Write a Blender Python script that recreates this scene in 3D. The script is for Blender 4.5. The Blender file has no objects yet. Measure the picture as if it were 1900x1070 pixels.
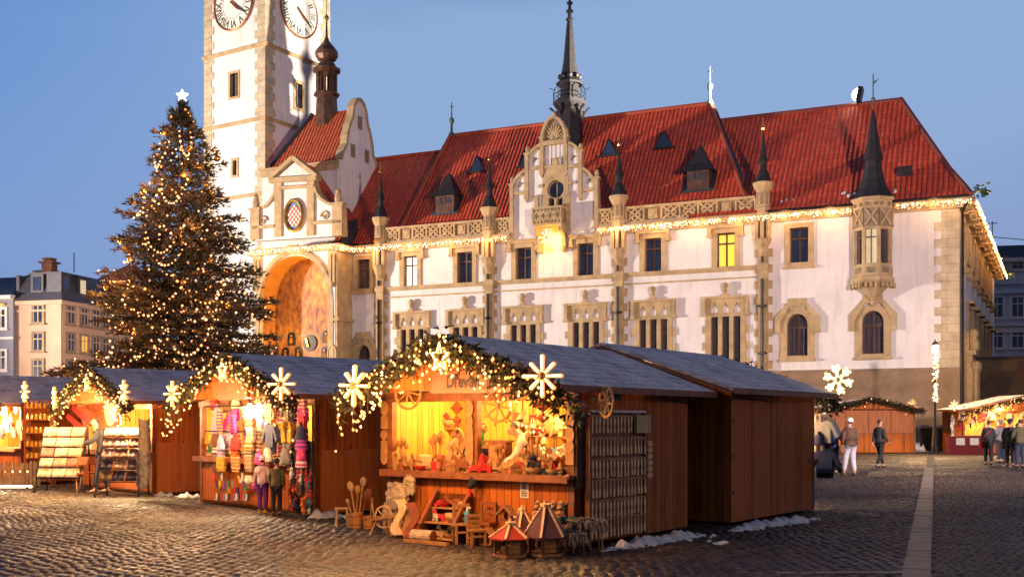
import bpy, math, random
import numpy as np
from mathutils import Vector, Matrix
from mathutils.geometry import tessellate_polygon
random.seed(7); rng = np.random.default_rng(7)
SC = bpy.context.scene; COL = SC.collection
R = math.radians
# ------------------------------------------------------------ camera
cam = bpy.data.cameras.new('camera'); camo = bpy.data.objects.new('camera', cam); COL.objects.link(camo)
EYE = 1.7; FPX = 2000.0; HORIZON = 781.0
cam.sensor_width = 36; cam.lens = 36*FPX/1900; cam.shift_y = (HORIZON-535)/1900
cam.clip_start = .1; cam.clip_end = 2000
camo.location = (0, 0, EYE); camo.rotation_euler = (R(90), 0, 0)
SC.camera = camo
# ------------------------------------------------------------ dusk sky
SC.view_settings.view_transform = 'Standard'; SC.view_settings.look = 'None'
SC.view_settings.gamma = 1; SC.view_settings.exposure = 0.0
W = bpy.data.worlds.new('World'); SC.world = W; W.use_nodes = True
def make_world():
    nt = W.node_tree; N = nt.nodes; L = nt.links; N.clear()
    out = N.new('ShaderNodeOutputWorld'); bg = N.new('ShaderNodeBackground'); L.new(bg.outputs[0], out.inputs[0])
    tc = N.new('ShaderNodeTexCoord'); sep = N.new('ShaderNodeSeparateXYZ'); L.new(tc.outputs['Generated'], sep.inputs[0])
    nz = N.new('ShaderNodeTexNoise'); nz.inputs['Scale'].default_value = 2.2; nz.inputs['Detail'].default_value = 4
    mp = N.new('ShaderNodeMapping'); mp.inputs['Scale'].default_value = (1, 1, 3.5)
    L.new(tc.outputs['Generated'], mp.inputs[0]); L.new(mp.outputs[0], nz.inputs[0])
    a = N.new('ShaderNodeMath'); a.operation = 'MULTIPLY_ADD'; a.inputs[1].default_value = .17
    L.new(nz.outputs[0], a.inputs[0]); L.new(sep.outputs['Z'], a.inputs[2])
    x = N.new('ShaderNodeMath'); x.operation = 'MULTIPLY_ADD'; x.inputs[1].default_value = -.05
    L.new(sep.outputs['X'], x.inputs[0]); L.new(a.outputs[0], x.inputs[2])
    r = N.new('ShaderNodeValToRGB'); L.new(x.outputs[0], r.inputs[0]); e = r.color_ramp.elements
    stops = [(0.0, (.30, .26, .40)), (.10, (.28, .275, .465)), (.19, (.245, .345, .615)), (.30, (.285, .42, .69)),
             (.44, (.275, .43, .71)), (.56, (.085, .18, .46)), (1.0, (.02, .045, .15))]
    e[0].position, e[0].color = stops[0][0], (*stops[0][1], 1); e[1].position, e[1].color = stops[-1][0], (*stops[-1][1], 1)
    for p, c in stops[1:-1]:
        k = e.new(p); k.color = (*c, 1)
    # deeper blue toward the left of the view
    f = N.new('ShaderNodeMath'); f.operation = 'MULTIPLY_ADD'; f.use_clamp = True; f.inputs[1].default_value = -2.6; f.inputs[2].default_value = -.36; L.new(sep.outputs['X'], f.inputs[0])
    fz = N.new('ShaderNodeMath'); fz.operation = 'MULTIPLY'; fz.use_clamp = True; fz.inputs[1].default_value = 3.2; L.new(sep.outputs['Z'], fz.inputs[0])
    ff = N.new('ShaderNodeMath'); ff.operation = 'MULTIPLY'; L.new(f.outputs[0], ff.inputs[0]); L.new(fz.outputs[0], ff.inputs[1])
    mb_ = N.new('ShaderNodeMixRGB'); L.new(ff.outputs[0], mb_.inputs[0]); L.new(r.outputs[0], mb_.inputs[1]); mb_.inputs[2].default_value = (.115, .27, .66, 1)
    sky = N.new('ShaderNodeTexSky'); sky.sky_type = 'NISHITA'; sky.sun_disc = False
    sky.sun_elevation = R(1.0); sky.sun_rotation = R(200)
    mx = N.new('ShaderNodeMixRGB'); mx.blend_type = 'ADD'; mx.inputs[0].default_value = .008
    L.new(mb_.outputs[0], mx.inputs[1]); L.new(sky.outputs[0], mx.inputs[2])
    dk_ = N.new('ShaderNodeMapRange'); dk_.inputs['From Min'].default_value = -.25; dk_.inputs['From Max'].default_value = .5; dk_.inputs['To Min'].default_value = .36; dk_.inputs['To Max'].default_value = 1.0; L.new(sep.outputs['Y'], dk_.inputs['Value'])
    dm = N.new('ShaderNodeMixRGB'); dm.blend_type = 'MULTIPLY'; dm.inputs[0].default_value = 1; L.new(mx.outputs[0], dm.inputs[1]); L.new(dk_.outputs[0], dm.inputs[2])   # the sky behind is already night
    L.new(dm.outputs[0], bg.inputs[0]); bg.inputs[1].default_value = .95
make_world()
def lamp(name, kind, loc, energy, color, **kw):
    l = bpy.data.lights.new(name, kind); l.energy = energy; l.color = color
    o = bpy.data.objects.new(name, l); COL.objects.link(o); o.location = loc
    aim = kw.pop('aim', None); par = kw.pop('parent', None)
    for k, v in kw.items(): setattr(l, k, v)
    if aim is not None:
        o.rotation_euler = (Vector(aim)-Vector(loc)).to_track_quat('-Z', 'Y').to_euler()
    if par: o.parent = par
    return o
# last daylight from high up behind the camera (very weak, soft)
lamp('dusk_sun', 'SUN', (0, 0, 60), .12, (.8, .85, 1), angle=R(20), aim=(10, 30, 0))
# town hall floodlight on a mast at the left of the square, then an added fill
lamp('facade_spot', 'SPOT', (-74, 66, 5), 345000, (1, .81, .68), aim=(-2, 75, 17), spot_size=R(70), spot_blend=.55, shadow_soft_size=1.1)
lamp('facade_spot', 'SPOT', (22, 6, 9), 105000, (1, .75, .70), aim=(-3, 76, 15), spot_size=R(62), spot_blend=.55, shadow_soft_size=1.2)  # unseen fill spot, added to soften the facade shadows
# ------------------------------------------------------------ geometry helpers
class Frame:
    """plan frame: a along u, b outward (toward the viewer), z up"""
    def __init__(s, O, u):
        n = math.hypot(*u); s.O = O; s.u = (u[0]/n, u[1]/n); s.v = (-s.u[1], s.u[0])
        s.ang = math.atan2(s.u[1], s.u[0])
    def at(s, px, py=HORIZON, b=0.0):
        t = (px-950)/FPX
        a = (s.O[0]+b*s.v[0]-t*(s.O[1]+b*s.v[1]))/(t*s.u[1]-s.u[0])
        Y = s.O[1]+a*s.u[1]+b*s.v[1]
        return a, EYE+(HORIZON-py)*Y/FPX
    def side(s, px, py=HORIZON, a=0.0):
        t = (px-950)/FPX
        b = (t*(s.O[1]+a*s.u[1])-s.O[0]-a*s.u[0])/(s.v[0]-t*s.v[1])
        Y = s.O[1]+a*s.u[1]+b*s.v[1]
        return b, EYE+(HORIZON-py)*Y/FPX
    def w(s, a, b, z): return Vector((s.O[0]+a*s.u[0]+b*s.v[0], s.O[1]+a*s.u[1]+b*s.v[1], z))
    def inv(s, P):
        x, y = P[0]-s.O[0], P[1]-s.O[1]
        return x*s.u[0]+y*s.u[1], x*s.v[0]+y*s.v[1]
def gp(px, py):
    Y = EYE*FPX/(py-HORIZON); return Vector(((px-950)/FPX*Y, Y, 0))
def sp(px, py, Y): return Vector(((px-950)/FPX*Y, Y, EYE+(HORIZON-py)*Y/FPX))

class MB:
    def __init__(s): s.v = []; s.f = []; s.m = []; s.cm = 0; s.sm = []; s.smooth = False
    def face(s, idx, m=None): s.f.append(tuple(idx)); s.m.append(s.cm if m is None else m); s.sm.append(s.smooth)
    def add(s, pts):
        n = len(s.v); s.v += [tuple(p) for p in pts]; return n
    def quad(s, a, b, c, d, m=None):
        n = s.add((a, b, c, d)); s.face((n, n+1, n+2, n+3), m); return s
    def poly(s, pts, m=None):
        n = s.add(pts); s.face(range(n, n+len(pts)), m); return s
    def box(s, x0, x1, y0, y1, z0, z1, m=None):
        if x0 > x1: x0, x1 = x1, x0
        if y0 > y1: y0, y1 = y1, y0
        if z0 > z1: z0, z1 = z1, z0
        n = s.add([(x0,y0,z0),(x1,y0,z0),(x1,y1,z0),(x0,y1,z0),(x0,y0,z1),(x1,y0,z1),(x1,y1,z1),(x0,y1,z1)])
        for q in ((0,3,2,1),(4,5,6,7),(0,1,5,4),(1,2,6,5),(2,3,7,6),(3,0,4,7)): s.face([n+i for i in q], m)
        return s
    def cbox(s, c, size, rot=None, m=None):
        """box of given size centred at c with optional rotation matrix"""
        hx, hy, hz = size[0]/2, size[1]/2, size[2]/2
        P = [Vector(p) for p in ((-hx,-hy,-hz),(hx,-hy,-hz),(hx,hy,-hz),(-hx,hy,-hz),(-hx,-hy,hz),(hx,-hy,hz),(hx,hy,hz),(-hx,hy,hz))]
        if rot is not None: P = [rot @ p for p in P]
        n = s.add([p+Vector(c) for p in P])
        for q in ((0,3,2,1),(4,5,6,7),(0,1,5,4),(1,2,6,5),(2,3,7,6),(3,0,4,7)): s.face([n+i for i in q], m)
        return s
    def bar(s, p, q, w, h=None, m=None, up=(0,0,1)):
        h = w if h is None else h
        p = Vector(p); q = Vector(q); d = q-p; L = d.length
        if L < 1e-6: return s
        x = d/L; y = Vector(up).cross(x)
        if y.length < 1e-3: y = Vector((0,1,0)).cross(x)
        y.normalize(); z = x.cross(y)
        return s.cbox((p+q)/2, (L, w, h), Matrix((x, y, z)).transposed(), m)
    def prism(s, pts, d0, d1, m=None, ax='y', side=None):
        """polygon in the (x,z) plane (ax y) or (y,z) plane (ax x) or (x,y) plane (ax z), extruded"""
        def P(p, d):
            return (p[0], d, p[1]) if ax == 'y' else (d, p[0], p[1]) if ax == 'x' else (p[0], p[1], d)
        k = len(pts); n = s.add([P(p, d0) for p in pts]+[P(p, d1) for p in pts])
        s.face(range(n, n+k), m); s.face(range(n+2*k-1, n+k-1, -1), m)
        for i in range(k):
            j = (i+1) % k; s.face((n+i, n+j, n+k+j, n+k+i), m if side is None else side)
        return s
    def tube(s, pts, r, seg=6, closed=False, m=None, cap=True):
        pts = [Vector(p) for p in pts]; k = len(pts); rr = r if hasattr(r, '__len__') else [r]*k
        rings = []; prev = None
        for i, p in enumerate(pts):
            if closed: t = pts[(i+1) % k]-pts[i-1]
            else: t = pts[min(i+1, k-1)]-pts[max(i-1, 0)]
            if t.length < 1e-9: t = Vector((0,0,1))
            t.normalize()
            x = prev-t*prev.dot(t) if prev is not None else (Vector((0,0,1)).cross(t) if abs(t.z) < .9 else Vector((1,0,0)).cross(t))
            if x.length < 1e-6: x = Vector((1,0,0)).cross(t)
            x.normalize(); prev = x; y = t.cross(x)
            rings.append(s.add([p+(x*math.cos(2*math.pi*j/seg)+y*math.sin(2*math.pi*j/seg))*rr[i] for j in range(seg)]))
        for i in range(k if closed else k-1):
            a, b = rings[i], rings[(i+1) % k]
            for j in range(seg):
                l = (j+1) % seg; s.face((a+j, a+l, b+l, b+j), m)
        if cap and not closed:
            s.face([rings[0]+j for j in range(seg-1, -1, -1)], m); s.face([rings[-1]+j for j in range(seg)], m)
        return s
    def lathe(s, prof, c=(0,0,0), seg=12, m=None, rot=None, sq=None, ph=0, sx=1, sy=1):
        """revolve [(r,z)...] about the z axis at c"""
        rings = []
        for r, z in prof:
            P = [Vector((r*sx*math.cos(2*math.pi*(j+ph)/seg), r*sy*math.sin(2*math.pi*(j+ph)/seg), z)) for j in range(seg)]
            if rot is not None: P = [rot @ p for p in P]
            rings.append(s.add([p+Vector(c) for p in P]))
        for i in range(len(prof)-1):
            a, b = rings[i], rings[i+1]
            for j in range(seg):
                l = (j+1) % seg; s.face((a+j, a+l, b+l, b+j), m)
        if prof[0][0] > 1e-4: s.face([rings[0]+j for j in range(seg-1, -1, -1)], m)
        if prof[-1][0] > 1e-4: s.face([rings[-1]+j for j in range(seg)], m)
        return s
    def ball(s, c, r, seg=8, rings=5, m=None, sz=1, sx=1, sy=1):
        pr = [(r*math.sin(math.pi*i/rings) if 0 < i < rings else 0.0, -r*sz*math.cos(math.pi*i/rings)) for i in range(rings+1)]
        return s.lathe(pr, c, seg, m, sx=sx, sy=sy)
    def octa(s, c, r, m=None):
        x, y, z = c
        n = s.add([(x+r,y,z),(x-r,y,z),(x,y+r,z),(x,y-r,z),(x,y,z+r),(x,y,z-r)])
        for q in ((0,2,4),(2,1,4),(1,3,4),(3,0,4),(2,0,5),(1,2,5),(3,1,5),(0,3,5)): s.face([n+i for i in q], m)
        return s
    def holed(s, outer, holes, d, depth, m=None, rm=None, ax='y', back=True):
        """wall polygon (x,z) at y=d with hole loops and reveals going inward to d-depth"""
        def P(p, dd): return (p[0], dd, p[1]) if ax == 'y' else (dd, p[0], p[1])
        loops = [outer]+list(holes)
        tri = tessellate_polygon([[Vector((p[0], p[1], 0)) for p in l] for l in loops])
        flat = [p for l in loops for p in l]
        n = s.add([P(p, d) for p in flat])
        for t in tri: s.face([n+i for i in t], m)
        for h in loops[0 if back else 1:]:
            k = len(h); n = s.add([P(p, d) for p in h]+[P(p, d-depth) for p in h])
            for i in range(k):
                j = (i+1) % k; s.face((n+i, n+j, n+k+j, n+k+i), rm if rm is not None else m)
        return s
    def xform(s, M, start=0):
        s.v[start:] = [tuple(M @ Vector(p)) for p in s.v[start:]]; return s
    def mesh(s, name, mats):
        me = bpy.data.meshes.new(name); me.from_pydata(s.v, [], s.f)
        for m in (mats if isinstance(mats, (list, tuple)) else [mats]): me.materials.append(m)
        me.polygons.foreach_set('material_index', s.m)
        me.polygons.foreach_set('use_smooth', s.sm)
        me.update(); return me
    def build(s, name, mats, parent=None, loc=None, rotz=0, **tags):
        o = bpy.data.objects.new(name, s.mesh(name, mats)); COL.objects.link(o)
        if parent is not None: o.parent = parent
        if loc is not None: o.location = loc
        if rotz: o.rotation_euler = (0, 0, rotz)
        tag(o, **tags); return o
def tag(o, label=None, cat=None, group=None, kind=None):
    if label: o['label'] = label
    if cat: o['category'] = cat
    if group: o['group'] = group
    if kind: o['kind'] = kind
    return o
def thing(name, label, cat, loc=(0,0,0), rotz=0, group=None):
    o = bpy.data.objects.new(name, None); COL.objects.link(o); o.empty_display_size = .3
    o.location = loc; o.rotation_euler = (0, 0, rotz)
    return tag(o, label, cat, group)
def fthing(fr, name, label, cat, group=None): return thing(name, label, cat, (fr.O[0], fr.O[1], 0), fr.ang, group)
def copy_tree(o, parent=None):
    c = o.copy(); COL.objects.link(c)
    if parent is not None: c.parent = parent
    for ch in o.children: copy_tree(ch, c)
    return c
def dup(o, loc, rot=None, label=None, group=None, mats=None):
    """copy a thing; mats = material override on the copied thing / its parts"""
    c = copy_tree(o); c.location = loc
    if rot is not None: c.rotation_euler = rot if hasattr(rot, '__len__') else (0, 0, rot)
    if label: c['label'] = label
    if group: c['group'] = group
    if mats:
        for i, m in enumerate(mats):
            if i < len(c.material_slots):
                c.material_slots[i].link = 'OBJECT'; c.material_slots[i].material = m
    return c
def arc(cx, cz, rx, rz, a0, a1, n): return [(cx+rx*math.cos(R(a0+(a1-a0)*i/n)), cz+rz*math.sin(R(a0+(a1-a0)*i/n))) for i in range(n+1)]
_txt = {}
def text_geo(body, size, bold=0):
    key = (body, size, bold)
    if key not in _txt:
        cu = bpy.data.curves.new('t', 'FONT'); cu.body = body; cu.size = size; cu.offset = bold; cu.align_x = 'CENTER'; cu.align_y = 'CENTER'; cu.resolution_u = 3
        ob = bpy.data.objects.new('t', cu); COL.objects.link(ob)
        dg = bpy.context.evaluated_depsgraph_get(); dg.update(); me = ob.evaluated_get(dg).to_mesh()
        _txt[key] = ([tuple(v.co) for v in me.vertices], [tuple(p.vertices) for p in me.polygons])
        ob.evaluated_get(dg).to_mesh_clear(); bpy.data.objects.remove(ob); bpy.data.curves.remove(cu)
    return _txt[key]
def add_text(mb, body, size, M, m=None, bold=0):
    V, Fc = text_geo(body, size, bold); n = mb.add([M @ Vector(v) for v in V])
    for f in Fc: mb.face([n+i for i in f], m)
# ------------------------------------------------------------ materials
def mat(name, col, rough=.7, metal=0, var=.25, scale=3.0, bump=.0, bscale=None, emit=None, estr=0, spec=None, stretch=None, col2=None, sample=True, trans=0):
    m = bpy.data.materials.new(name); m.use_nodes = True; nt = m.node_tree; N = nt.nodes; L = nt.links
    b = N['Principled BSDF']; b.inputs['Roughness'].default_value = rough; b.inputs['Metallic'].default_value = metal
    if spec is not None: b.inputs['Specular IOR Level'].default_value = spec
    if trans: b.inputs['Transmission Weight'].default_value = trans
    tc = N.new('ShaderNodeTexCoord'); mp = N.new('ShaderNodeMapping'); L.new(tc.outputs['Object'], mp.inputs[0])
    if stretch: mp.inputs['Scale'].default_value = stretch
    nz = N.new('ShaderNodeTexNoise'); nz.inputs['Scale'].default_value = scale; nz.inputs['Detail'].default_value = 6; nz.inputs['Roughness'].default_value = .6
    L.new(mp.outputs[0], nz.inputs[0])
    rp = N.new('ShaderNodeValToRGB'); e = rp.color_ramp.elements
    c2 = col2 if col2 else tuple(max(0, c*(1-var)) for c in col); c1 = col if col2 else tuple(min(1, c*(1+var*.5)) for c in col)
    e[0].position = .32; e[0].color = (*c2, 1); e[1].position = .68; e[1].color = (*c1, 1)
    L.new(nz.outputs[0], rp.inputs[0]); L.new(rp.outputs[0], b.inputs['Base Color'])
    if bump:
        n2 = N.new('ShaderNodeTexNoise'); n2.inputs['Scale'].default_value = bscale or scale*6; n2.inputs['Detail'].default_value = 5
        L.new(mp.outputs[0], n2.inputs[0]); bp = N.new('ShaderNodeBump'); bp.inputs['Strength'].default_value = bump; bp.inputs['Distance'].default_value = .03
        L.new(n2.outputs[0], bp.inputs['Height']); L.new(bp.outputs[0], b.inputs['Normal'])
    if emit:
        b.inputs['Emission Color'].default_value = (*emit, 1); b.inputs['Emission Strength'].default_value = estr
        if not sample: m.cycles.emission_sampling = 'NONE'
    return m
def nodes_of(m): return m.node_tree.nodes, m.node_tree.links, m.node_tree.nodes['Principled BSDF']
def mat_planks(name, c1, c2, width=.13, rough=.6, axis='xy', bump=.5, stain=.5):
    """boards running vertically: dark joints, grain stretched along z, tone per board"""
    m = bpy.data.materials.new(name); m.use_nodes = True; N, L, b = nodes_of(m)
    tc = N.new('ShaderNodeTexCoord'); sp_ = N.new('ShaderNodeSeparateXYZ'); L.new(tc.outputs['Object'], sp_.inputs[0])
    u = N.new('ShaderNodeMath'); u.operation = 'ADD'; L.new(sp_.outputs['X'], u.inputs[0]); L.new(sp_.outputs['Y'], u.inputs[1])
    src = u.outputs[0]
    if axis == 'z': src = sp_.outputs['Z']
    k = N.new('ShaderNodeMath'); k.operation = 'DIVIDE'; L.new(src, k.inputs[0]); k.inputs[1].default_value = width
    fl = N.new('ShaderNodeMath'); fl.operation = 'FLOOR'; L.new(k.outputs[0], fl.inputs[0])
    fr = N.new('ShaderNodeMath'); fr.operation = 'FRACT'; L.new(k.outputs[0], fr.inputs[0])
    wn = N.new('ShaderNodeTexWhiteNoise'); wn.noise_dimensions = '1D'; L.new(fl.outputs[0], wn.inputs['W'])
    mp = N.new('ShaderNodeMapping'); mp.inputs['Scale'].default_value = (9, 9, .8) if axis != 'z' else (.8, .8, 9); L.new(tc.outputs['Object'], mp.inputs[0])
    nz = N.new('ShaderNodeTexNoise'); nz.inputs['Scale'].default_value = 2.2; nz.inputs['Detail'].default_value = 7; nz.inputs['Roughness'].default_value = .65; L.new(mp.outputs[0], nz.inputs[0])
    n3 = N.new('ShaderNodeTexNoise'); n3.inputs['Scale'].default_value = .9; n3.inputs['Detail'].default_value = 4; L.new(tc.outputs['Object'], n3.inputs[0])
    s1 = N.new('ShaderNodeMath'); s1.operation = 'MULTIPLY_ADD'; L.new(wn.outputs[0], s1.inputs[0]); s1.inputs[1].default_value = .55; L.new(nz.outputs[0], s1.inputs[2])
    s2 = N.new('ShaderNodeMath'); s2.operation = 'MULTIPLY_ADD'; L.new(n3.outputs[0], s2.inputs[0]); s2.inputs[1].default_value = stain; L.new(s1.outputs[0], s2.inputs[2])
    rp = N.new('ShaderNodeValToRGB'); e = rp.color_ramp.elements; e[0].position = .6; e[0].color = (*c2, 1); e[1].position = 1.12; e[1].color = (*c1, 1)
    L.new(s2.outputs[0], rp.inputs[0])
    vk = N.new('ShaderNodeTexVoronoi'); vk.inputs['Scale'].default_value = 1.0; km = N.new('ShaderNodeMapping'); km.inputs['Scale'].default_value = (3.4, 3.4, 1.9); L.new(tc.outputs['Object'], km.inputs[0]); L.new(km.outputs[0], vk.inputs[0])   # knots
    kr = N.new('ShaderNodeMapRange'); kr.inputs['From Min'].default_value = .05; kr.inputs['From Max'].default_value = .13; kr.inputs['To Min'].default_value = .8; kr.inputs['To Max'].default_value = 0; L.new(vk.outputs['Distance'], kr.inputs['Value'])
    kx = N.new('ShaderNodeMixRGB'); L.new(kr.outputs[0], kx.inputs[0]); L.new(rp.outputs[0], kx.inputs[1]); kx.inputs[2].default_value = (c2[0]*.4, c2[1]*.35, c2[2]*.35, 1)
    g = N.new('ShaderNodeMath'); g.operation = 'LESS_THAN'; L.new(fr.outputs[0], g.inputs[0]); g.inputs[1].default_value = .07
    mx = N.new('ShaderNodeMixRGB'); L.new(g.outputs[0], mx.inputs[0]); L.new(kx.outputs[0], mx.inputs[1]); mx.inputs[2].default_value = (c2[0]*.3, c2[1]*.3, c2[2]*.3, 1)
    L.new(mx.outputs[0], b.inputs['Base Color']); b.inputs['Roughness'].default_value = rough; b.inputs['Specular IOR Level'].default_value = .18
    h = N.new('ShaderNodeMath'); h.operation = 'SUBTRACT'; L.new(nz.outputs[0], h.inputs[0]); L.new(g.outputs[0], h.inputs[1])
    bp = N.new('ShaderNodeBump'); bp.inputs['Strength'].default_value = bump; bp.inputs['Distance'].default_value = .012; L.new(h.outputs[0], bp.inputs['Height']); L.new(bp.outputs[0], b.inputs['Normal'])
    return m
def mat_tiles(name, c1, c2, axis='X', pitch=.30, row=.36):
    """pantile roof: rounded channels running down the slope, stepped rows"""
    m = bpy.data.materials.new(name); m.use_nodes = True; N, L, b = nodes_of(m)
    tc = N.new('ShaderNodeTexCoord'); sp_ = N.new('ShaderNodeSeparateXYZ'); L.new(tc.outputs['Object'], sp_.inputs[0])
    def M(op, a, b_=None, c=None):
        n = N.new('ShaderNodeMath'); n.operation = op
        for i, q in enumerate((a, b_, c)):
            if q is None: continue
            if isinstance(q, (int, float)): n.inputs[i].default_value = q
            else: L.new(q, n.inputs[i])
        return n.outputs[0]
    nz = N.new('ShaderNodeTexNoise'); nz.inputs['Scale'].default_value = 1.3; nz.inputs['Detail'].default_value = 5; L.new(tc.outputs['Object'], nz.inputs[0])
    x = M('DIVIDE', sp_.outputs[axis], pitch); wob = M('MULTIPLY', nz.outputs[0], .22); x = M('ADD', x, wob)
    z = M('DIVIDE', M('MULTIPLY_ADD', nz.outputs[0], .05, sp_.outputs['Z']), row)
    fx = M('FRACT', x); fz = M('FRACT', z)
    ch = M('SINE', M('MULTIPLY', fx, math.pi))              # 0 at joint, 1 at crown
    stp = M('SUBTRACT', 1.0, fz)
    cx = N.new('ShaderNodeCombineXYZ'); L.new(M('FLOOR', x), cx.inputs[0]); L.new(M('FLOOR', z), cx.inputs[1])
    wn = N.new('ShaderNodeTexWhiteNoise'); wn.noise_dimensions = '2D'; L.new(cx.outputs[0], wn.inputs[0])
    t = M('ADD', M('MULTIPLY', wn.outputs[0], .45), M('MULTIPLY', nz.outputs[0], .75))
    rp = N.new('ShaderNodeValToRGB'); e = rp.color_ramp.elements; e[0].position = .3; e[0].color = (*c2, 1); e[1].position = .95; e[1].color = (*c1, 1); L.new(t, rp.inputs[0])
    g = M('MAXIMUM', M('LESS_THAN', ch, .38), M('MULTIPLY', M('LESS_THAN', fz, .12), .6))
    mx = N.new('ShaderNodeMixRGB'); L.new(g, mx.inputs[0]); L.new(rp.outputs[0], mx.inputs[1]); mx.inputs[2].default_value = (c2[0]*.55, c2[1]*.55, c2[2]*.6, 1)
    L.new(mx.outputs[0], b.inputs['Base Color']); b.inputs['Roughness'].default_value = .62
    h = M('ADD', M('MULTIPLY', ch, 1.0), M('MULTIPLY', stp, .5))
    bp = N.new('ShaderNodeBump'); bp.inputs['Strength'].default_value = .9; bp.inputs['Distance'].default_value = .07; L.new(h, bp.inputs['Height']); L.new(bp.outputs[0], b.inputs['Normal'])
    return m
def mat_brick(name, c1, c2, mortar, bw, bh, rough=.8, msize=.012, off=.5, coords='XZ', bump=.6, ngroove=.5):
    m = bpy.data.materials.new(name); m.use_nodes = True; N, L, b = nodes_of(m)
    tc = N.new('ShaderNodeTexCoord'); s = N.new('ShaderNodeSeparateXYZ'); L.new(tc.outputs['Object'], s.inputs[0]); cb = N.new('ShaderNodeCombineXYZ')
    if coords == 'XZ':
        ad = N.new('ShaderNodeMath'); L.new(s.outputs['X'], ad.inputs[0]); L.new(s.outputs['Y'], ad.inputs[1]); L.new(ad.outputs[0], cb.inputs[0]); L.new(s.outputs['Z'], cb.inputs[1])
    else: L.new(s.outputs['X'], cb.inputs[0]); L.new(s.outputs['Y'], cb.inputs[1])
    nz0 = N.new('ShaderNodeTexNoise'); nz0.inputs['Scale'].default_value = 6; L.new(tc.outputs['Object'], nz0.inputs[0])
    mixv = N.new('ShaderNodeVectorMath'); mixv.operation = 'MULTIPLY_ADD'; mixv.inputs[1].default_value = (.04*bw/.3,)*3; L.new(nz0.outputs['Color'], mixv.inputs[0]); L.new(cb.outputs[0], mixv.inputs[2])
    br = N.new('ShaderNodeTexBrick'); L.new(mixv.outputs[0], br.inputs[0]); br.offset = off
    br.inputs['Scale'].default_value = 1; br.inputs['Brick Width'].default_value = bw; br.inputs['Row Height'].default_value = bh; br.inputs['Mortar Size'].default_value = msize
    br.inputs['Mortar Smooth'].default_value = .4; br.inputs['Color1'].default_value = (*c1, 1); br.inputs['Color2'].default_value = (*c2, 1); br.inputs['Mortar'].default_value = (*mortar, 1)
    nz = N.new('ShaderNodeTexNoise'); nz.inputs['Scale'].default_value = 1.2; nz.inputs['Detail'].default_value = 7; L.new(tc.outputs['Object'], nz.inputs[0])
    rp = N.new('ShaderNodeValToRGB'); rp.color_ramp.elements[0].color = (.62, .62, .62, 1); rp.color_ramp.elements[0].position = .3; rp.color_ramp.elements[1].position = .7; L.new(nz.outputs[0], rp.inputs[0])
    mx = N.new('ShaderNodeMixRGB'); mx.blend_type = 'MULTIPLY'; mx.inputs[0].default_value = 1; L.new(br.outputs['Color'], mx.inputs[1]); L.new(rp.outputs[0], mx.inputs[2])
    L.new(mx.outputs[0], b.inputs['Base Color']); b.inputs['Roughness'].default_value = rough
    ml = N.new('ShaderNodeMath'); ml.operation = 'MULTIPLY_ADD'; L.new(br.outputs['Fac'], ml.inputs[0]); ml.inputs[1].default_value = -1.0
    n4 = N.new('ShaderNodeTexNoise'); n4.inputs['Scale'].default_value = 14; n4.inputs['Detail'].default_value = 5; L.new(tc.outputs['Object'], n4.inputs[0]); sc = N.new('ShaderNodeMath'); sc.operation = 'MULTIPLY'; L.new(n4.outputs[0], sc.inputs[0]); sc.inputs[1].default_value = ngroove; L.new(sc.outputs[0], ml.inputs[2])
    bp = N.new('ShaderNodeBump'); bp.inputs['Strength'].default_value = bump; bp.inputs['Distance'].default_value = .03; L.new(ml.outputs[0], bp.inputs['Height']); L.new(bp.outputs[0], b.inputs['Normal'])
    return m
M = {}
M['plaster'] = mat('white_plaster', (.76, .71, .68), .85, var=.10, scale=.8, bump=.12, bscale=20)
def weather(m, tint=(.50, .45, .41)):
    N, L, b = nodes_of(m); src = b.inputs['Base Color'].links[0].from_socket; tc = N.new('ShaderNodeTexCoord'); mp = N.new('ShaderNodeMapping'); mp.inputs['Scale'].default_value = (1.3, 1.3, .16); L.new(tc.outputs['Object'], mp.inputs[0])
    n = N.new('ShaderNodeTexNoise'); n.inputs['Scale'].default_value = 1.6; n.inputs['Detail'].default_value = 8; n.inputs['Roughness'].default_value = .62; L.new(mp.outputs[0], n.inputs[0]); r = N.new('ShaderNodeValToRGB'); r.color_ramp.elements[0].position = .5; r.color_ramp.elements[1].position = .78; L.new(n.outputs[0], r.inputs[0])
    x = N.new('ShaderNodeMixRGB'); f = N.new('ShaderNodeMath'); f.operation = 'MULTIPLY'; f.inputs[1].default_value = .75; L.new(r.outputs[0], f.inputs[0]); L.new(f.outputs[0], x.inputs[0]); L.new(src, x.inputs[1]); x.inputs[2].default_value = (*tint, 1); L.new(x.outputs[0], b.inputs['Base Color'])
weather(M['plaster'])
M['stone'] = mat('sandstone', (.47, .335, .175), .8, var=.30, scale=1.6, bump=.3, bscale=14)
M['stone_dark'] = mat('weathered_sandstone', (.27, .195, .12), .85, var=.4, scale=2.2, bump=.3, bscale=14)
M['rustic'] = mat_brick('rusticated_base', (.34, .22, .125), (.31, .20, .115), (.14, .09, .055), 60, .48, msize=.022)
M['quoin'] = mat_brick('quoin_stone', (.62, .51, .34), (.58, .47, .31), (.36, .28, .18), 1.6, .5, msize=.016)
M['tiles'] = mat_tiles('red_roof_tiles', (.74, .10, .032), (.47, .047, .018))
M['tiles_y'] = mat_tiles('red_roof_tiles_side', (.74, .10, .032), (.47, .047, .018), axis='Y')
M['tiles_o'] = mat_tiles('orange_roof_tiles', (.62, .13, .04), (.42, .065, .02))
M['copper'] = mat('dark_copper', (.02, .018, .022), .65, .2, var=.5, scale=3, bump=.15)
M['copper_b'] = mat('brown_copper', (.14, .07, .045), .45, .4, var=.5, scale=2.4, bump=.15)
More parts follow.
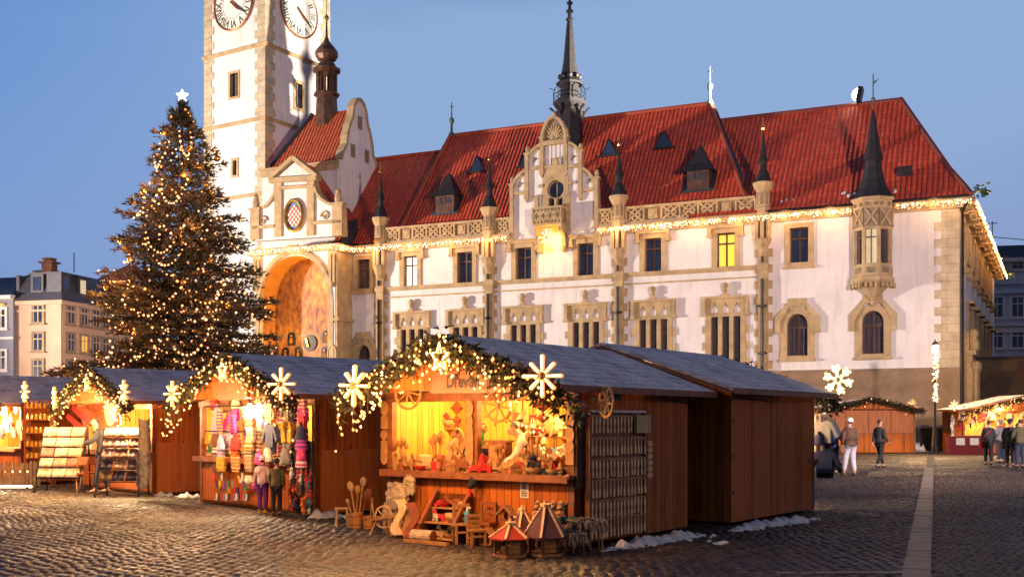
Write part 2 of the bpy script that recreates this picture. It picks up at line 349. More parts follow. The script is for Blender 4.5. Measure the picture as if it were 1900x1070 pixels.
M['verdigris'] = mat('verdigris_metal', (.07, .13, .10), .6, .0, var=.3)
M['lead'] = mat('lead_flashing', (.05, .055, .075), .5, .4, var=.3)
M['glass'] = mat('dark_window_glass', (.028, .042, .085), .08, var=.4, scale=.9, spec=.6)
M['curtain'] = mat('curtained_window', (.075, .065, .075), .15, var=.6, scale=2.0, stretch=(9, 9, .6), spec=.6)
M['lit_w'] = mat('lit_window_white', (.6, .5, .35), .3, emit=(1, .86, .62), estr=2.4)
M['lit_y'] = mat('lit_window_yellow', (.5, .35, .05), .3, emit=(1, .62, .08), estr=1.15)
M['lit_d'] = mat('dim_lit_window', (.4, .32, .2), .3, emit=(1, .82, .5), estr=.45)
M['lit_o'] = mat('orange_lit_window', (.4, .2, .05), .3, emit=(1, .5, .06), estr=.8)
M['wframe'] = mat('brown_window_frame', (.11, .055, .03), .5, var=.3)
M['iron'] = mat('black_iron', (.02, .02, .022), .45, .6, var=.3)
M['gold'] = mat('gilded_metal', (.75, .45, .12), .25, .9, var=.2)
M['bulb'] = mat('warm_bulb', (1, .8, .5), .4, emit=(1, .58, .25), estr=3.4, sample=False)
M['bulb_o'] = mat('orange_bulb', (1, .6, .3), .4, emit=(1, .36, .09), estr=2.3, sample=False)
M['bulb_w'] = mat('white_bulb', (1, .9, .7), .4, emit=(1, .80, .52), estr=5, sample=False)
M['bulb_pk'] = mat('tree_bulb', (1, .7, .5), .4, emit=(1, .46, .24), estr=2.4, sample=False)
M['star'] = mat('glowing_star', (1, .8, .5), .4, emit=(1, .66, .25), estr=3.4)
M['star_halo'] = mat('amber_star_halo', (.6, .25, .05), .5, emit=(1, .34, .07), estr=1.25)  # amber fringe of the star glow, given its own glowing material
M['star_frame'] = mat('star_wire', (.3, .2, .1), .4)
M['cable'] = mat('dark_cable', (.012, .014, .012), .6)
M['snow'] = mat('old_snow', (.74, .76, .82), .8, col2=(.36, .35, .37), scale=4.5, bump=.6, bscale=18)
# ============================================================ TOWN HALL
F = Frame((26.1, 63.0), (-4355, 2000))
TH = fthing(F, 'town_hall', 'long white town hall with steep red roofs, stepped gable and slender dark spire', 'town hall')
def fmat(fr): return Matrix.Translation((fr.O[0], fr.O[1], 0)) @ Matrix.Rotation(fr.ang, 4, 'Z')
SF = Frame((26.1+.456*36, 63+.89*36), (-.456, -.89)); S2F = fmat(F).inverted() @ fmat(SF)
EAVE = 14.7
def rect(s0, s1, z0, z1): return [(s0, z0), (s1, z0), (s1, z1), (s0, z1)]
def archloop(s0, s1, z0, zs, zt, n=8):
    c = (s0+s1)/2; return [(s0, z0), (s1, z0)]+[p for p in arc(c, zs, (s1-s0)/2, zt-zs, 0, 180, n)]
def lancet(c, w, z0, z1, n=4):
    h = w*.95; a = [(c+w/2, z0), (c+w/2, z1-h)]+[(c+w/2*math.cos(k*math.pi/2/n)**1.2, z1-h+h*math.sin(k*math.pi/2/n)) for k in range(1, n)]+[(c, z1)]
    return [(2*c-x, z) for x, z in a[:0:-1][::-1][:0]]+a+[(2*c-x, z) for x, z in reversed(a[:-1])]
U0, U1 = 11.52, 13.68
uw = [(675, 24), (762, 25), (863, 28), (972, 29), (1087, 29), (1212, 31), (1347, 33), (1483, 34)]
wins = []
for px, w in uw:
    a = F.at(px-w/2)[0]; b = F.at(px+w/2)[0]; wins.append((b, a))
tri_px = [766, 865, 972, 1088, 1213, 1347]
tris = [F.at(p)[0] for p in tri_px]
arch = [(F.at(1499)[0], F.at(1461)[0]), (F.at(1640)[0], F.at(1600)[0])]
doorarch = (F.at(688)[0], F.at(663)[0])
SL = 42.0
holes = [rect(a, b, U0, U1) for a, b in wins]
holes += [archloop(a, b, 5.75, 7.7, 8.35) for a, b in arch] + [archloop(*doorarch, 4.9, 6.6, 7.35)]
holes += [rect(c-1.15, c+1.15, 5.2, 8.4) for c in tris]
mb = MB(); mb.holed(rect(-.02, SL, 4.8, EAVE-.1), holes, 0, .42, 0, 1); mb.build('wall', [M['plaster'], M['stone']], TH)
mb = MB(); mb.box(-.08, SL, -.5, .10, -.1, 4.72); mb.box(-.12, SL, -.5, .16, 4.72, 4.86, 1); mb.box(-.12, SL, .05, .2, -.1, .9, 0); mb.build('plinth', [M['rustic'], M['stone_dark']], TH)
# right hand side wall
mb = MB(); sw = []
side_q = [2.4, 6.6, 11.2, 15.8, 20.4, 25, 29.6]
h2 = [rect(36-q-.6, 36-q+.6, U0, U1) for q in side_q]+[rect(36-q-.6, 36-q+.6, 5.9, 8.8) for q in side_q[1:]]
mb.holed(rect(0, 36, 4.8, EAVE-.1), h2, 0, .3, 0, 1); mb.box(0, 36.02, -.4, .1, -.1, 4.75, 2); mb.xform(S2F); mb.build('side_wall', [M['plaster'], M['stone'], M['rustic']], TH)
mb = MB(); mb.poly([(SL, -.5, 0), (SL, -13, 0), (SL, -13, 14.6), (SL, -.5, 14.6)]); mb.poly([(-.5, -13, 0), (SL, -13, 0), (SL, -13, 14.6), (-.5, -13, 14.6)]); mb.build('rear_wall', M['plaster'], TH)
# windows ---------------------------------------------------------
def sash(s0, s1, z0, z1, d, pane, transom=.7, name='window', post=True, bars=0):
    mb = MB(); t = .075; dd = d+.06
    mb.box(s0, s0+t, d-.02, dd, z0, z1); mb.box(s1-t, s1, d-.02, dd, z0, z1); mb.box(s0+t, s1-t, d-.02, dd, z0, z0+t); mb.box(s0+t, s1-t, d-.02, dd, z1-t, z1)
    zt = z0+(z1-z0)*transom; c = (s0+s1)/2
    mb.box(s0+t, s1-t, d-.02, dd+.02, zt-.05, zt+.05)
    if post: mb.box(c-.05, c+.05, d-.02, dd+.01, z0+t, z1-t)
    for k in range(bars):
        z = z0+(zt-z0)*(k+1)/(bars+1); mb.box(s0+t, s1-t, d-.01, dd-.01, z-.02, z+.02)
    o = mb.build(name, M['wframe'], TH)
    p = MB(); p.box(s0+.02, s1-.02, d-.07, d-.02, z0+.02, z1-.02); p.build('pane', pane, o)
    return o
panes = ['curtain', 'lit_w', 'glass', 'glass', 'glass', 'glass', 'lit_y', 'glass']
for i, (a, b) in enumerate(wins):
    o = sash(a, b, U0, U1, -.3, M[panes[i]])
    if i in (1, 6): o['label'] = 'window lit from inside'
    mb = MB(); w = .33
    if i in (0, 7):
        for x0, x1, z0, z1 in ((a-w, a, U0-.28, U1+.3), (b, b+w, U0-.28, U1+.3), (a, b, U1, U1+.3), (a, b, U0-.28, U0)): mb.box(x0, x1, -.2, .10, z0, z1)
        mb.box(a-w-.08, b+w+.08, .10, .2, U0-.4, U0-.25)
    else:
        for x0, x1, z0, z1 in ((a-w, a, U0-.1, U1+.3), (b, b+w, U0-.1, U1+.3), (a, b, U1, U1+.3)): mb.box(x0, x1, -.2, .10, z0, z1)
        mb.box(a-.58, b+.58, -.1, .26, U1+.3, U1+.52); mb.box(a-.66, b+.66, -.1, .32, U1+.47, U1+.56)
        for x in (a-.58, b+.34): mb.box(x, x+.24, -.1, .24, U1-.14, U1+.3); mb.box(x-.05, x+.29, -.1, .28, U1-.26, U1-.12)
    mb.build('surround', M['stone'], o)
for c in tris:
    z0, z1 = 5.2, 8.36; mb = MB()
    lan = [rect(c+k*.72-.23, c+k*.72+.23, z0+.12, z1) for k in (-1, 0, 1)]
    tra = [[(c+k*.72-.2, 8.62), (c+k*.72+.2, 8.62), (c+k*.72+.22, 8.86), (c+k*.72+.1, 9.02), (c+k*.72, 9.26), (c+k*.72-.1, 9.02), (c+k*.72-.22, 8.86)] for k in (-1, 0, 1)]
    mb.holed(rect(c-1.28, c+1.28, z0-.1, 9.5), lan+tra, .14, .30)
    mb.box(c-1.5, c+1.5, 0, .34, 9.5, 9.66)
    for x in (-1.5, 1.28): mb.box(c+x, c+x+.22, -.05, .32, 8.55, 9.5); mb.box(c+x-.1, c+x+.26, -.05, .36, 8.4, 8.56)
    for k in range(3):
        for x in (-1.5, 1.28): mb.box(c+x, c+x+.22, -.05, .12, 5.2+k*1.05, 5.7+k*1.05)
    mb.cbox((c, .2, 9.95), (.2, .24, .6)); mb.cbox((c, .22, 9.72), (.42, .3, .14))
    mb.ball((c, .26, 10.32), .22, 8, 5); mb.ball((c, .34, 10.08), .15, 6, 4)
    o = MB()
    for k in (-1, 0, 1):
        x = c+k*.72; o.box(x-.23, x-.18, -.16, -.1, z0, z1); o.box(x+.18, x+.23, -.16, -.1, z0, z1); o.box(x-.18, x+.18, -.16, -.1, z1-.9, z1-.84); o.box(x-.18, x+.18, -.16, -.1, z0+1, z0+1.05)
    o = o.build('lancet_window', M['wframe'], TH)
    p = MB(); [p.box(c+k*.72-.24, c+k*.72+.24, -.25, -.17, z0, z1) for k in (-1, 0, 1)]; p.build('pane', M['curtain'], o)
    p = MB(); p.box(c-1.14, c+1.14, -.10, .02, 8.42, 9.4); p.build('tracery_panel', M['plaster'], o)
    mb.build('surround', M['stone'], o)
def arched(s0, s1, z0, zs, zt, hood=True, door=False):
    c = (s0+s1)/2; r = (s1-s0)/2
    mb = MB(); inner = archloop(s0, s1, z0, zs, zt, 10); outer = archloop(s0-.42, s1+.42, z0-.35, zs, zt+.4, 10)
    mb.holed(outer, [inner], .12, .3)
    mb.prism([(s0-.75, zs-.55), (s0-.42, zs-.55), (s0-.42, zs+.1), (c-.5, zt+.42), (c+.5, zt+.42), (s1+.42, zs+.1), (s1+.42, zs-.55), (s1+.75, zs-.55), (s1+.75, zs+.45), (c+.55, zt+.72), (c+.55, zt+.95), (c-.55, zt+.95), (c-.55, zt+.72), (s0-.75, zs+.45)], 0, .22)
    mb.box(s0-.5, s1+.5, .10, .26, z0-.35, z0-.2)
    o = MB(); lo = archloop(s0, s1, z0, zs, zt, 10); li = archloop(s0+.08, s1-.08, z0+.08, zs, zt-.08, 10); o.holed(lo, [li], -.25, .08)
    o.box(c-.05, c+.05, -.33, -.23, z0+.08, zt-.08); o.box(s0+.08, s1-.08, -.33, -.22, zs-.25, zs-.15)
    for k in (-.5, .5): o.box(c+k*r-.02, c+k*r+.02, -.33, -.25, z0+.08, zs-.25)
    o = o.build('arched_door' if door else 'arched_window', M['wframe'], TH)
    p = MB(); p.prism(archloop(s0+.02, s1-.02, z0+.02, zs, zt-.02, 10), -.4, -.34); p.build('pane', M['curtain'], o)
    mb.build('surround', M['stone'], o)
for a, b in arch: arched(a, b, 5.75, 7.7, 8.35)
arched(*doorarch, 4.9, 6.6, 7.35, door=True)
for q in side_q:
    for z0, z1, ok in ((U0, U1, 1), (5.9, 8.8, q > 3)):
        if not ok: continue
        a = 36-q; lit = q < 8 and z0 > 10
        o = MB()
        for x0, x1, y0, y1 in ((a-.6, a-.5, z0, z1), (a+.5, a+.6, z0, z1), (a-.5, a+.5, z1-.1, z1), (a-.5, a+.5, z0, z0+.1), (a-.04, a+.04, z0+.1, z1-.1)): o.box(x0, x1, -.2, -.1, y0, y1)
        o.xform(S2F); o = o.build('window', M['wframe'], TH)
        p = MB(); p.box(a-.6, a+.6, -.28, -.2, z0, z1); p.xform(S2F); p.build('pane', M['lit_d'] if lit else M['glass'], o)
        s = MB()
        for x0, x1, y0, y1 in ((a-.95, a-.6, z0-.3, z1+.3), (a+.6, a+.95, z0-.3, z1+.3), (a-.6, a+.6, z1, z1+.3)): s.box(x0, x1, -.1, .16, y0, y1)
        s.box(a-1.1, a+1.1, -.1, .45, z1+.3, z1+.48); s.box(a-1.1, a+1.1, -.1, .4, z0-.45, z0-.2); s.box(a-.95, a-.75, 0, .35, z0-.8, z0-.45); s.box(a+.75, a+.95, 0, .35, z0-.8, z0-.45)
        s.xform(S2F); s.build('surround', M['stone'], o)
# courses, cornice --------------------------------------------------
g0, g1 = F.at(1110)[0], F.at(950)[0]
pil = [F.at(p)[0] for p in (708, 910, 1150, 1417)]
mb = MB(); s0, s1 = pil[3]+.35, pil[0]-.35
mb.box(s0, s1, -.1, .16, 11.22, 11.36); mb.box(s0, s1, -.1, .24, 11.36, 11.5); mb.box(s0, s1, -.1, .08, 10.72, 10.82); mb.build('string_course', M['stone'], TH)
mb = MB()
for a, b in ((-.45, g0), (g1, SL)):
    mb.box(a, b, -.1, .2, 14.12, 14.3); mb.box(a, b, -.1, .34, 14.3, 14.5); mb.box(a, b, -.1, .5, 14.5, 14.66)
mb.build('cornice', M['stone'], TH)
mb = MB(); mb.box(0, 36.3, -.1, .3, 14.12, 14.32); mb.box(0, 36.4, -.1, .6, 14.32, 14.5); mb.box(0, 36.5, -.1, .9, 14.5, 14.68)
for k in range(36): mb.box(k+.3, k+.6, .3, .75, 14.1, 14.32)
mb.xform(S2F); mb.build('side_cornice', M['stone'], TH)
mb = MB(); mb.tube([(-.6, .62, 14.72), (pil[3]-.4, .62, 14.72)], .09, 6); mb.tube([(-.55, .5, 14.6), (-.35, .3, 14.2), (-.22, .22, 13.9), (-.22, .22, .2)], .075, 6); mb.build('gutter', M['iron'], TH)
# corner quoins
mb = MB(); z = 4.9; k = 0
mb.box(-.06, .95, -.3, .07, 4.88, 14.1)
while z < 13.8:
    if k % 2 == 0: mb.box(.95, 1.32, -.2, .05, z, z+.5)
    z += .5; k += 1
mb.build('corner_quoins', M['quoin'], TH)
mb = MB(); mb.box(34.9, 36.04, -.2, .06, 4.88, 14.1); mb.xform(S2F); mb.build('corner_quoins', M['quoin'], TH)
# pilasters with pinnacles -------------------------------------------
for i, c in enumerate(pil):
    mb = MB(); mb.box(c-.30, c+.30, -.1, .34, 4.86, 13.0)
    z = 5.0; k = 0
    while z < 12.7:
        if k % 2 == 0: mb.box(c-.56, c-.30, -.1, .11, z, z+.5); mb.box(c+.30, c+.56, -.1, .11, z, z+.5)
        z += .5; k += 1
    mb.box(c-.36, c+.36, -.1, .42, 11.2, 11.52)
    mb.lathe([(.18, 12.1), (.30, 12.4), (.40, 12.7), (.40, 13.0), (.46, 13.1)], (c, .3, 0), 8)
    for k in (-1, 0, 1): mb.box(c+k*.36-.11, c+k*.36+.11, -.1, .62-.12*abs(k), 12.9+.2*abs(k), 14.5); mb.prism([(c+k*.36-.16, 12.9+.2*abs(k)), (c+k*.36+.16, 12.9+.2*abs(k)), (c+k*.36, 12.55+.2*abs(k))], 0, .6-.12*abs(k))
    o = mb.build('pilaster', M['stone'], TH)
    if True:
        q = MB()
        q.tube([(c, .44, 10.6), (c, .44, 4.9)], .085, 6); q.tube([(c, .44, 12.0), (c, .44, 11.6)], .075, 6)
        for z in (8.9, 5.95): q.lathe([(.09, z-.1), (.24, z-.05), (.24, z+.05), (.09, z+.1)], (c, .44, 0), 8); q.box(c-.3, c+.3, .3, .42, z-.03, z+.03)
        q.build('downpipe', M['iron'], o)
    mb = MB(); ph = .5
    mb.lathe([(.50, 14.5), (.50, 15.0), (.44, 15.1), (.44, 16.05), (.56, 16.25), (.66, 16.5), (.66, 16.62)], (c, .15, 0), 8, ph=ph)
    for k in range(8):
        a = 2*math.pi*(k+1)/8+math.pi/8*0; mb.box(0, 0, 0, 0, 0, 0) if False else None
    o = mb.build('pinnacle', M['stone'], TH)
    q = MB()
    for k in range(8):
        a = 2*math.pi*(k+1.0)/8; r = Matrix.Rotation(a, 3, 'Z'); q.cbox(Vector((c, .15, 15.62))+r @ Vector((.41, 0, 0)), (.05, .17, .75), r)
    q.build('niche', M['stone_dark'], o)
    q = MB(); q.smooth = False
    q.lathe([(.60, 16.6), (.52, 16.75), (.40, 17.05), (.33, 17.3), (.23, 17.45), (.21, 17.95), (.30, 18.05), (.25, 18.2), (.16, 18.5), (.09, 19.3), (.045, 19.8), (.0, 20.0)], (c, .15, 0), 8, ph=ph)
    q.build('spirelet', M['copper'], o)
    q = MB(); q.ball((c, .15, 20.02), .13, 8, 6); q.tube([(c, .15, 19.7), (c, .15, 20.7)], .03, 4); q.build('finial', M['gold'], o)
# balustrades ---------------------------------------------------------
def balustrade(s0, s1, z0=14.66, z1=15.85, d=.12):
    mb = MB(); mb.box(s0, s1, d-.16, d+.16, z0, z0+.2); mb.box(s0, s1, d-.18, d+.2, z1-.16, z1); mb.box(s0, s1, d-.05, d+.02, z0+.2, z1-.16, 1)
    n = max(1, round((s1-s0)/1.15)); w = (s1-s0)/n; za, zb = z0+.2, z1-.16
    for i in range(n):
        x = s0+i*w; mb.box(x-.06, x+.06, d-.08, d+.14, za, zb)
        if i % 4 == 1:
            mb.prism([(x+w*.25, za+.1), (x+w*.75, za+.1), (x+w*.75, zb-.1), (x+w*.25, zb-.1)], d+.02, d+.1)
            mb.prism([(x+w*.36, za+.35), (x+w*.5, za+.2), (x+w*.64, za+.35), (x+w*.64, zb-.18), (x+w*.36, zb-.18)], d+.1, d+.15)
        else:
            c = x+w/2; zc = (za+zb)/2; e = .045
            for p, q in (((x+.06, za), (x+w-.06, zb)), ((x+.06, zb), (x+w-.06, za))): mb.bar((p[0], d+.07, p[1]), (q[0], d+.07, q[1]), .12, .09, up=(0, 1, 0))
            for p, q in (((c-w*.32, zc), (c, zb)), ((c, zb), (c+w*.32, zc)), ((c+w*.32, zc), (c, za)), ((c, za), (c-w*.32, zc))): mb.bar((p[0], d+.065, p[1]), (q[0], d+.065, q[1]), .1, .08, up=(0, 1, 0))
    mb.box(s1-.06, s1+.06, d-.08, d+.14, za, zb)
    mb.build('balustrade', [M['stone'], M['stone_dark']], TH)
balustrade(pil[3]+.5, pil[2]-.5); balustrade(pil[2]+.5, g0-.1); balustrade(g1+.1, pil[1]-.5); balustrade(pil[1]+.5, pil[0]-.5)
# roofs ----------------------------------------------------------------
def slope_rows(rows, back=None, name='roof', mats=None, hipL=True, hipR=True):
    """rows: list of (sR, sL, d, z) from eave to ridge; mirrored behind the ridge"""
    mb = MB(); dr = rows[-1][2]
    def b(r): return (r[0], r[1], 2*dr-r[2], r[3])
    for i in range(len(rows)-1):
        p, q = rows[i], rows[i+1]; P, Q = b(p), b(q)
        mb.quad((p[0], p[2], p[3]), (q[0], q[2], q[3]), (q[1], q[2], q[3]), (p[1], p[2], p[3]), 0)
        mb.quad((P[1], P[2], P[3]), (Q[1], Q[2], Q[3]), (Q[0], Q[2], Q[3]), (P[0], P[2], P[3]), 0)
        mb.quad((P[0], P[2], P[3]), (Q[0], Q[2], Q[3]), (q[0], q[2], q[3]), (p[0], p[2], p[3]), 1)
        mb.quad((p[1], p[2], p[3]), (q[1], q[2], q[3]), (Q[1], Q[2], Q[3]), (P[1], P[2], P[3]), 1)
    o = mb.build(name, mats or [M['tiles'], M['tiles_y']], TH)
    c = MB(); c.tube([(rows[-1][0], dr, rows[-1][3]+.02), (rows[-1][1], dr, rows[-1][3]+.02)], .14, 6)
    return o, c
rows_mid = [(12.1, 38.35, .0, 14.9), (12.35, 38.2, -.3, 15.25), (16.4, 37.0, -6.5, 24.0)]
o, c = slope_rows(rows_mid)
c.tube([(12.1, 0, 14.95), (12.35, -.3, 15.3), (16.4, -6.5, 24.05)], .16, 6); c.tube([(38.2, -.3, 15.3), (37.0, -6.5, 24.05)], .15, 6); c.build('ridge_tiles', mat('ridge_tiles', (.38, .07, .03), .6), o)
q = MB(); q.quad((12.08, .0, 14.98), (16.4, -6.7, 24.05), (16.15, -6.8, 24.05), (11.7, -.2, 14.9)); q.build('flashing', M['lead'], o)
rows_r = [(-.7, 16, .62, 14.72), (-.35, 16, -.15, 15.35), (.55, 16, -1.3, 16.7), (3.75, 18, -6.5, 22.7)]
o, c = slope_rows(rows_r)
c.tube([(r[0], r[2], r[3]+.04) for r in rows_r], .17, 6); c.build('ridge_tiles', mat('dark_ridge_tiles', (.20, .045, .03), .6), o)
q = MB(); q.cbox((F.at(1676)[0]+0, -1.05, 16.75), (.9, .12, .75), Matrix.Rotation(R(-40), 3, 'X')); q.build('skylight', M['lead'], o)
# the long rear wing behind the side wall
mb = MB(); mb.quad((-.5, -5, 14.7), (-1.6, -36, 14.7), (5, -36, 20.5), (5.5, -8, 20.8)); mb.quad((11, -36, 14.7), (11, -8, 14.7), (5.5, -8, 20.8), (5, -36, 20.5)); mb.poly([(-1.6, -36, 14.7), (11, -36, 14.7), (5, -36, 20.5)]); mb.build('rear_roof', M['tiles_y'], TH)
rows_l = [(36.5, 43.8, .0, 14.9), (36.5, 43.8, -.4, 15.3), (36.5, 43.9, -6.5, 22.85)]
o, c = slope_rows(rows_l); c.build('ridge_tiles', M['tiles'], o)
# roof snow bits and finials
mb = MB()
for px in (1449, 1458, 1470, 1562, 1566, 1574, 1580, 1585, 1592, 1600, 1660):
    a = F.at(px)[0]; mb.ball((a, -.2+random.uniform(-.1, .1), 15.45+random.uniform(-.05, .2)), random.uniform(.07, .13), 6, 4, sz=random.uniform(.8, 1.6))
mb.build('snow_guard', M['snow'], TH)
def roof_finial(s, d, z, h):
    mb = MB(); mb.lathe([(.28, z-.1), (.2, z+.2), (.1, z+.3), (.1, z+h*.35), (.2, z+h*.42), (.2, z+h*.5), (.06, z+h*.56), (.04, z+h)], (s, d, 0), 8)
    mb.box(s-.16, s+.16, d-.02, d+.02, z+h*.85, z+h*.88); mb.build('roof_finial', M['verdigris'], TH)
roof_finial(36.9, -6.5, 24.0, 2.6); roof_finial(16.4, -6.5, 24.0, 2.6)
# dormers
def roofd(z): return -.3-(z-15.25)*6.2/8.75
def dormer(px, z0=16.95, w=1.5):
    d0 = roofd(z0)+.15; s = F.at(px, b=d0)[0]
    mb = MB(); mb.box(s-w/2, s+w/2, d0-2.2, d0, z0-.1, z0+1.25); mb.box(s-w*.72, s+w*.72, d0-.3, d0+.06, z0-.2, z0-.05, 1)
    mb.quad((s-w*.72, d0+.02, z0-.1), (s-w*.5, d0+.02, z0-.1), (s-w*.5, d0-1, z0+1.3), (s-w*.72, d0-1, z0+1.3), 1); mb.quad((s+w*.72, d0+.02, z0-.1), (s+w*.5, d0+.02, z0-.1), (s+w*.5, d0-1, z0+1.3), (s+w*.72, d0-1, z0+1.3), 1)
    o = mb.build('dormer', [M['copper_b'], M['lead']], TH)
    q = MB(); k = w*.72*1.414; q.lathe([(k, z0+1.2), (k*.94, z0+1.28), (k*.62, z0+1.7), (k*.36, z0+2.3), (k*.14, z0+2.85), (.05, z0+3.0), (.04, z0+3.5), (0, z0+3.55)], (s, d0-.75, 0), 4, ph=.5); q.build('dormer_roof', M['copper'], o)
    q = MB()
    for k in (-.38, 0, .38): q.box(s+k-.14, s+k+.14, d0-.02, d0+.03, z0+.6, z0+1.1)
    q.build('dormer_window', M['curtain'], o)
dormer(825); dormer(1295)
def hood(px, z0):
    d0 = roofd(z0)+.1; s = F.at(px, b=d0)[0]; w = .62; h = 1.15
    mb = MB(); mb.poly([(s-w, d0, z0), (s+w, d0, z0), (s, d0+.05, z0+h)], 1); dd = roofd(z0+h)-.1
    mb.poly([(s-w, d0+.05, z0), (s, d0+.1, z0+h+.05), (s, dd, z0+h)], 0); mb.poly([(s+w, d0+.05, z0), (s, dd, z0+h), (s, d0+.1, z0+h+.05)], 0); mb.box(s-w*1.25, s+w*1.25, d0-.1, d0+.14, z0-.1, z0+.02, 0); mb.tube([(s, d0, z0+h), (s, d0, z0+h+.5)], .03, 4)
    mb.build('roof_hatch', [M['copper'], M['glass']], TH)
for px, z in ((885, 20.3), (975, 20.3), (1130, 20.45), (1232, 20.6)): hood(px, z)
# central gable ---------------------------------------------------------
gd = .06
def G(px, py, d=gd): return F.at(px, py, d)
def Gp(pts, d=gd): return [G(x, y, d) for x, y in pts]
outl = [(1108, 447), (1108, 358), (1106, 347), (1100, 330), (1090, 318), (1079, 311), (1078, 288), (1072, 276), (1063, 268), (1051, 264), (1051, 258),
        (1008, 262), (1008, 268), (997, 273), (988, 281), (980, 294), (979, 314), (968, 322), (958, 333), (952, 350), (951, 452)]
wc = G(1032, 352); rw = .62
hole = [(wc[0]+rw*math.cos(R(a)), wc[1]+rw*math.sin(R(a))) for a in range(0, 360, 20)]
lowl = [rect(wc[0]-.52, wc[0]-.08, 16.2, 16.92), rect(wc[0]+.08, wc[0]+.52, 16.2, 16.92)]
mb = MB(); mb.holed(Gp(outl), [hole]+lowl, gd, .5, 0, 1); mb.box(g0+.05, g1-.05, -.35, gd-.004, 13.9, 16.12, 0); GB = mb.build('gable', [M['plaster'], M['stone']], TH)
mb = MB(); pp = Gp(outl)
def ribbon(mb, pts, t, d0, d1, m=None):
    for p, q in zip(pts[:-1], pts[1:]): mb.bar((p[0], (d0+d1)/2, p[1]), (q[0], (d0+d1)/2, q[1]), abs(d1-d0), t, m, up=(0, 1, 0)) if False else mb.bar((p[0], (d0+d1)/2, p[1]), (q[0], (d0+d1)/2, q[1]), t, abs(d1-d0), m, up=(0, 1, 0))
ribbon(mb, pp[0:6], .2, -.3, .26); ribbon(mb, pp[6:10], .2, -.3, .26); ribbon(mb, pp[12:16], .2, -.3, .26); ribbon(mb, pp[16:], .2, -.3, .26)
for (xa, ya), (xb, yb) in (((1051, 309), (1006, 312)), ((1079, 309), (1051, 309)), ((1006, 312), (979, 314)), ((1108, 351), (1078, 354)), ((981, 358), (951, 360))):
    p, q = G(xa, ya), G(xb, yb); mb.bar((p[0], .1, p[1]), (q[0], .1, q[1]), .22, .3, up=(0, 1, 0))
for x, y0, y1 in ((1108, 332, 432), (1078, 283, 362), (1051, 255, 318), (1007, 258, 320), (979, 288, 366), (951, 345, 438)):
    p, q = G(x, y1), G(x, y0); mb.box(p[0]-.13, p[0]+.13, -.1, .3, p[1], q[1]); mb.ball((q[0], .1, q[1]+.35), .16, 8, 6, sz=1.7); mb.cbox((q[0], .1, q[1]+.05), (.42, .42, .16)); mb.prism([(p[0]-.2, p[1]), (p[0]+.2, p[1]), (p[0], p[1]-.4)], 0, .28)
mb.build('gable_trim', M['stone'], GB)
a0 = G(1051, 262); a1 = G(1007, 265); ap = G(1028, 219); mb = MB()
pd = [a0]+[(a0[0]+(ap[0]-a0[0])*(1-math.cos(k*math.pi/2/5)), a0[1]+(ap[1]-a0[1])*math.sin(k*math.pi/2/5)) for k in range(1, 5)]+[ap]+[(a1[0]+(ap[0]-a1[0])*(1-math.cos(k*math.pi/2/5)), a1[1]+(ap[1]-a1[1])*math.sin(k*math.pi/2/5)) for k in range(4, 0, -1)]+[a1]
mb.prism(pd, -.2, .12, 1); ribbon(mb, pd, .2, -.3, .34, 0); mb.box(a0[0]-.1, a1[0]+.1, -.3, .36, a0[1]-.2, a0[1]+.1, 0)
cx = (a0[0]+a1[0])/2
for k in range(9):
    a = R(20+17.5*k); mb.bar((cx, .16, a0[1]+.15), (cx+.62*math.cos(a), .16, a0[1]+.15+1.05*math.sin(a)), .09, .1, 0, up=(0, 1, 0))
mb.ball((ap[0], 0, ap[1]+.25), .15, 8, 6, 0, sz=1.5); mb.build('shell_pediment', [M['stone'], M['stone_dark']], GB)
mb = MB(); p = G(1045, 303); q = G(1013, 268)
for k in range(5): x = p[0]+(q[0]-p[0])*k/4; mb.box(x-.06, x+.06, .03, .12, p[1]-.02, q[1]-.05)
for (x, y) in ((1064, 292), (993, 296), (1094, 335), (966, 342)):
    c_ = G(x, y); pts = [(c_[0]+(.12+.05*k/3)*math.cos(k*.7)*(1-.07*k), .1, c_[1]-.2+.1*k/2+(.1)*math.sin(k*.7)) for k in range(9)]; mb.tube(pts, .05, 5, m=1)
mb.build('gable_relief', [M['plaster'], M['stone_dark']], GB)
mb = MB(); out2 = [(wc[0]-.95, 16.15), (wc[0]+.95, 16.15), (wc[0]+.95, 18.0)]+arc(wc[0], 18.0, .95, 1.25, 0, 180, 10)[1:]
mb.holed(out2, [hole]+lowl, gd+.16, .3); mb.ring = None
mb.cbox((wc[0], .2, 19.35), (.36, .3, .5)); mb.cbox((wc[0]-1.05, .15, 17.8), (.3, .3, .2)); mb.cbox((wc[0]+1.05, .15, 17.8), (.3, .3, .2))
o = MB(); o.tube([(x, -.1, z) for x, z in hole], .06, 6, closed=True); o.bar((wc[0], -.12, wc[1]-rw), (wc[0], -.12, wc[1]+rw), .05); o = o.build('round_window', M['stone'], GB)
mb.build('surround', M['stone'], GB); p = MB(); p.prism(hole, -.24, -.16); [p.box(l[0][0], l[1][0], -.24, -.16, l[0][1], l[2][1]) for l in lowl]; p.build('pane', M['glass'], GB)
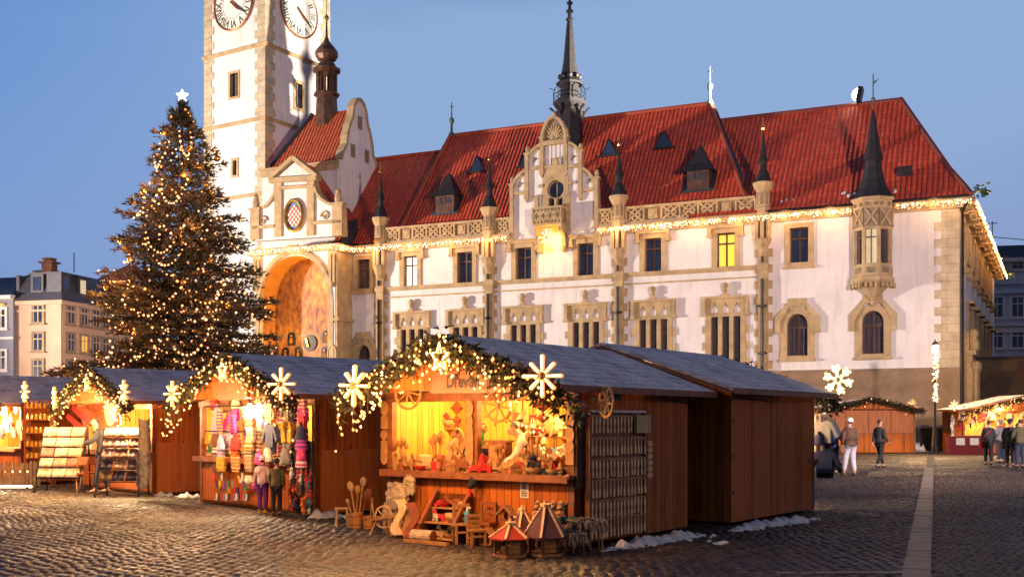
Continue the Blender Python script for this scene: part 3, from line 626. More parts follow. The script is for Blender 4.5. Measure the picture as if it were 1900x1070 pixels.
# balcony
bc = (G(994, 400)[0]+G(1053, 400)[0])/2-.12; bw = 1.02; bz0, bz1 = 15.05, 16.15; bd = 1.15
mb = MB(); mb.box(bc-bw, bc+bw, 0, bd, bz0-.15, bz0); mb.box(bc-bw-.08, bc+bw+.08, 0, bd+.08, bz1-.14, bz1); mb.box(bc-bw, bc+bw, bd-.1, bd-.04, bz0, bz1-.1, 1)
mb.box(bc-bw+.04, bc-bw+.1, 0, bd, bz0, bz1-.1, 1); mb.box(bc+bw-.1, bc+bw-.04, 0, bd, bz0, bz1-.1, 1)
for k in range(4):
    x0 = bc-bw+k*bw/2; x1 = x0+bw/2
    for p, q in (((x0, bz0), ((x0+x1)/2, bz1-.14)), ((x1, bz0), ((x0+x1)/2, bz1-.14)), ((x0, bz1-.14), ((x0+x1)/2, bz0)), ((x1, bz1-.14), ((x0+x1)/2, bz0))): mb.bar((p[0], bd, p[1]), (q[0], bd, q[1]), .1, .12, up=(0, 1, 0))
    mb.box(x0-.04, x0+.04, bd-.08, bd+.06, bz0, bz1-.14)
mb.box(bc-bw-.05, bc-bw+.05, bd-.1, bd+.08, bz0, bz1-.1); mb.box(bc+bw-.05, bc+bw+.07, bd-.1, bd+.08, bz0, bz1-.1)
for x in (bc-bw-.14, bc+bw+.14): mb.box(x-.14, x+.14, .05, .3, bz0-.35, 17.2); mb.prism([(x-.2, bz0-.35), (x+.2, bz0-.35), (x, bz0-.8)], .02, .3)
for x in (bc-bw+.12, bc+bw-.12): mb.prism([(0.0, bz0-.15), (bd-.1, bz0-.15), (bd-.15, bz0-.5), (.45, bz0-.8), (.3, bz0-1.5), (0.0, bz0-1.9)], x-.12, x+.12, ax='x'); mb.ball((x, .35, bz0-1.7), .22, 6, 5)
mb.build('balcony', [M['stone'], M['stone_dark']], GB)
# spire behind the gable
fx, fd = F.at(1057, b=-5.0)[0], -5.0
mb = MB(); mb.lathe([(.98, 20.0), (.95, 24.4), (1.05, 24.5), (1.22, 24.75), (1.22, 24.95), (.72, 25.0), (.66, 26.2), (.98, 26.15), (1.0, 26.3), (.66, 26.6), (.62, 27.0), (.46, 27.9), (.40, 28.6), (.26, 30.2), (.15, 31.2), (.08, 32.4), (.03, 33.6), (0, 34.0)], (fx, fd, 0), 8, ph=.5)
for z, r in ((30.9, .3), (31.5, .28), (32.1, .24), (32.7, .2)): mb.lathe([(.1, z-.12), (r, z), (r*.9, z+.1), (.08, z+.12)], (fx, fd, 0), 8)
SPI = mb.build('spire', M['copper'], TH)
mb = MB()
for k in range(8):
    a = 2*math.pi*(k+.5)/8; c_, s_ = math.cos(a), math.sin(a)
    mb.tube([(fx+1.15*c_, fd+1.15*s_, 24.9), (fx+1.18*c_, fd+1.18*s_, 25.5), (fx+1.05*c_, fd+1.05*s_, 25.95), (fx+.8*c_, fd+.8*s_, 26.15)], .035, 4); mb.tube([(fx+1.1*c_, fd+1.1*s_, 25.8), (fx+1.45*c_, fd+1.45*s_, 25.95)], .025, 4)
    b_ = 2*math.pi*(k+1.5)/8
    for z in (25.2, 25.5): mb.tube([(fx+1.16*c_, fd+1.16*s_, z), (fx+1.16*math.cos(b_), fd+1.16*math.sin(b_), z)], .025, 4)
mb.build('railing', M['iron'], SPI)
for k in range(8):
    mb = MB(); a = 2*math.pi*(k+.5)/8; c_, s_ = math.cos(a), math.sin(a); mb.tube([(fx+.95*c_, fd+.95*s_, 23.8), (fx+1.2*c_, fd+1.2*s_, 24.3), (fx+1.45*c_, fd+1.45*s_, 24.5)], .09, 5); mb.build('bracket', M['copper'], SPI); mb = MB(); mb.ball((fx+.68*c_, fd+.68*s_, 26.75), .22, 6, 4); mb.build('spire_knob', M['copper'], SPI)
# oriel on the right ------------------------------------------------------
oc = F.at(1620, b=.35)[0]; od = .3
mb = MB(); P8 = .5
prof = [(.05, 8.6), (.18, 8.75), (.16, 8.95), (.34, 9.15), (.58, 9.45), (1.0, 9.8), (1.18, 9.95), (1.28, 10.05), (1.28, 10.25), (1.16, 10.35), (1.16, 10.95), (1.12, 11.05)]
mb.lathe(prof, (oc, od, 0), 8, ph=P8)
for k in range(8):
    a = 2*math.pi*k/8+0; r = Matrix.Rotation(a+math.pi/8*0, 3, 'Z')
    am = 2*math.pi*(k+P8)/8; mb.cbox((oc+1.06*math.cos(am), od+1.06*math.sin(am), 12.05), (.2, .2, 2.1), Matrix.Rotation(am, 3, 'Z'))
    r = Matrix.Rotation(2*math.pi*(k+1)/8, 3, 'Z'); cc = Vector((oc, od, 0))
    mb.cbox(cc+r @ Vector((1.02, 0, 13.85))-Vector((0, 0, .05)), (.12, .82, 1.15), r, 1)
    for sg in (1, -1):
        p = cc+r @ Vector((1.1, .36*sg, 13.3)); q = cc+r @ Vector((1.1, -.36*sg, 14.3)); mb.bar(p, q, .1, .1)
    mb.cbox(cc+r @ Vector((1.07, 0, 10.66)), (.06, .5, .34), r, 1)
    for t in (-.28, 0, .28): mb.cbox(cc+r @ Vector((1.22, t, 9.78)), (.1, .16, .28), r)
    for t in (-.26, .26): mb.ball(cc+r @ Vector((1.12, t, 14.55)), .13, 6, 4, 1)
mb.lathe([(1.12, 13.05), (1.16, 13.1), (1.16, 13.22), (1.1, 13.25)], (oc, od, 0), 8, ph=P8)
mb.lathe([(1.08, 14.25), (1.2, 14.32), (1.2, 14.75), (1.34, 14.85), (1.34, 14.98)], (oc, od, 0), 8, ph=P8)
OR = mb.build('oriel', [M['stone'], M['stone_dark']], TH)
for k in range(8):
    a = 2*math.pi*(k+1)/8; r = Matrix.Rotation(a, 3, 'Z'); cc = Vector((oc, od, 0))
    if (r @ Vector((1, 0, 0))).y < -.1: continue
    q = MB(); q.cbox(cc+r @ Vector((.93, 0, 12.05)), (.05, .66, 2.0), r); q.build('pane', M['lit_d'] if k in (1,) else M['curtain'], OR)
    q = MB(); q.cbox(cc+r @ Vector((.98, 0, 12.05)), (.06, .06, 2.0), r); q.cbox(cc+r @ Vector((.98, 0, 12.6)), (.06, .7, .07), r); q.build('window', M['wframe'], OR)
mb = MB(); mb.lathe([(1.36, 14.95), (1.2, 15.12), (.88, 15.6), (.66, 16.2), (.52, 16.9), (.48, 17.3), (.6, 17.36), (.55, 17.65), (.38, 18.4), (.24, 19.3), (.12, 20.1), (.0, 20.5)], (oc, od, 0), 8, ph=P8); mb.build('oriel_spire', M['copper'], OR)
mb = MB(); mb.tube([(oc, od, 20.2), (oc, od, 22.5)], .04, 5); mb.ball((oc, od, 21.0), .13, 8, 6); mb.poly([(oc, od+.02, 22.05), (oc-.35, od+.02, 22.2), (oc, od+.02, 21.85)]); mb.poly([(oc, od-.01, 22.05), (oc, od-.01, 21.85), (oc-.35, od-.01, 22.2)]); mb.build('weather_vane', M['verdigris'], OR)
# chapel bay with the great niche ------------------------------------------
bD = 1.9; bR = F.at(627, b=bD)[0]; bL = F.at(470, b=bD)[0]
def B(px, py, d=bD): return F.at(px, py, d)
nR, nL = B(612, 600)[0], B(483, 600)[0]; ncx = (nR+nL)/2; sz = B(547, 568)[1]; az = B(547, 474)[1]
def ogive(sr, sl, zs, zt, z0, n=8):
    c = (sr+sl)/2; w = (sl-sr)/2
    right = [(c-w*math.cos(k*math.pi/2/n)**.92, zs+(zt-zs)*math.sin(k*math.pi/2/n)) for k in range(n)]
    return [(sl, z0), (sr, z0)][::-1][:0]+[(sr, z0)]+right+[(c, zt)]+[(2*c-x, z) for x, z in reversed(right)]+[(sl, z0)]
arch_o = ogive(nR, nL, sz, az, .2)
mb = MB(); mb.holed(rect(bR, bL, 0, 14.4), [arch_o], bD, 1.85, 0, 2)
mb.box(bR-.01, bR+.25, -.3, bD-.02, 0, 14.4, 1); mb.box(bL-.25, bL+.01, -.3, bD-.02, 0, 14.4, 1)
gold_plaster = mat('gilded_vault', (.55, .24, .035), .6, var=.25, scale=.9)
M['mosaic'] = mat('mosaic_mural', (.46, .19, .04), .6, var=.6, scale=2.2, col2=(.10, .03, .02), bump=.3, bscale=9, stretch=(1.3, 1, .7))
BAY = mb.build('niche_bay', [M['plaster'], M['stone'], gold_plaster], TH)
mb = MB(); mb.box(nR-.3, nL+.3, .02, .06, 0, 15, 0); mb.box(nR, nL, .06, .09, 8.15, 8.32, 1)
zz = 8.1
mb.build('mural', [M['mosaic'], M['stone_dark']], BAY)
mb = MB()
for px, py, w in ((541, 628, .7), (606, 624, .7), (530, 656, .62), (554, 655, .62), (603, 655, .62)):
    a, z = F.at(px, py, .1); mb.prism(archloop(a-w/2, a+w/2, z-.5, z+.2, z+.5, 6), .06, .14); 
a, z = F.at(575, 636, .1); mb.prism([(a+.62*math.cos(R(t)), z+.62*math.sin(R(t))) for t in range(0, 360, 20)], .06, .15)
mb.build('clock_opening', M['iron'], BAY)
mb = MB(); random.seed(3)
for px, py, w in ((541, 628, .7), (606, 624, .7), (530, 656, .62), (554, 655, .62), (603, 655, .62)):
    a, z = F.at(px, py, .14); mb.lathe([(.1, z-.42), (.16, z-.3), (.1, z), (.06, z+.08)], (a, .2, 0), 6); mb.ball((a, .2, z+.2), .1, 6, 5)
a, z = F.at(575, 636, .15); mb.bar((a+.1, .2, z-.3), (a+.3, .2, z+.35), .12); mb.build('figure', M['gold'], BAY)
mb = MB()
for px, py, rx, rz in ((533, 497, .75, .42), (505, 540, .5, .8), (499, 600, .5, .9)):
    pass
ao2 = ogive(nR-.22, nL+.22, sz, az+.24, .2); 
for p, q in zip(ao2[:-1], ao2[1:]): mb.bar((p[0], bD+.05, p[1]), (q[0], bD+.05, q[1]), .34, .26, up=(0, 1, 0))
for x in (bR+.42, bL-.42):
    mb.box(x-.42, x+.42, bD-.1, bD+.10, 0, 14.3)
mb.box(bR-.12, nR-.02, bD-.15, bD+.2, 9.02, 9.25); mb.box(nL+.02, bL+.12, bD-.15, bD+.2, 9.02, 9.25)
mb.box(bR-.2, bR+.02, -.1, bD+.2, 9.02, 9.25)
for x in (bR+.42, bL-.42):
    for k in (-.16, .16): mb.box(x+k-.09, x+k+.09, bD+.10, bD+.2, 11.8, 13.9)
    mb.ball((x, bD+.12, 11.7), .24, 8, 5); mb.tube([(x+.36*math.cos(R(t)), bD+.14, 6.6+.62*math.sin(R(t))) for t in range(0, 360, 24)], .09, 5, closed=True)
mb.cbox((ncx, bD+.18, az+.5), (.9, .3, .5)); mb.ball((ncx, bD+.25, az+.45), .25, 8, 5)
mb.box(bR-.3, bL+.3, bD-.2, bD+.3, 14.2, 14.4); mb.box(bR-.4, bL+.4, -.2, bD+.5, 14.4, 14.62); mb.box(bR-.3, bR, -.2, bD+.3, 14.12, 14.4)
mb.build('bay_trim', M['stone'], BAY)
mb = MB()
for x in (bR+.42, bL-.42): mb.box(x-.24, x+.24, bD+.10, bD+.125, 9.4, 11.5); mb.box(x-.24, x+.24, bD+.10, bD+.125, 3, 5.9); mb.box(x-.24, x+.24, bD+.10, bD+.125, 7.3, 8.9); mb.lathe([(.0, 6.1), (.24, 6.3), (.26, 6.6), (.24, 6.9), (0, 7.1)], (x, bD+.06, 0), 12, sy=.3)
mb.build('bay_panel', M['plaster'], BAY)
for z, h in ((11.6, .9), (8.6, 1.0), (6.8, .9)):
    mb = MB(); mb.prism([((bD-.9)+.55*math.cos(R(t)), z+h*math.sin(R(t))) for t in range(0, 360, 24)], nL-.06, nL+.05, ax='x'); mb.build('roundel', M['mosaic'], BAY)
lamp('niche_light', 'POINT', (ncx-1.2, bD-.2, 12.2), 420, (1, .58, .16), shadow_soft_size=.3, parent=BAY); lamp('niche_light', 'POINT', (ncx+1.4, bD-.1, 8.0), 260, (1, .58, .16), shadow_soft_size=.3, parent=BAY)
# attic of the bay
ad = bD-.25
def A(x, y): return F.at(x, y, ad)
mb = MB(); left = [(470, 447), (470, 392), (480, 388), (494, 383), (504, 372), (511, 358), (512, 345), (512, 333)]; right = [(583, 330), (583, 343), (588, 358), (597, 370), (608, 377), (620, 381), (634, 384), (636, 437)]
outA = [A(*p) for p in right[::-1]+left[::-1]]
ov = A(547, 400); oval = [(ov[0]+.78*math.cos(R(t)), ov[1]+1.15*math.sin(R(t))) for t in range(0, 360, 18)]
mb.holed(outA, [], ad, .5); AT = mb.build('attic', M['plaster'], BAY)
mb = MB()
for seg in (right[::-1], left[::-1]):
    ribbon(mb, [A(*p) for p in seg], .2, ad-.5, ad+.16)
for x0, x1, y0, y1 in ((511, 524, 332, 440), (571, 584, 328, 438)):
    p, q = A(x0, y1), A(x1, y0); mb.box(p[0], q[0], ad-.3, ad+.14, p[1], q[1])
for x, y0, y1 in ((475, 390, 445), (628, 380, 438)):
    p = A(x, y1); q = A(x, y0); mb.box(p[0]-.42, p[0]+.42, ad-.3, ad+.2, p[1], q[1]); mb.box(p[0]-.52, p[0]+.52, ad-.3, ad+.28, q[1], q[1]+.15); mb.lathe([(.24, q[1]+.15), (.3, q[1]+.5), (.2, q[1]+.9), (.24, q[1]+1.0), (.05, q[1]+1.25), (0, q[1]+1.3)], (p[0], ad, 0), 8)
for (x0, y0), (x1, y1) in (((636, 411), (584, 414)), ((511, 420), (470, 423)), ((584, 346), (511, 350))):
    p, q = A(x0, y0), A(x1, y1); mb.bar((p[0], ad, p[1]), (q[0], ad, q[1]), .22, .4, up=(0, 1, 0))
for x, y, sg in ((604, 401, 1), (489, 410, -1)):
    c_ = A(x, y); mb.tube([(c_[0]+sg*(.42-.035*k)*math.cos(k*.75), ad+.06, c_[1]+(.42-.035*k)*math.sin(k*.75)) for k in range(12)], .07, 5)
e0, e1, e2 = A(591, 331), A(503, 336), A(547, 294)
mb.bar((e0[0], ad, e0[1]), (e1[0], ad, e1[1]), .35, .7, up=(0, 1, 0)); mb.bar((e0[0], ad, e0[1]+.1), (e2[0], ad, e2[1]), .32, .75, up=(0, 1, 0)); mb.bar((e1[0], ad, e1[1]+.1), (e2[0], ad, e2[1]), .32, .75, up=(0, 1, 0))
mb.build('attic_trim', M['stone'], AT)
mb = MB(); mb.prism([(e0[0]+.3, e0[1]+.1), (e1[0]-.3, e1[1]+.1), (e2[0], e2[1]-.3)], ad-.4, ad+.05); mb.build('tympanum', M['plaster'], AT)
mb = MB(); mb.tube([(x, ad+.1, z) for x, z in oval], .14, 6, closed=True); mb.build('medallion_ring', M['gold'], AT)
MED = MB(); MED.prism(oval, ad, ad+.06, 0)
for i in range(7):
    for j in range(8):
        x = ov[0]+(i-3)*.17; z = ov[1]+(j-3.6)*.2
        if ((x-ov[0])/.62)**2+((z-ov[1]+.05)/.88)**2 < .92: MED.box(x-.082, x+.082, ad+.06, ad+.085, z-.097, z+.097, 1 if (i+j) % 2 else 2)
MED.build('medallion', [mat('enamel_blue', (.08, .22, .42), .5), mat('enamel_red', (.42, .05, .02), .5), mat('enamel_white', (.75, .7, .62), .5)], AT)
# roof behind the pediment
rz = e2[1]-.1; zl = 16.2
mb = MB(); c2 = e2[0]; mb.quad((bR+.2, ad-.5, zl), (bR+.2, -2, zl), (c2, -2, rz), (c2, ad-.5, rz)); mb.quad((bL-.2, ad-.5, zl), (c2, ad-.5, rz), (c2, -2, rz), (bL-.2, -2, zl)); mb.build('bay_roof', M['tiles_y'], BAY)
mb = MB(); mb.quad((bR-.4, bD+.4, 14.65), (bL+.4, bD+.4, 14.65), (bL+.4, -1, 14.75), (bR-.4, -1, 14.75)); mb.quad((bR+.1, ad-.4, 14.7), (bR+.1, -1, 14.7), (bR+.2, -1, 17), (bR+.2, ad-.4, 16.3)); mb.build('bay_leads', M['lead'], BAY)
# cross wing with baroque gable
wd0, wd1, wz = -1.0, -6.0, 21.45; wm = (wd0+wd1)/2; wr = F.at(628, b=wd0)[0]; wl = 50.9; rzz = 26.15
mb = MB(); mb.box(wr, wl, wd1, wd0, 14, wz); WG = mb.build('cross_wing', M['plaster'], TH)
mb = MB(); mb.box(wr-.1, wl, wd0, wd0+.18, wz-.55, wz-.1); mb.box(wr-.15, wl, wd0, wd0+.4, wz-.1, wz+.05); mb.build('wing_cornice', M['stone'], WG)
mb = MB(); k0 = F.at(505, b=wd0)[0]; k1 = F.at(580, b=wm)[0]
mb.quad((wr+.05, wd0+.35, wz+.08), (wr+.05, wm, rzz), (k1, wm, rzz), (k0, wd0+.35, wz+.08)); mb.quad((wr+.05, wd1, wz), (k0, wd1, wz), (k1, wm, rzz), (wr+.05, wm, rzz)); mb.poly([(k0, wd0+.35, wz+.08), (k1, wm, rzz), (k0+1, wd1, wz)])
o = mb.build('wing_roof', M['tiles_o'], WG); q = MB(); q.tube([(k0, wd0+.35, wz+.15), (k1, wm, rzz+.05)], .18, 5); q.build('flashing', M['lead'], o)
gp_ = [(wd0+.1, 14), (wd0+.1, 21.6), (wd0-.15, 22.3), (wd0-.62, 22.9), (wd0-.7, 23.6), (wd0-1.05, 24.5), (wd0-1.45, 25.2), (wd0-1.6, 26.0), (wd0-1.95, 26.6), (wm, 26.85)]
full = gp_+[(2*wm-d, z) for d, z in reversed(gp_[:-1])]
mb = MB(); mb.prism(full, wr-.3, wr+.12, 0, ax='x'); GG = mb.build('baroque_gable', [M['plaster']], WG)
mb = MB()
for p, q in zip(full[1:-2], full[2:-1]): mb.bar((wr-.1, p[0], p[1]), (wr-.1, q[0], q[1]), .6, .26)
mb.build('gable_coping', M['stone'], GG)
for d, z in ((wm, 25.0), (wm+1.0, 22.6), (wm-1.0, 22.6)): mb = MB(); mb.box(wr-.36, wr-.3, d-.28, d+.28, z-.5, z+.5); mb.build('gable_window', M['stone_dark'], GG)
# ridge turret
tx = F.at(606, b=wm)[0]; mb = MB()
mb.lathe([(.92, 25.0), (.88, 26.2), (.82, 27.4), (1.05, 27.5), (1.05, 27.65), (.78, 27.75)], (tx, wm, 0), 8, ph=.5)
for k in range(8):
    a = 2*math.pi*(k+.5)/8; mb.cbox((tx+.74*math.cos(a), wm+.74*math.sin(a), 28.5), (.2, .2, 1.7), Matrix.Rotation(a, 3, 'Z'))
mb.lathe([(.8, 29.25), (1.1, 29.4), (1.12, 29.6), (.8, 29.75), (.7, 30.0), (.45, 30.05), (.45, 30.2), (.7, 30.3), (.92, 30.65), (.92, 30.95), (.62, 31.35), (.28, 31.75), (.1, 32.2), (.05, 34.0), (0, 34.1)], (tx, wm, 0), 12, ph=.5)
TU = mb.build('ridge_turret', M['copper_b'], TH)
mb = MB(); mb.ball((tx, wm, 33.7), .2, 8, 6); mb.tube([(tx, wm, 33.8), (tx, wm, 35.4)], .035, 4); mb.build('finial', M['gold'], TU)
mb = MB(); mb.poly([(tx+.3, wm, 35.4), (tx-.1, wm, 35.0), (tx, wm, 35.6)]); mb.build('weather_vane', M['iron'], TU)
# side portal and low annex
mb = MB(); mb.box(33.5, 35.2, 0, .7, 0, 5.6); mb.box(33.3, 35.4, 0, .9, 5.6, 5.85); mb.prism([(33.4, 5.85), (35.3, 5.85), (34.9, 7.0), (33.8, 7.0)], 0, .5)
for a in (33.6, 35.1): mb.lathe([(.25, 0), (.25, .4), (.18, .5), (.16, 4.6), (.26, 4.8), (.26, 5.2)], (a, .85, 0), 10)
mb.ball((34.4, .7, 6.9), .3, 8, 6); mb.lathe([(.3, 5.9), (.35, 6.3), (.2, 6.7)], (34.4, .7, 0), 8); mb.xform(S2F); mb.build('side_portal', M['stone'], TH)
mb = MB(); mb.box(23.6, 25.2, 0, 4.4, 0, 5.85); mb.box(23.5, 25.3, 0, 4.5, 5.85, 6.0, 1); mb.xform(S2F); AN = mb.build('annex', [M['rustic'], M['lead']], TH)
mb = MB(); mb.box(25.2, 25.26, 2.7, 4.2, 4.6, 5.7); mb.xform(S2F); mb.build('poster', mat('faded_poster', (.42, .13, .08), .6, col2=(.08, .07, .05), scale=2.5), AN)
# leafy copper waterspouts at the roof corners
def spout(P):
    mb = MB(); random.seed(int(P[2]*100)); P = Vector(P)
    mb.tube([P, P+Vector((-.35, .25, .1)), P+Vector((-.7, .5, .05))], [.1, .08, .05], 6)
    for k in range(26):
        c = P+Vector((-random.uniform(.1, 1.0), random.uniform(-.1, .7), random.uniform(-.35, .45))); rt = Matrix.Rotation(random.uniform(0, 6), 3, 'Z') @ Matrix.Rotation(random.uniform(-1, 1), 3, 'X')
        q = [c+rt @ Vector(v) for v in ((-.16, 0, 0), (0, .06, .1), (.18, 0, 0), (0, -.06, -.1))]; mb.poly(q)
    mb.build('leafy_waterspout', mat('green_copper', (.05, .10, .06), .5, .4, var=.5), TH)
spout((-.75, .5, 14.85)); spout(S2F @ Vector((.3, .7, 14.5)))
# ============================================================ CLOCK TOWER
T = Frame((-19.7, 86.0), (-.848, .53)); TW, TD = 6.9, 7.6
CT = fthing(T, 'clock_tower', 'tall white square clock tower with tan corner stones behind the christmas tree', 'clock tower')
mb = MB(); wz0 = 29.0
lw = [rect(3.0, 3.9, 28.1, 30.0), rect(3.15, 3.6, 21.7, 22.9)]
mb.holed(rect(0, TW, 0, 46), lw, 0, .35, 0, 1)
v0 = len(mb.v); rw_ = [rect(-4.25, -3.45, 27.6, 29.6)]; mb.holed(rect(-TD, 0, 0, 46), rw_, 0, .35, 0, 1, ax='x')
for i in range(v0, len(mb.v)):
    x, y, z = mb.v[i]; mb.v[i] = (-x if abs(x) > 1e-6 else 0, y, z)
mb.poly([(TW, 0, 0), (TW, -TD, 0), (TW, -TD, 46), (TW, 0, 46)]); mb.poly([(0, -TD, 0), (TW, -TD, 0), (TW, -TD, 46), (0, -TD, 46)])
mb.build('wall', [M['plaster'], M['stone']], CT)
for e in range(3):
    mb = MB(); z = 2; k = 0
    while z < 45.5:
        w = 1.1 if k % 2 else .82
        if e == 0: mb.box(-.05, w, -.2, .05, z, z+.62); mb.box(-.05, .2, -w, -.2, z, z+.62)
        elif e == 1: mb.box(TW-w, TW+.05, -.2, .05, z, z+.62)
        else: mb.box(-.05, .2, -TD-.05, -TD+w, z, z+.62)
        z += .62; k += 1
    mb.build('corner_quoins', M['quoin'], CT)
for z in (19.9, 25.9, 31.8, 41.5):
    mb = MB(); mb.box(-.15, TW+.15, -.1, .15, z-.16, z+.12); mb.box(-.15, .1, -TD-.15, -.1, z-.16, z+.12); mb.box(-.22, TW+.22, .0, .22, z+.02, z+.1); mb.box(-.22, 0, -TD-.2, 0, z+.02, z+.1); mb.build('string_course', M['stone'], CT)
mb = MB(); mb.lathe([(5.6, 46), (5.8, 46.3), (4.0, 48.5), (2, 51), (0, 56)], (TW/2, -TD/2, 0), 4, ph=.5); mb.build('tower_cap', M['copper'], CT)
for (x0, x1, z0, z1) in ((3.0, 3.9, 28.1, 30.0), (3.15, 3.6, 21.7, 22.9)):
    mb = MB(); mb.box(x0, x1, -.3, -.26, z0, z1); o = mb.build('window', M['glass'], CT); mb = MB(); w = .2
    for a, b, c_, d in ((x0-w, x0, z0-w, z1+w), (x1, x1+w, z0-w, z1+w), (x0, x1, z1, z1+w), (x0, x1, z0-w, z0)): mb.box(a, b, -.25, .06, c_, d)
    mb.bar(((x0+x1)/2, -.2, z0), ((x0+x1)/2, -.2, z1), .05); mb.build('surround', M['stone'], o)
mb = MB(); mb.box(.26, .3, -4.25, -3.45, 27.6, 29.6); o = mb.build('window', M['glass'], CT); mb = MB()
for a, b, c_, d in ((-4.5, -4.25, 27.35, 29.85), (-3.45, -3.2, 27.35, 29.85), (-4.25, -3.45, 29.6, 29.85), (-4.25, -3.45, 27.35, 27.6)): mb.box(-.06, .25, a, b, c_, d)
mb.bar((.2, -3.85, 27.6), (.2, -3.85, 29.6), .06); mb.build('surround', M['stone'], o)
dial = mat('clock_dial', (.80, .77, .68), .5, var=.08); ink = mat('clock_numerals', (.04, .06, .05), .5); rust = mat('bronze_ring', (.36, .13, .05), .45, .5, var=.3)
NUM = ['XII', 'I', 'II', 'III', 'IV', 'V', 'VI', 'VII', 'VIII', 'IX', 'X', 'XI']
for c_, rot, hrs, mins in ((Vector((3.45, .05, 35.65)), Matrix.Rotation(math.pi, 4, 'Z'), 4.35, 21), (Vector((-.05, -3.8, 35.6)), Matrix.Rotation(math.pi/2*3, 4, 'Z'), 4.35, 21)):
    # local dial space: x right as seen, z up, facing -y
    base = Matrix.Translation(c_) @ rot
    mb = MB(); r = 2.15
    pts = [(r*math.cos(R(t)), r*math.sin(R(t))) for t in range(0, 360, 10)]
    mb.prism(pts, 0, -.06, 0); mb.xform(base); DF = mb.build('clock_face', dial, CT)
    mb = MB(); mb.tube([(r*math.cos(R(t)), -.08, r*math.sin(R(t))) for t in range(0, 360, 10)], .09, 6, closed=True); mb.xform(base); mb.build('clock_ring', rust, DF)
    mb = MB()
    for i, n in enumerate(NUM):
        a = 2*math.pi*i/12; add_text(mb, n, .74, bold=.018, M= Matrix.Translation((1.62*math.sin(a), -.075, 1.62*math.cos(a))) @ Matrix.Rotation(a, 4, 'Y') @ Matrix.Rotation(R(90), 4, 'X') @ Matrix.Diagonal((1, 1.15, 1, 1)))
    mb.tube([(1.22*math.cos(R(t)), -.07, 1.22*math.sin(R(t))) for t in range(0, 360, 10)], .02, 4, closed=True); mb.xform(base); mb.build('numerals', ink, DF)
    for nm, an, ln, w, mt in (('hour_hand', hrs/12*2*math.pi, 1.15, .2, rust), ('minute_hand', mins/60*2*math.pi, 1.75, .13, ink)):
        mb = MB(); mb.prism([(-w*.5, -.35), (w*.5, -.35), (w*.7, ln*.6), (0, ln), (-w*.7, ln*.6)], -.12, -.16); mb.xform(base @ Matrix.Rotation(an, 4, 'Y')); mb.build(nm, mt, DF)
# ============================================================ GROUND
gm = mat_brick('square_paving', (.105, .085, .075), (.06, .05, .048), (.018, .016, .018), .19, .14, rough=.75, msize=.016, coords='XY', bump=1.0, ngroove=.8)
mb = MB(); mb.poly([(-600, -60, -.016), (600, -60, -.016), (600, 900, -.016), (-600, 900, -.016)]); mb.build('ground', gm, kind='structure')
M['cobble'] = mat('granite_cobble', (.078, .056, .043), .46, var=.7, scale=5.5, bump=.4, bscale=60, spec=.35)
def stones(m):
    N, L, b = nodes_of(m); src = b.inputs['Base Color'].links[0].from_socket; g = N.new('ShaderNodeNewGeometry'); r = N.new('ShaderNodeValToRGB'); e = r.color_ramp.elements; e[0].color = (.45, .43, .45, 1); e[1].color = (1.45, 1.35, 1.25, 1); k = e.new(.5); k.color = (.95, .93, .9, 1); L.new(g.outputs['Random Per Island'], r.inputs[0])
    x = N.new('ShaderNodeMixRGB'); x.blend_type = 'MULTIPLY'; x.inputs[0].default_value = 1; L.new(src, x.inputs[1]); L.new(r.outputs[0], x.inputs[2])
    tc = N.new('ShaderNodeTexCoord'); n = N.new('ShaderNodeTexNoise'); n.inputs['Scale'].default_value = .38; n.inputs['Detail'].default_value = 5; L.new(tc.outputs['Object'], n.inputs[0]); q = N.new('ShaderNodeValToRGB'); q.color_ramp.elements[0].position = .38; q.color_ramp.elements[0].color = (.6, .6, .62, 1); q.color_ramp.elements[1].position = .66; L.new(n.outputs[0], q.inputs[0])
    y = N.new('ShaderNodeMixRGB'); y.blend_type = 'MULTIPLY'; y.inputs[0].default_value = 1; L.new(x.outputs[0], y.inputs[1]); L.new(q.outputs[0], y.inputs[2]); L.new(y.outputs[0], b.inputs['Base Color'])
    mr = N.new('ShaderNodeMapRange'); mr.inputs['From Min'].default_value = .35; mr.inputs['From Max'].default_value = .65; mr.inputs['To Min'].default_value = .40; mr.inputs['To Max'].default_value = .70; L.new(n.outputs[0], mr.inputs['Value']); L.new(mr.outputs[0], b.inputs['Roughness'])   # damp and dry patches
stones(M['cobble'])
k0, k1 = gp(1708, 1000), gp(1724, 870); kd = (k1-k0).normalized(); kn = Vector((kd.y, -kd.x, 0))
def kside(x, y): return (x-k0.x)*kn.x+(y-k0.y)*kn.y
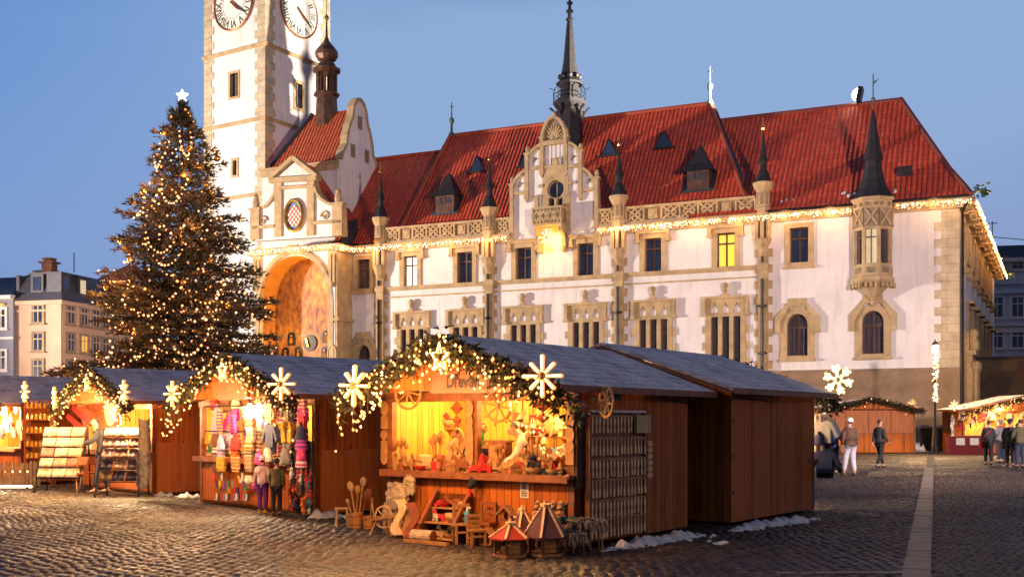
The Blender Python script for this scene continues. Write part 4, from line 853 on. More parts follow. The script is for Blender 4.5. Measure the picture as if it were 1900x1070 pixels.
def cobbles(name, ang, lr, wr, keep, gap=.021, dome=.016, y0=10.6, y1=34, jit=.3):
    """one domed stone per cell of a running-bond grid"""
    ca, sa = math.cos(ang), math.sin(ang); Rr = 52
    rows = np.arange(-Rr, Rr, wr); P = []
    for i, q in enumerate(rows):
        p = np.arange(-Rr, Rr, lr)+(i % 2)*lr/2+rng.uniform(-.05, .05)
        P.append(np.stack([p, np.full_like(p, q)], 1))
    P = np.concatenate(P); n = len(P)
    le = lr*(1+rng.uniform(-.13, .07, n)); we = wr*(1+rng.uniform(-.12, .04, n))
    P = P+rng.uniform(-.012, .012, P.shape)
    X = P[:, 0]*ca-P[:, 1]*sa; Y = 22+P[:, 0]*sa+P[:, 1]*ca
    ok = (Y > y0) & (Y < y1) & (np.abs(X) < .5*Y+.8) & keep(X, Y)
    P, le, we, X, Y = P[ok], le[ok], we[ok], X[ok], Y[ok]; n = len(P)
    g = np.array([-1, -.55, .55, 1.0]); gx, gy = np.meshgrid(g, g); gx, gy = gx.ravel(), gy.ravel()
    lx = gx[None]*(le[:, None]-gap)/2; ly = gy[None]*(we[:, None]-gap)/2
    rnd = (np.abs(gx) > .9)&(np.abs(gy) > .9); lx = np.where(rnd[None], lx*.88, lx); ly = np.where(rnd[None], ly*.88, ly)
    edge = (np.abs(gx) > .9)|(np.abs(gy) > .9)
    hz = rng.uniform(-.007, .007, n); tx = rng.uniform(-.035, .035, n)*jit*2; ty = rng.uniform(-.035, .035, n)*jit*2
    z = np.where(edge[None], -.016-.004, dome-.012+rng.uniform(-.003, .003, (n, 16)))+hz[:, None]+tx[:, None]*lx+ty[:, None]*ly
    wx = X[:, None]+lx*ca-ly*sa; wy = Y[:, None]+lx*sa+ly*ca
    V = np.stack([wx, wy, z], 2).reshape(-1, 3)
    q = np.array([[r*4+c, r*4+c+1, (r+1)*4+c+1, (r+1)*4+c] for r in range(3) for c in range(3)])
    Fq = (q[None]+(np.arange(n)*16)[:, None, None]).reshape(-1, 4)
    me = bpy.data.meshes.new(name); me.vertices.add(len(V)); me.vertices.foreach_set('co', V.ravel()); me.loops.add(Fq.size); me.loops.foreach_set('vertex_index', Fq.ravel().astype(np.int32))
    me.polygons.add(len(Fq)); me.polygons.foreach_set('loop_start', np.arange(0, Fq.size, 4, dtype=np.int32)); me.polygons.foreach_set('use_smooth', np.ones(len(Fq), bool)); me.update(); me.validate()
    me.materials.append(M['cobble']); o = bpy.data.objects.new(name, me); COL.objects.link(o); o['kind'] = 'structure'; return o
band0, band1 = gp(130, 955), gp(640, 1052)
bdv = (band1-band0).normalized(); bn = Vector((-bdv.y, bdv.x, 0))
def bside(x, y): return (x-band0.x)*bn.x+(y-band0.y)*bn.y
cobbles('cobblestone_pavement', R(84), .21, .15, lambda x, y: (kside(x, y) < -.17) & (bside(x, y) < -.05))
cobbles('cobblestone_pavement', R(31), .19, .15, lambda x, y: (kside(x, y) < -.17) & (bside(x, y) > .05), jit=.5)
cobbles('cobblestone_road', R(58), .12, .11, lambda x, y: kside(x, y) > .17, dome=.014, jit=.6)
cobbles('cobblestone_pavement', R(63), .24, .19, lambda x, y: np.abs(kside(x, y)) > .17, gap=.022, y0=34.05, y1=64, dome=.018)
# light kerb slabs: a long strip toward the town hall and a crossing one
mb = MB(); random.seed(2)
L = (k1-k0).length; t = -6.0
while t < L+1:
    l = random.uniform(.5, .75); c = k0+kd*(t+l/2); ang = math.atan2(kd.y, kd.x)
    mb.cbox((c.x, c.y, -.03+random.uniform(-.004, .004)), (l-.02, .30, .07), Matrix.Rotation(ang, 3, 'Z')); t += l
M['kerb'] = mat('kerb_granite', (.15, .125, .11), .7, var=.4, scale=4, bump=.3, bscale=40)
p_, q_ = gp(1440, 1063), gp(1696, 1061); d_ = (q_-p_).normalized(); t = 0; L = (q_-p_).length
while t < L: l = random.uniform(.2, .32); c = p_+d_*(t+l/2); mb.cbox((c.x, c.y, -.03+random.uniform(-.004, .004)), (l-.02, .16, .075), Matrix.Rotation(math.atan2(d_.y, d_.x), 3, 'Z')); t += l
mb.build('kerb_strip', M['kerb'], kind='structure')
# slush left along the stalls is added with the stalls
# ============================================================ MARKET STALLS
M['wood'] = mat_planks("stained_stall_boards", (.44, .12, .018), (.20, .048, .007))
M['wood_d'] = mat_planks("dark_stall_boards", (.2, .055, .01), (.08, .02, .005))
M['ply'] = mat('orange_shutter_board', (.42, .125, .02), .6, var=.3, scale=1.5, stretch=(6, 6, .7), bump=.15)
M['trim'] = mat('stall_timber', (.24, .075, .02), .55, var=.45, scale=2.2, stretch=(3, 3, 3), bump=.2)
M['pale'] = mat_planks('pale_pine_lining', (.62, .33, .06), (.42, .20, .03), bump=.3)
M['shingle'] = mat_brick('weathered_shingles', (.62, .47, .43), (.42, .32, .30), (.13, .10, .095), .34, .075, rough=.75, msize=.008, bump=.9, ngroove=1.0)
def snowdust(m, amt=.38):
    N, L, b = nodes_of(m); src = b.inputs['Base Color'].links[0].from_socket
    tc = N.new('ShaderNodeTexCoord'); n = N.new('ShaderNodeTexNoise'); n.inputs['Scale'].default_value = 2.4; n.inputs['Detail'].default_value = 9; n.inputs['Roughness'].default_value = .72; L.new(tc.outputs['Object'], n.inputs[0])
    r = N.new('ShaderNodeValToRGB'); r.color_ramp.elements[0].position = amt-.06; r.color_ramp.elements[1].position = amt+.2; r.color_ramp.elements[1].color = (.6, .6, .6, 1); r.color_ramp.elements[0].color = (0, 0, 0, 1); L.new(n.outputs[0], r.inputs[0])
    x = N.new('ShaderNodeMixRGB'); L.new(r.outputs[0], x.inputs[0]); L.new(src, x.inputs[1]); x.inputs[2].default_value = (.86, .77, .74, 1); L.new(x.outputs[0], b.inputs['Base Color'])
snowdust(M['shingle'])
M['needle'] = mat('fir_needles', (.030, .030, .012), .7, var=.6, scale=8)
M['needle_w'] = mat('golden_lit_fir', (.09, .06, .014), .7, var=.6, scale=8)  # warm bulb light put into the colour of some needles
BOARD = {}
def stall(fr, name, label, w, dep, group, hw=2.15, hr=2.95, of=.65, ob=.25, osd=.27, cz=.98, opened=True, inner=1.75, sidemat='wood', posts=1, lining=True, roofthick=.05, right_shutter=False, back=True):
    S = fthing(fr, name, label, 'market stall', group)
    sm = M[sidemat]
    def wall(nm, x0, x1, y0, y1, z0, z1, m=sm): b = MB(); b.box(x0, x1, y0, y1, z0, z1); return b.build(nm, m, S)
    wall('side_wall', 0, .05, -dep, 0, .05, hw); wall('side_wall', w-.05, w, -dep, 0, .05, hw)
    if back:
        b = MB(); b.prism([(0.05, .05), (w-.05, .05), (w-.05, hw), (w/2, hr-.08), (.05, hw)], -dep+.005, -dep+.05); b.build('rear_wall', sm, S)
    b = MB(); b.box(.05, w-.05, -dep+.05, -.02, .03, .12); b.build('floor', M['wood_d'], S)
    # roof
    for sgn in (1, -1):
        xe = -osd if sgn == 1 else w+osd; ze = hw+.08-osd*(hr-hw)/(w/2)
        b = MB(); t = roofthick
        P = [(xe, of, ze), (xe, -dep-ob, ze), (w/2, -dep-ob, hr), (w/2, of, hr)]
        n = b.add(P+[(x, y, z+t) for x, y, z in P])
        for q in ((0, 1, 2, 3), (7, 6, 5, 4), (0, 4, 5, 1), (1, 5, 6, 2), (2, 6, 7, 3), (3, 7, 4, 0)): b.face([n+i for i in q])
        r = b.build('roof_slope', M['shingle'], S)
        b = MB(); b.bar((xe, of+.015, ze-.03), (w/2, of+.015, hr-.03), .03, .16, up=(0, 1, 0)); b.bar((xe, -dep-ob-.015, ze-.03), (w/2, -dep-ob-.015, hr-.03), .03, .16, up=(0, 1, 0)); b.bar((xe-.012*sgn, of, ze), (xe-.012*sgn, -dep-ob, ze), .02, .09); b.build('barge_board', M['trim'], r)
    if lining and opened:
        b = MB(); b.box(.055, .075, -inner, -.08, .12, hw); b.box(w-.075, w-.055, -inner, -.08, .12, hw); b.prism([(.075, .12), (w-.075, .12), (w-.075, hw), (w/2, hr-.12), (.075, hw)], -inner-.02, -inner); b.build('lining', M['pale'], S)
    if opened:
        wall('front_panel', .05, w-.05, -.05, 0.0, .08, cz-.05); b = MB(); b.box(-.02, w+.02, -.32, .17, cz-.05, cz); b.box(.0, w, .155, .185, cz-.1, cz-.0005); b.build('counter', M['trim'], S)
        for k in range(posts+2):
            x = .05+(w-.1)*k/(posts+1); b = MB(); b.box(x-.05, x+.05, -.09, .012, cz if 0 < k <= posts else .03, hw-.02); b.build('post', M['trim'], S)
        b = MB(); b.box(-.02, w+.02, -.12, .03, hw-.16, hw-.02); b.build('lintel', M['trim'], S)
    else:
        n = 4
        for k in range(n):
            x0 = .05+(w-.1)*k/n; b = MB(); b.box(x0+.012, x0+(w-.1)/n-.012, -.05, -.01, cz+.03, hw-.05); b.build('shutter', M['ply'], S)
        wall('front_panel', .05, w-.05, -.05, .0, .06, cz); b = MB(); b.box(-.02, .08, -.08, .03, .03, hw); b.box(w-.08, w+.02, -.08, .03, .03, hw); b.box(.08, w-.08, -.06, .02, cz, cz+.05); b.build('post', M['trim'], S)
    # gable boarding at the front overhang
    zb = hw-.02
    b = MB(); zg = hw+.03-.0; x0, x1 = .12, w-.12
    def roofz(x): return hw+.02+(hr-hw-.06)*(1-abs(x-w/2)/(w/2))
    b.prism([(x0, zb), (x1, zb), (x1, roofz(x1)-.02), (w/2, hr-.05), (x0, roofz(x0)-.02)], of-.06, of-.03); b.build('gable_board', M['wood'], S)
    return S
_bulbme = {}
def bulb_cloud(name, pts, label, cat='fairy lights', group=None, r=.024, m='bulb', cords=None, loc=None, rotz=0, hot=.4, single=0):
    """a string of lights: the cords are the thing; its bulbs are parts (the rest beyond 100 one part)"""
    mb = MB(); cords = cords or [pts]
    for c in cords: mb.tube(c, .006, 3, m=0, cap=False)
    o = mb.build(name, M['cable'], None, loc, rotz, label=label, cat=cat, group=group)
    X = Matrix.Translation(loc) @ Matrix.Rotation(rotz, 4, 'Z') if loc is not None else Matrix.Identity(4)
    pts = sorted((Vector(p) for p in pts), key=lambda p: (X @ p).length)
    for p in pts[:single]:
        k = m if random.random() < hot else 'bulb_o'
        if (k, r) not in _bulbme: q = MB(); q.octa((0, 0, 0), r); _bulbme[(k, r)] = q.mesh('bulb', M[k])
        c = bpy.data.objects.new('bulb', _bulbme[(k, r)]); COL.objects.link(c); c.parent = o; c.location = p; s_ = random.uniform(.8, 1.25); c.scale = (s_, s_, s_)
    if pts[single:]:
        mb = MB()
        for p in pts[single:]: mb.octa(p, r*random.uniform(.8, 1.25), 0 if random.random() < hot else 1)
        mb.build('small_bulbs', [M[m], M['bulb_o']], o, kind='stuff')
    return o
def leafy(mb, p, n, rad, ln, m=0, drop=0.0):
    for _ in range(n):
        c = Vector(p)+Vector((random.gauss(0, rad), random.gauss(0, rad*.6), random.gauss(0, rad)-abs(random.gauss(0, drop))))
        d = Vector((random.uniform(-1, 1), random.uniform(-1, 1), random.uniform(-1, .6))).normalized(); s = d.orthogonal().normalized()*ln*.22
        n0 = mb.add((c-s, c+s, c+d*ln)); mb.face((n0, n0+1, n0+2), m)
def gable_deco(fr, w, of, label_g, label_l, hw=2.15, hr=2.95, osd=.3, nb=150, hang=.45, dens=1.0, tail=.45, m='bulb', golden=.3, light=True):
    """evergreen garland along the front roof edge and its string of lights"""
    def edge(t):   # t 0..1 left to right along the verge
        x = w+osd-(w+2*osd)*t; z = hw-.05+(hr-hw+.1)*(1-abs(2*t-1)); return x, z
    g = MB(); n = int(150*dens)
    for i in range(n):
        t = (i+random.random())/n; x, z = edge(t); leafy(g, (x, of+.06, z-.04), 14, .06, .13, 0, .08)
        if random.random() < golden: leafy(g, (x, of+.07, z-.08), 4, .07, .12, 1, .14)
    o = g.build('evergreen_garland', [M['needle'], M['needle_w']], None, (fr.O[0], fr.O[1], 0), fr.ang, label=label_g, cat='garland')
    pts = []; cords = []
    for i in range(nb):
        t = random.random(); x, z = edge(t); k = 1+1.3*max(0, abs(2*t-1)-.5)
        pts.append((x+random.gauss(0, .03), of+.12+random.uniform(-.04, .05), z+.02-random.random()**1.2*hang*k))
    for i in range(26):
        t = (i+.5)/26; x, z = edge(t); k = 1+1.3*max(0, abs(2*t-1)-.5); l = random.uniform(.5, 1)*hang*k
        cords.append([(x, of+.11, z), (x+random.uniform(-.03, .03), of+.12, z-l)])
    return o, bulb_cloud('fairy_lights', pts, label_l, m=m, cords=cords, single=100, hot=.25, loc=(fr.O[0], fr.O[1], 0), rotz=fr.ang)
def face_rot(fr): return fr.ang
def ray_star(P, r, label, group=None, ang=0, tilt=0, n=8, seedv=0):
    """eight glowing capsule outlines radiating from a ring"""
    r *= .88; random.seed(seedv); t = thing('ray_star', label, 'star light', P, ang, group)
    mb = MB()
    for k in range(n):
        a = 2*math.pi*k/n+tilt; L = r*(1.0 if k % 2 == 0 else .86); ca, sa = math.cos(a), math.sin(a)
        mb.tube([(u*ca, 0, u*sa) for u in (r*.2, r*.3, L*.94, L)], [r*.03, r*.055, r*.07, r*.03], 6)
    mb.build('light_tube', M['star'], t); mb = MB()
    for k in range(n):
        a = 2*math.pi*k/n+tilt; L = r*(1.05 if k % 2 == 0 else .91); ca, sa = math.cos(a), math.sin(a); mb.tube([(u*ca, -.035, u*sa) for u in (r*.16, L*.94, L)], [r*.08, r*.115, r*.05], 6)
    mb.build('halo_tube', M['star_halo'], t)  # wider amber tubes added behind the rays as their glow fringe
    mb = MB(); mb.tube([(r*.17*math.cos(x*.628), .02, r*.17*math.sin(x*.628)) for x in range(10)], r*.03, 4, closed=True)
    for k in range(4): mb.tube([(r*.2*math.cos(k*1.57), .02, r*.2*math.sin(k*1.57)), (0, .02, 0)], r*.02, 4)
    mb.build('wire_ring', M['star_frame'], t); return t
def five_star(P, r, label, ang=0, group=None, sz=1.25):
    t = thing('five_pointed_star', label, 'star light', P, ang, group); mb = MB()
    pts = [((r if k % 2 == 0 else r*.45)*math.sin(math.pi*k/5), 0, (r if k % 2 == 0 else r*.45)*math.cos(math.pi*k/5)*sz) for k in range(10)]
    mb.tube(pts, r*.11, 5, closed=True); mb.build('light_tube', M['star'], t); mb = MB(); mb.tube([(p[0], -.03, p[2]) for p in pts], r*.2, 5, closed=True); mb.build('halo_tube', M['star_halo'], t)  # the wider amber tube is an added glow fringe
    mb = MB(); mb.tube([(p[0]*.96, -.02, p[2]*.96) for p in pts], r*.05, 4, closed=True); mb.build('wire_frame', M['star_frame'], t); return t
GRP = 'wooden gabled stalls of the christmas market'
D = Frame((.832, 14.35), (-.80, .60)); DW = 3.4
SD = stall(D, 'market_stall', 'wooden stall of carved toys with a bright yellow interior and lettered sign', DW, 3.2, GRP, of=.7, ob=.45, hr=2.85)
E = Frame((5.74-.8*4.4, 20.48+.6*4.4), (.8, -.6)); EW = 4.4
SE = stall(E, 'market_stall', 'dark brown stall seen from behind, next to the toy stall across a narrow gap', EW, 3.6, GRP, of=.5, ob=.5, hw=2.2, hr=3.0)
Cc = Frame((-3.52, 19.3), (-.68, .733)); CW = 4.4
SC_ = stall(Cc, 'market_stall', 'stall with colourful knitted hats and sweaters hung round its opening', CW, 3.0, GRP, of=.55, posts=0)
B_ = Frame((-8.27, 24.8), (-.68, .733)); BW = 4.2
SB = stall(B_, 'market_stall', 'brightly lit blanket stall behind the tiered blanket racks', BW, 3.2, GRP, of=.6, posts=1)
A_ = Frame((-13.2, 29.0), (-.68, .733)); AW = 4.2
SA = stall(A_, 'market_stall', 'glaring crowded stall behind the low picket fence', AW, 4.2, GRP, of=.6)
Ff = Frame((21.3, 57.0), (-1, 0)); FW = 4.9
SF_ = stall(Ff, 'market_stall', 'closed orange shuttered stall with dark garland by the lamp post', FW, 2.4, GRP, opened=False, hw=2.35, hr=2.85, cz=1.05, of=.4)
Gg = Frame((29.2, 55.0), (-1, 0)); GW = 6.2
SG = stall(Gg, 'market_stall', 'wide bright stall with glowing gable and red cloth covered table', GW, 2.6, GRP, hw=2.25, hr=3.0, of=.5, posts=1)
# extra front shutter boards hung below the side eaves of the sock stall
mb = MB(); mb.box(-.03, -.004, -2.9, -.1, .05, 1.18); mb.build('lower_side_board', M['ply'], SC_)
mb = MB(); mb.box(-.03, -.004, -3.0, -.1, .05, 1.2); mb.build('lower_side_board', M['ply'], SB)
# decoration of the gables
DECO = [(D, DW, .7, 'wooden toy', 230, 1.0), (Cc, CW, .55, 'knitwear', 190, 1.0), (B_, BW, .6, 'blanket', 170, 1.0), (A_, AW, .6, 'picket fenced', 130, .8), (Gg, GW, .5, 'wide bright', 150, .7)]
random.seed(11)
for fr, w, of, nm, nb, dn in DECO:
    hr = 2.85 if fr is D else 2.95
    gable_deco(fr, w, of, 'fir garland along the gable edge of the %s stall' % nm, 'string of warm fairy lights over the gable garland of the %s stall' % nm, nb=nb, dens=dn, hang=.58, hr=hr)
random.seed(12)
gable_deco(Ff, FW, .4, 'dark unlit fir garland on the closed shuttered stall', 'few dim lights on the garland of the closed shuttered stall', nb=10, dens=1.6, hw=2.38, hr=2.9, golden=.05)
gable_deco(E, EW, .5, 'fir garland on the far gable of the dark brown stall', 'fairy lights under the far gable of the dark brown stall', nb=60)
# stars -----------------------------------------------------------------
def wp(fr, px, py, b): a, z = fr.at(px, py, b); return fr.w(a, b, z)
ray_star(wp(D, 1005, 697, .95), .30, 'eight rayed glowing star at the right end of the toy stall gable', ang=D.ang+.25, seedv=1)
ray_star(wp(D, 655, 715, .95), .33, 'eight rayed glowing star at the left end of the toy stall gable', ang=D.ang, seedv=2, tilt=.05)
ray_star(wp(Cc, 520, 712, .75), .32, 'eight rayed glowing star at the right end of the knitwear stall gable', ang=Cc.ang+.4, seedv=3)
ray_star(wp(Cc, 318, 730, .75), .29, 'eight rayed glowing star at the left end of the knitwear stall gable', ang=Cc.ang+.2, seedv=4)
ray_star(wp(B_, 228, 727, .8), .30, 'eight rayed glowing star at the right end of the blanket stall gable', ang=B_.ang, seedv=5)
ray_star(wp(B_, 99, 737, .8), .30, 'eight rayed glowing star at the left end of the blanket stall gable', ang=B_.ang-.2, seedv=6)
ray_star(wp(A_, 44, 726, .8), .28, 'eight rayed glowing star on the stall behind the picket fence', ang=A_.ang, seedv=7)
five_star(wp(D, 815, 663, .83), .16, 'five pointed glowing star below the gable peak of the toy stall', D.ang)
five_star(wp(Cc, 412, 686, .68), .16, 'five pointed glowing star below the gable peak of the knitwear stall', Cc.ang)
five_star(wp(B_, 161, 708, .72), .17, 'five pointed glowing star below the gable peak of the blanket stall', B_.ang)
ray_star(wp(Gg, 1771, 752, .6), .30, 'glowing star on the left corner of the wide bright stall', ang=math.pi, seedv=8)
ray_star(wp(Ff, 1693, 747, .5), .26, 'dim unlit star on the right corner of the closed shuttered stall', ang=math.pi, seedv=9); us = mat('unlit_star', (.62, .48, .25), .5)
for c in bpy.data.objects['ray_star.008'].children if bpy.data.objects['ray_star.008']['label'].startswith('dim') else []: c.data.materials[0] = us
gs = ray_star(F.w(F.at(1014, 440, 1.45)[0], 1.45, F.at(1014, 440, 1.45)[1]), .66, 'large glowing star hung under the town hall balcony', ang=F.ang, seedv=10); lamp('star_light', 'POINT', (0, -.35, -.35), 150, (1, .54, .06), shadow_soft_size=.25, parent=gs)
# snowflake light behind the dark stall
t = thing('snowflake_light', 'glowing snowflake light on the far end of the dark stall roof', 'star light', wp(E, 1555, 704, .6), E.ang+math.pi)
mb = MB(); r = .27
for k in range(6):
    a = k*math.pi/3+.3; c_, s_ = math.cos(a), math.sin(a); mb.tube([(.05*c_, 0, .05*s_), (r*c_, 0, r*s_)], .03, 5)
    for u in (.55, .8):
        for sg in (1, -1): b_ = a+sg*.8; mb.tube([(r*u*c_, 0, r*u*s_), (r*u*c_+.09*math.cos(b_), 0, r*u*s_+.09*math.sin(b_))], .026, 5)
mb.build('light_tube', M['star'], t)
# lamps inside and in front of the stalls ----------------------------------------
def stall_lamp(fr, a, b, z, e, label, col=(1, .56, .17), r=.05, group=None):
    t = thing('hanging_bulb', label, 'lamp', tuple(fr.w(a, b, z)), fr.ang, group)
    mb = MB(); mb.ball((0, 0, 0), r, 8, 6); mb.build('bulb', M['bulb_w'], t)
    mb = MB(); mb.lathe([(.03, r*.8), (.035, r+.06), (.01, r+.08)], (0, 0, 0), 8); mb.tube([(0, 0, r+.05), (0, 0, r+.4)], .008, 4); mb.build('socket', M['iron'], t)
    lamp('bulb_light', 'POINT', (0, 0, -r-.05), e, col, shadow_soft_size=.07, parent=t); return t
stall_lamp(D, .9, -.75, 2.1, 150, 'bare bulb under the roof of the toy stall, right half')
stall_lamp(D, 2.5, -.75, 2.1, 150, 'bare bulb under the roof of the toy stall, left half')
stall_lamp(Cc, 2.6, -.7, 2.1, 230, 'bare bulb inside the knitwear stall', (1, .66, .34))
stall_lamp(Cc, 1.9, .25, 2.0, 330, 'bare bulb hung in front of the sweaters of the knitwear stall', (1, .72, .42))
stall_lamp(B_, 2.2, -.7, 2.1, 330, 'bare bulb inside the blanket stall', (1, .66, .34))
stall_lamp(B_, .15, .55, 2.02, 800, 'dazzling bare bulb at the right front corner of the blanket stall', (1, .66, .32), r=.09)
stall_lamp(A_, 1.2, -.6, 2.1, 420, 'bare bulb inside the stall behind the picket fence', (1, .66, .34))
stall_lamp(A_, .8, .7, 2.0, 1000, 'glaring bulb in front of the stall behind the picket fence', (1, .70, .38), r=.08)
stall_lamp(E, 2.2, -.5, 2.1, 300, 'bulb inside the far opening of the dark stall', (1, .78, .5))
stall_lamp(E, 3.6, .35, 1.95, 150, 'bulb hung outside the far opening of the dark stall', (1, .72, .4))
stall_lamp(Gg, 1.6, -.6, 2.1, 260, 'bulb inside the wide bright stall, right half', (1, .72, .4))
stall_lamp(Gg, 4.6, -.6, 2.1, 260, 'bulb inside the wide bright stall, left half', (1, .72, .4))
for a, s in ((1.6, 'right'), (4.6, 'left')): stall_lamp(Gg, a, .75, 2.3, 260, 'bulb below the glowing gable of the wide bright stall, %s half' % s, (1, .66, .3))
# sign board of the toy stall
mb = MB(); a0, z0 = D.at(800, 700, .72); a1 = D.at(1000, 700, .72)[0]
mb.box(a1, a0, .70, .73, 2.08, 2.38); o = mb.build('sign_board', mat('sign_timber', (.20, .05, .012), .5, var=.35, stretch=(1, 1, 6)), SD)
mb = MB(); add_text(mb, 'Dřevěné hračky', .23, bold=.010, M= Matrix.Translation(((a0+a1)/2, .735, 2.23)) @ Matrix.Rotation(math.pi, 4, 'Z') @ Matrix.Rotation(R(90), 4, 'X') @ Matrix.Diagonal((.82, 1, 1, 1))); mb.build('lettering', mat('burnt_lettering', (.02, .008, .004), .7), o)
mb = MB(); ca, cz_ = Cc.at(430, 720, .56); mb.prism([(ca+.62, cz_-.17), (ca+.5, cz_-.22), (ca-.5, cz_-.22), (ca-.62, cz_-.17), (ca-.62, cz_+.12), (ca-.5, cz_+.2), (ca+.5, cz_+.2), (ca+.62, cz_+.12)], .55, .58); mb.build('sign_board', M['trim'], SC_)
mb = MB(); mb.box(-.09, -.006, -1.05, -.72, 1.99, 2.1); mb.build('vent_box', M['iron'], SD)
mb = MB(); mb.tube([(-.02, -.2, 2.06), (-.025, -1.2, 2.0), (-.02, -2.2, 2.05), (-.02, -3.15, 1.98)], .008, 4); mb.build('power_cable', M['cable'], SD)
mb = MB(); mb.tube([(EW+.015, -3.5, 2.1), (EW+.02, -1.8, 2.03), (EW+.015, -.1, 2.1)], .009, 4); mb.build('power_cable', M['cable'], SE)
mb = MB()
for z in (.5, 1.1, 1.7): mb.box(EW+.001, EW+.008, -3.55, -3.5, z, z+.05)
mb.build('hinge', M['iron'], SE)
# snow ridges ---------------------------------------------------------------------
def snow_ridge(p, q, label, w=.16, h=.07, seed=0):
    random.seed(seed); p, q = Vector(p), Vector(q); d = (q-p); L = d.length; d /= L; nrm = Vector((-d.y, d.x, 0)); k = max(6, int(L/.07)); mb = MB(); mb.smooth = True; rows = []
    for i in range(k+1):
        t = i/k; e = min(1, 5*t, 5*(1-t)); ww = w*(.55+.9*random.random())*e+.01; hh = h*1.5*(.35+random.random()**1.6*1.5)*e; off = random.uniform(-.05, .05)
        c = p+d*L*t+nrm*off; rows.append(mb.add([c-nrm*ww+Vector((0, 0, -.02)), c-nrm*ww*.6+Vector((0, 0, hh*.7)), c+nrm*ww*.1+Vector((0, 0, hh)), c+nrm*ww*.65+Vector((0, 0, hh*.6)), c+nrm*ww+Vector((0, 0, -.02))]))
    for i in range(k):
        for j in range(4): mb.face((rows[i]+j, rows[i]+j+1, rows[i+1]+j+1, rows[i+1]+j))
    for i in range(int(L*14)):
        c = p+d*L*random.random()+nrm*random.gauss(0, w*1.1); rr = random.uniform(.012, .04); mb.ball((c.x, c.y, rr*.4), rr, 6, 4, sz=.7, sx=random.uniform(.8, 1.6))
    return mb.build('snow_ridge', M['snow'], label=label, cat='snow')
snow_ridge(gp(1112, 1022), gp(1308, 992), 'snow ridge along the right wall of the toy stall', .12, .05, seed=1)
snow_ridge(gp(1350, 986), gp(1520, 961), 'snow ridge along the foot of the dark brown stall', .13, .05, seed=2)
snow_ridge(gp(568, 960), gp(640, 957), 'small snow patch at the corner of the knitwear stall', .18, .06, seed=3)
snow_ridge(gp(285, 919), gp(322, 919), 'thin snow strip below the side wall of the blanket stall', .12, .05, seed=4)
snow_ridge(gp(328, 921), gp(372, 921), 'thin snow strip between the blanket stall and the knitwear stall', .14, .05, seed=5)
snow_ridge(gp(1690, 838), gp(1712, 837), 'small snow heap beside the closed shuttered stall', .3, .2, seed=6)
snow_ridge(gp(1750, 838), gp(1766, 838), 'small snow heap between the lamp post and the bright stall', .25, .12, seed=7)
snow_ridge(gp(1318, 1008), gp(1350, 1006), 'tiny snow scraps on the dark cobbles by the gap between stalls', .05, .02, seed=8)
# the combined glow of each gable's fairy lights
for fr, w, of, e in ((D, DW, .7, 400), (Cc, CW, .55, 430), (B_, BW, .6, 560), (A_, AW, .6, 560)):
    for k in (.22, .5, .78):
        P = fr.w(w*k, of+1.0, 2.0); lamp('gable_glow', 'POINT', P, e/2.4, (1, .48, .16), shadow_soft_size=.15)
# ============================================================ CHRISTMAS TREE
random.seed(21); TX, TY = (338-950)/2000*45, 45.0; TH_ = 14.95; TZ0 = 1.2
CTR = thing('christmas_tree', 'tall dark spruce christmas tree hung with lights before the clock tower', 'christmas tree', (TX, TY, 0))
mb = MB(); mb.tube([(0, 0, 0), (.05, 0, 3), (0, .03, 8), (0, 0, TH_)], [.24, .2, .12, .03], 10); mb.build('trunk', mat('spruce_bark', (.07, .045, .03), .9, var=.5, bump=.6), CTR)
V = []; Ftri = []; Fm = []; tips = []; surf = []
def tree_r(z):  # crown radius at height z
    t = (TH_-z)/(TH_-TZ0); return (.10+4.1*max(0, t)**.86*(1 if t < .85 else 1-.25*(t-.85)/.15))*(1+.10*math.sin(z*2.1)+.06*math.sin(z*5.3))
wood = MB(); z = TZ0; k = 0
def spray(c, d, ln, n, m):
    """a tuft of needles: thin triangles around direction d"""
    for _ in range(n):
        dd = (d+Vector((random.gauss(0, .45), random.gauss(0, .45), random.gauss(0, .38)))).normalized(); s = dd.orthogonal(); s.rotate(Matrix.Rotation(random.uniform(0, 6.28), 3, dd)); s = s.normalized()*ln*.13
        i = len(V); V.extend(((c-s)[:], (c+s)[:], (c+dd*ln*random.uniform(.7, 1.2))[:])); Ftri.append((i, i+1, i+2)); Fm.append(m)
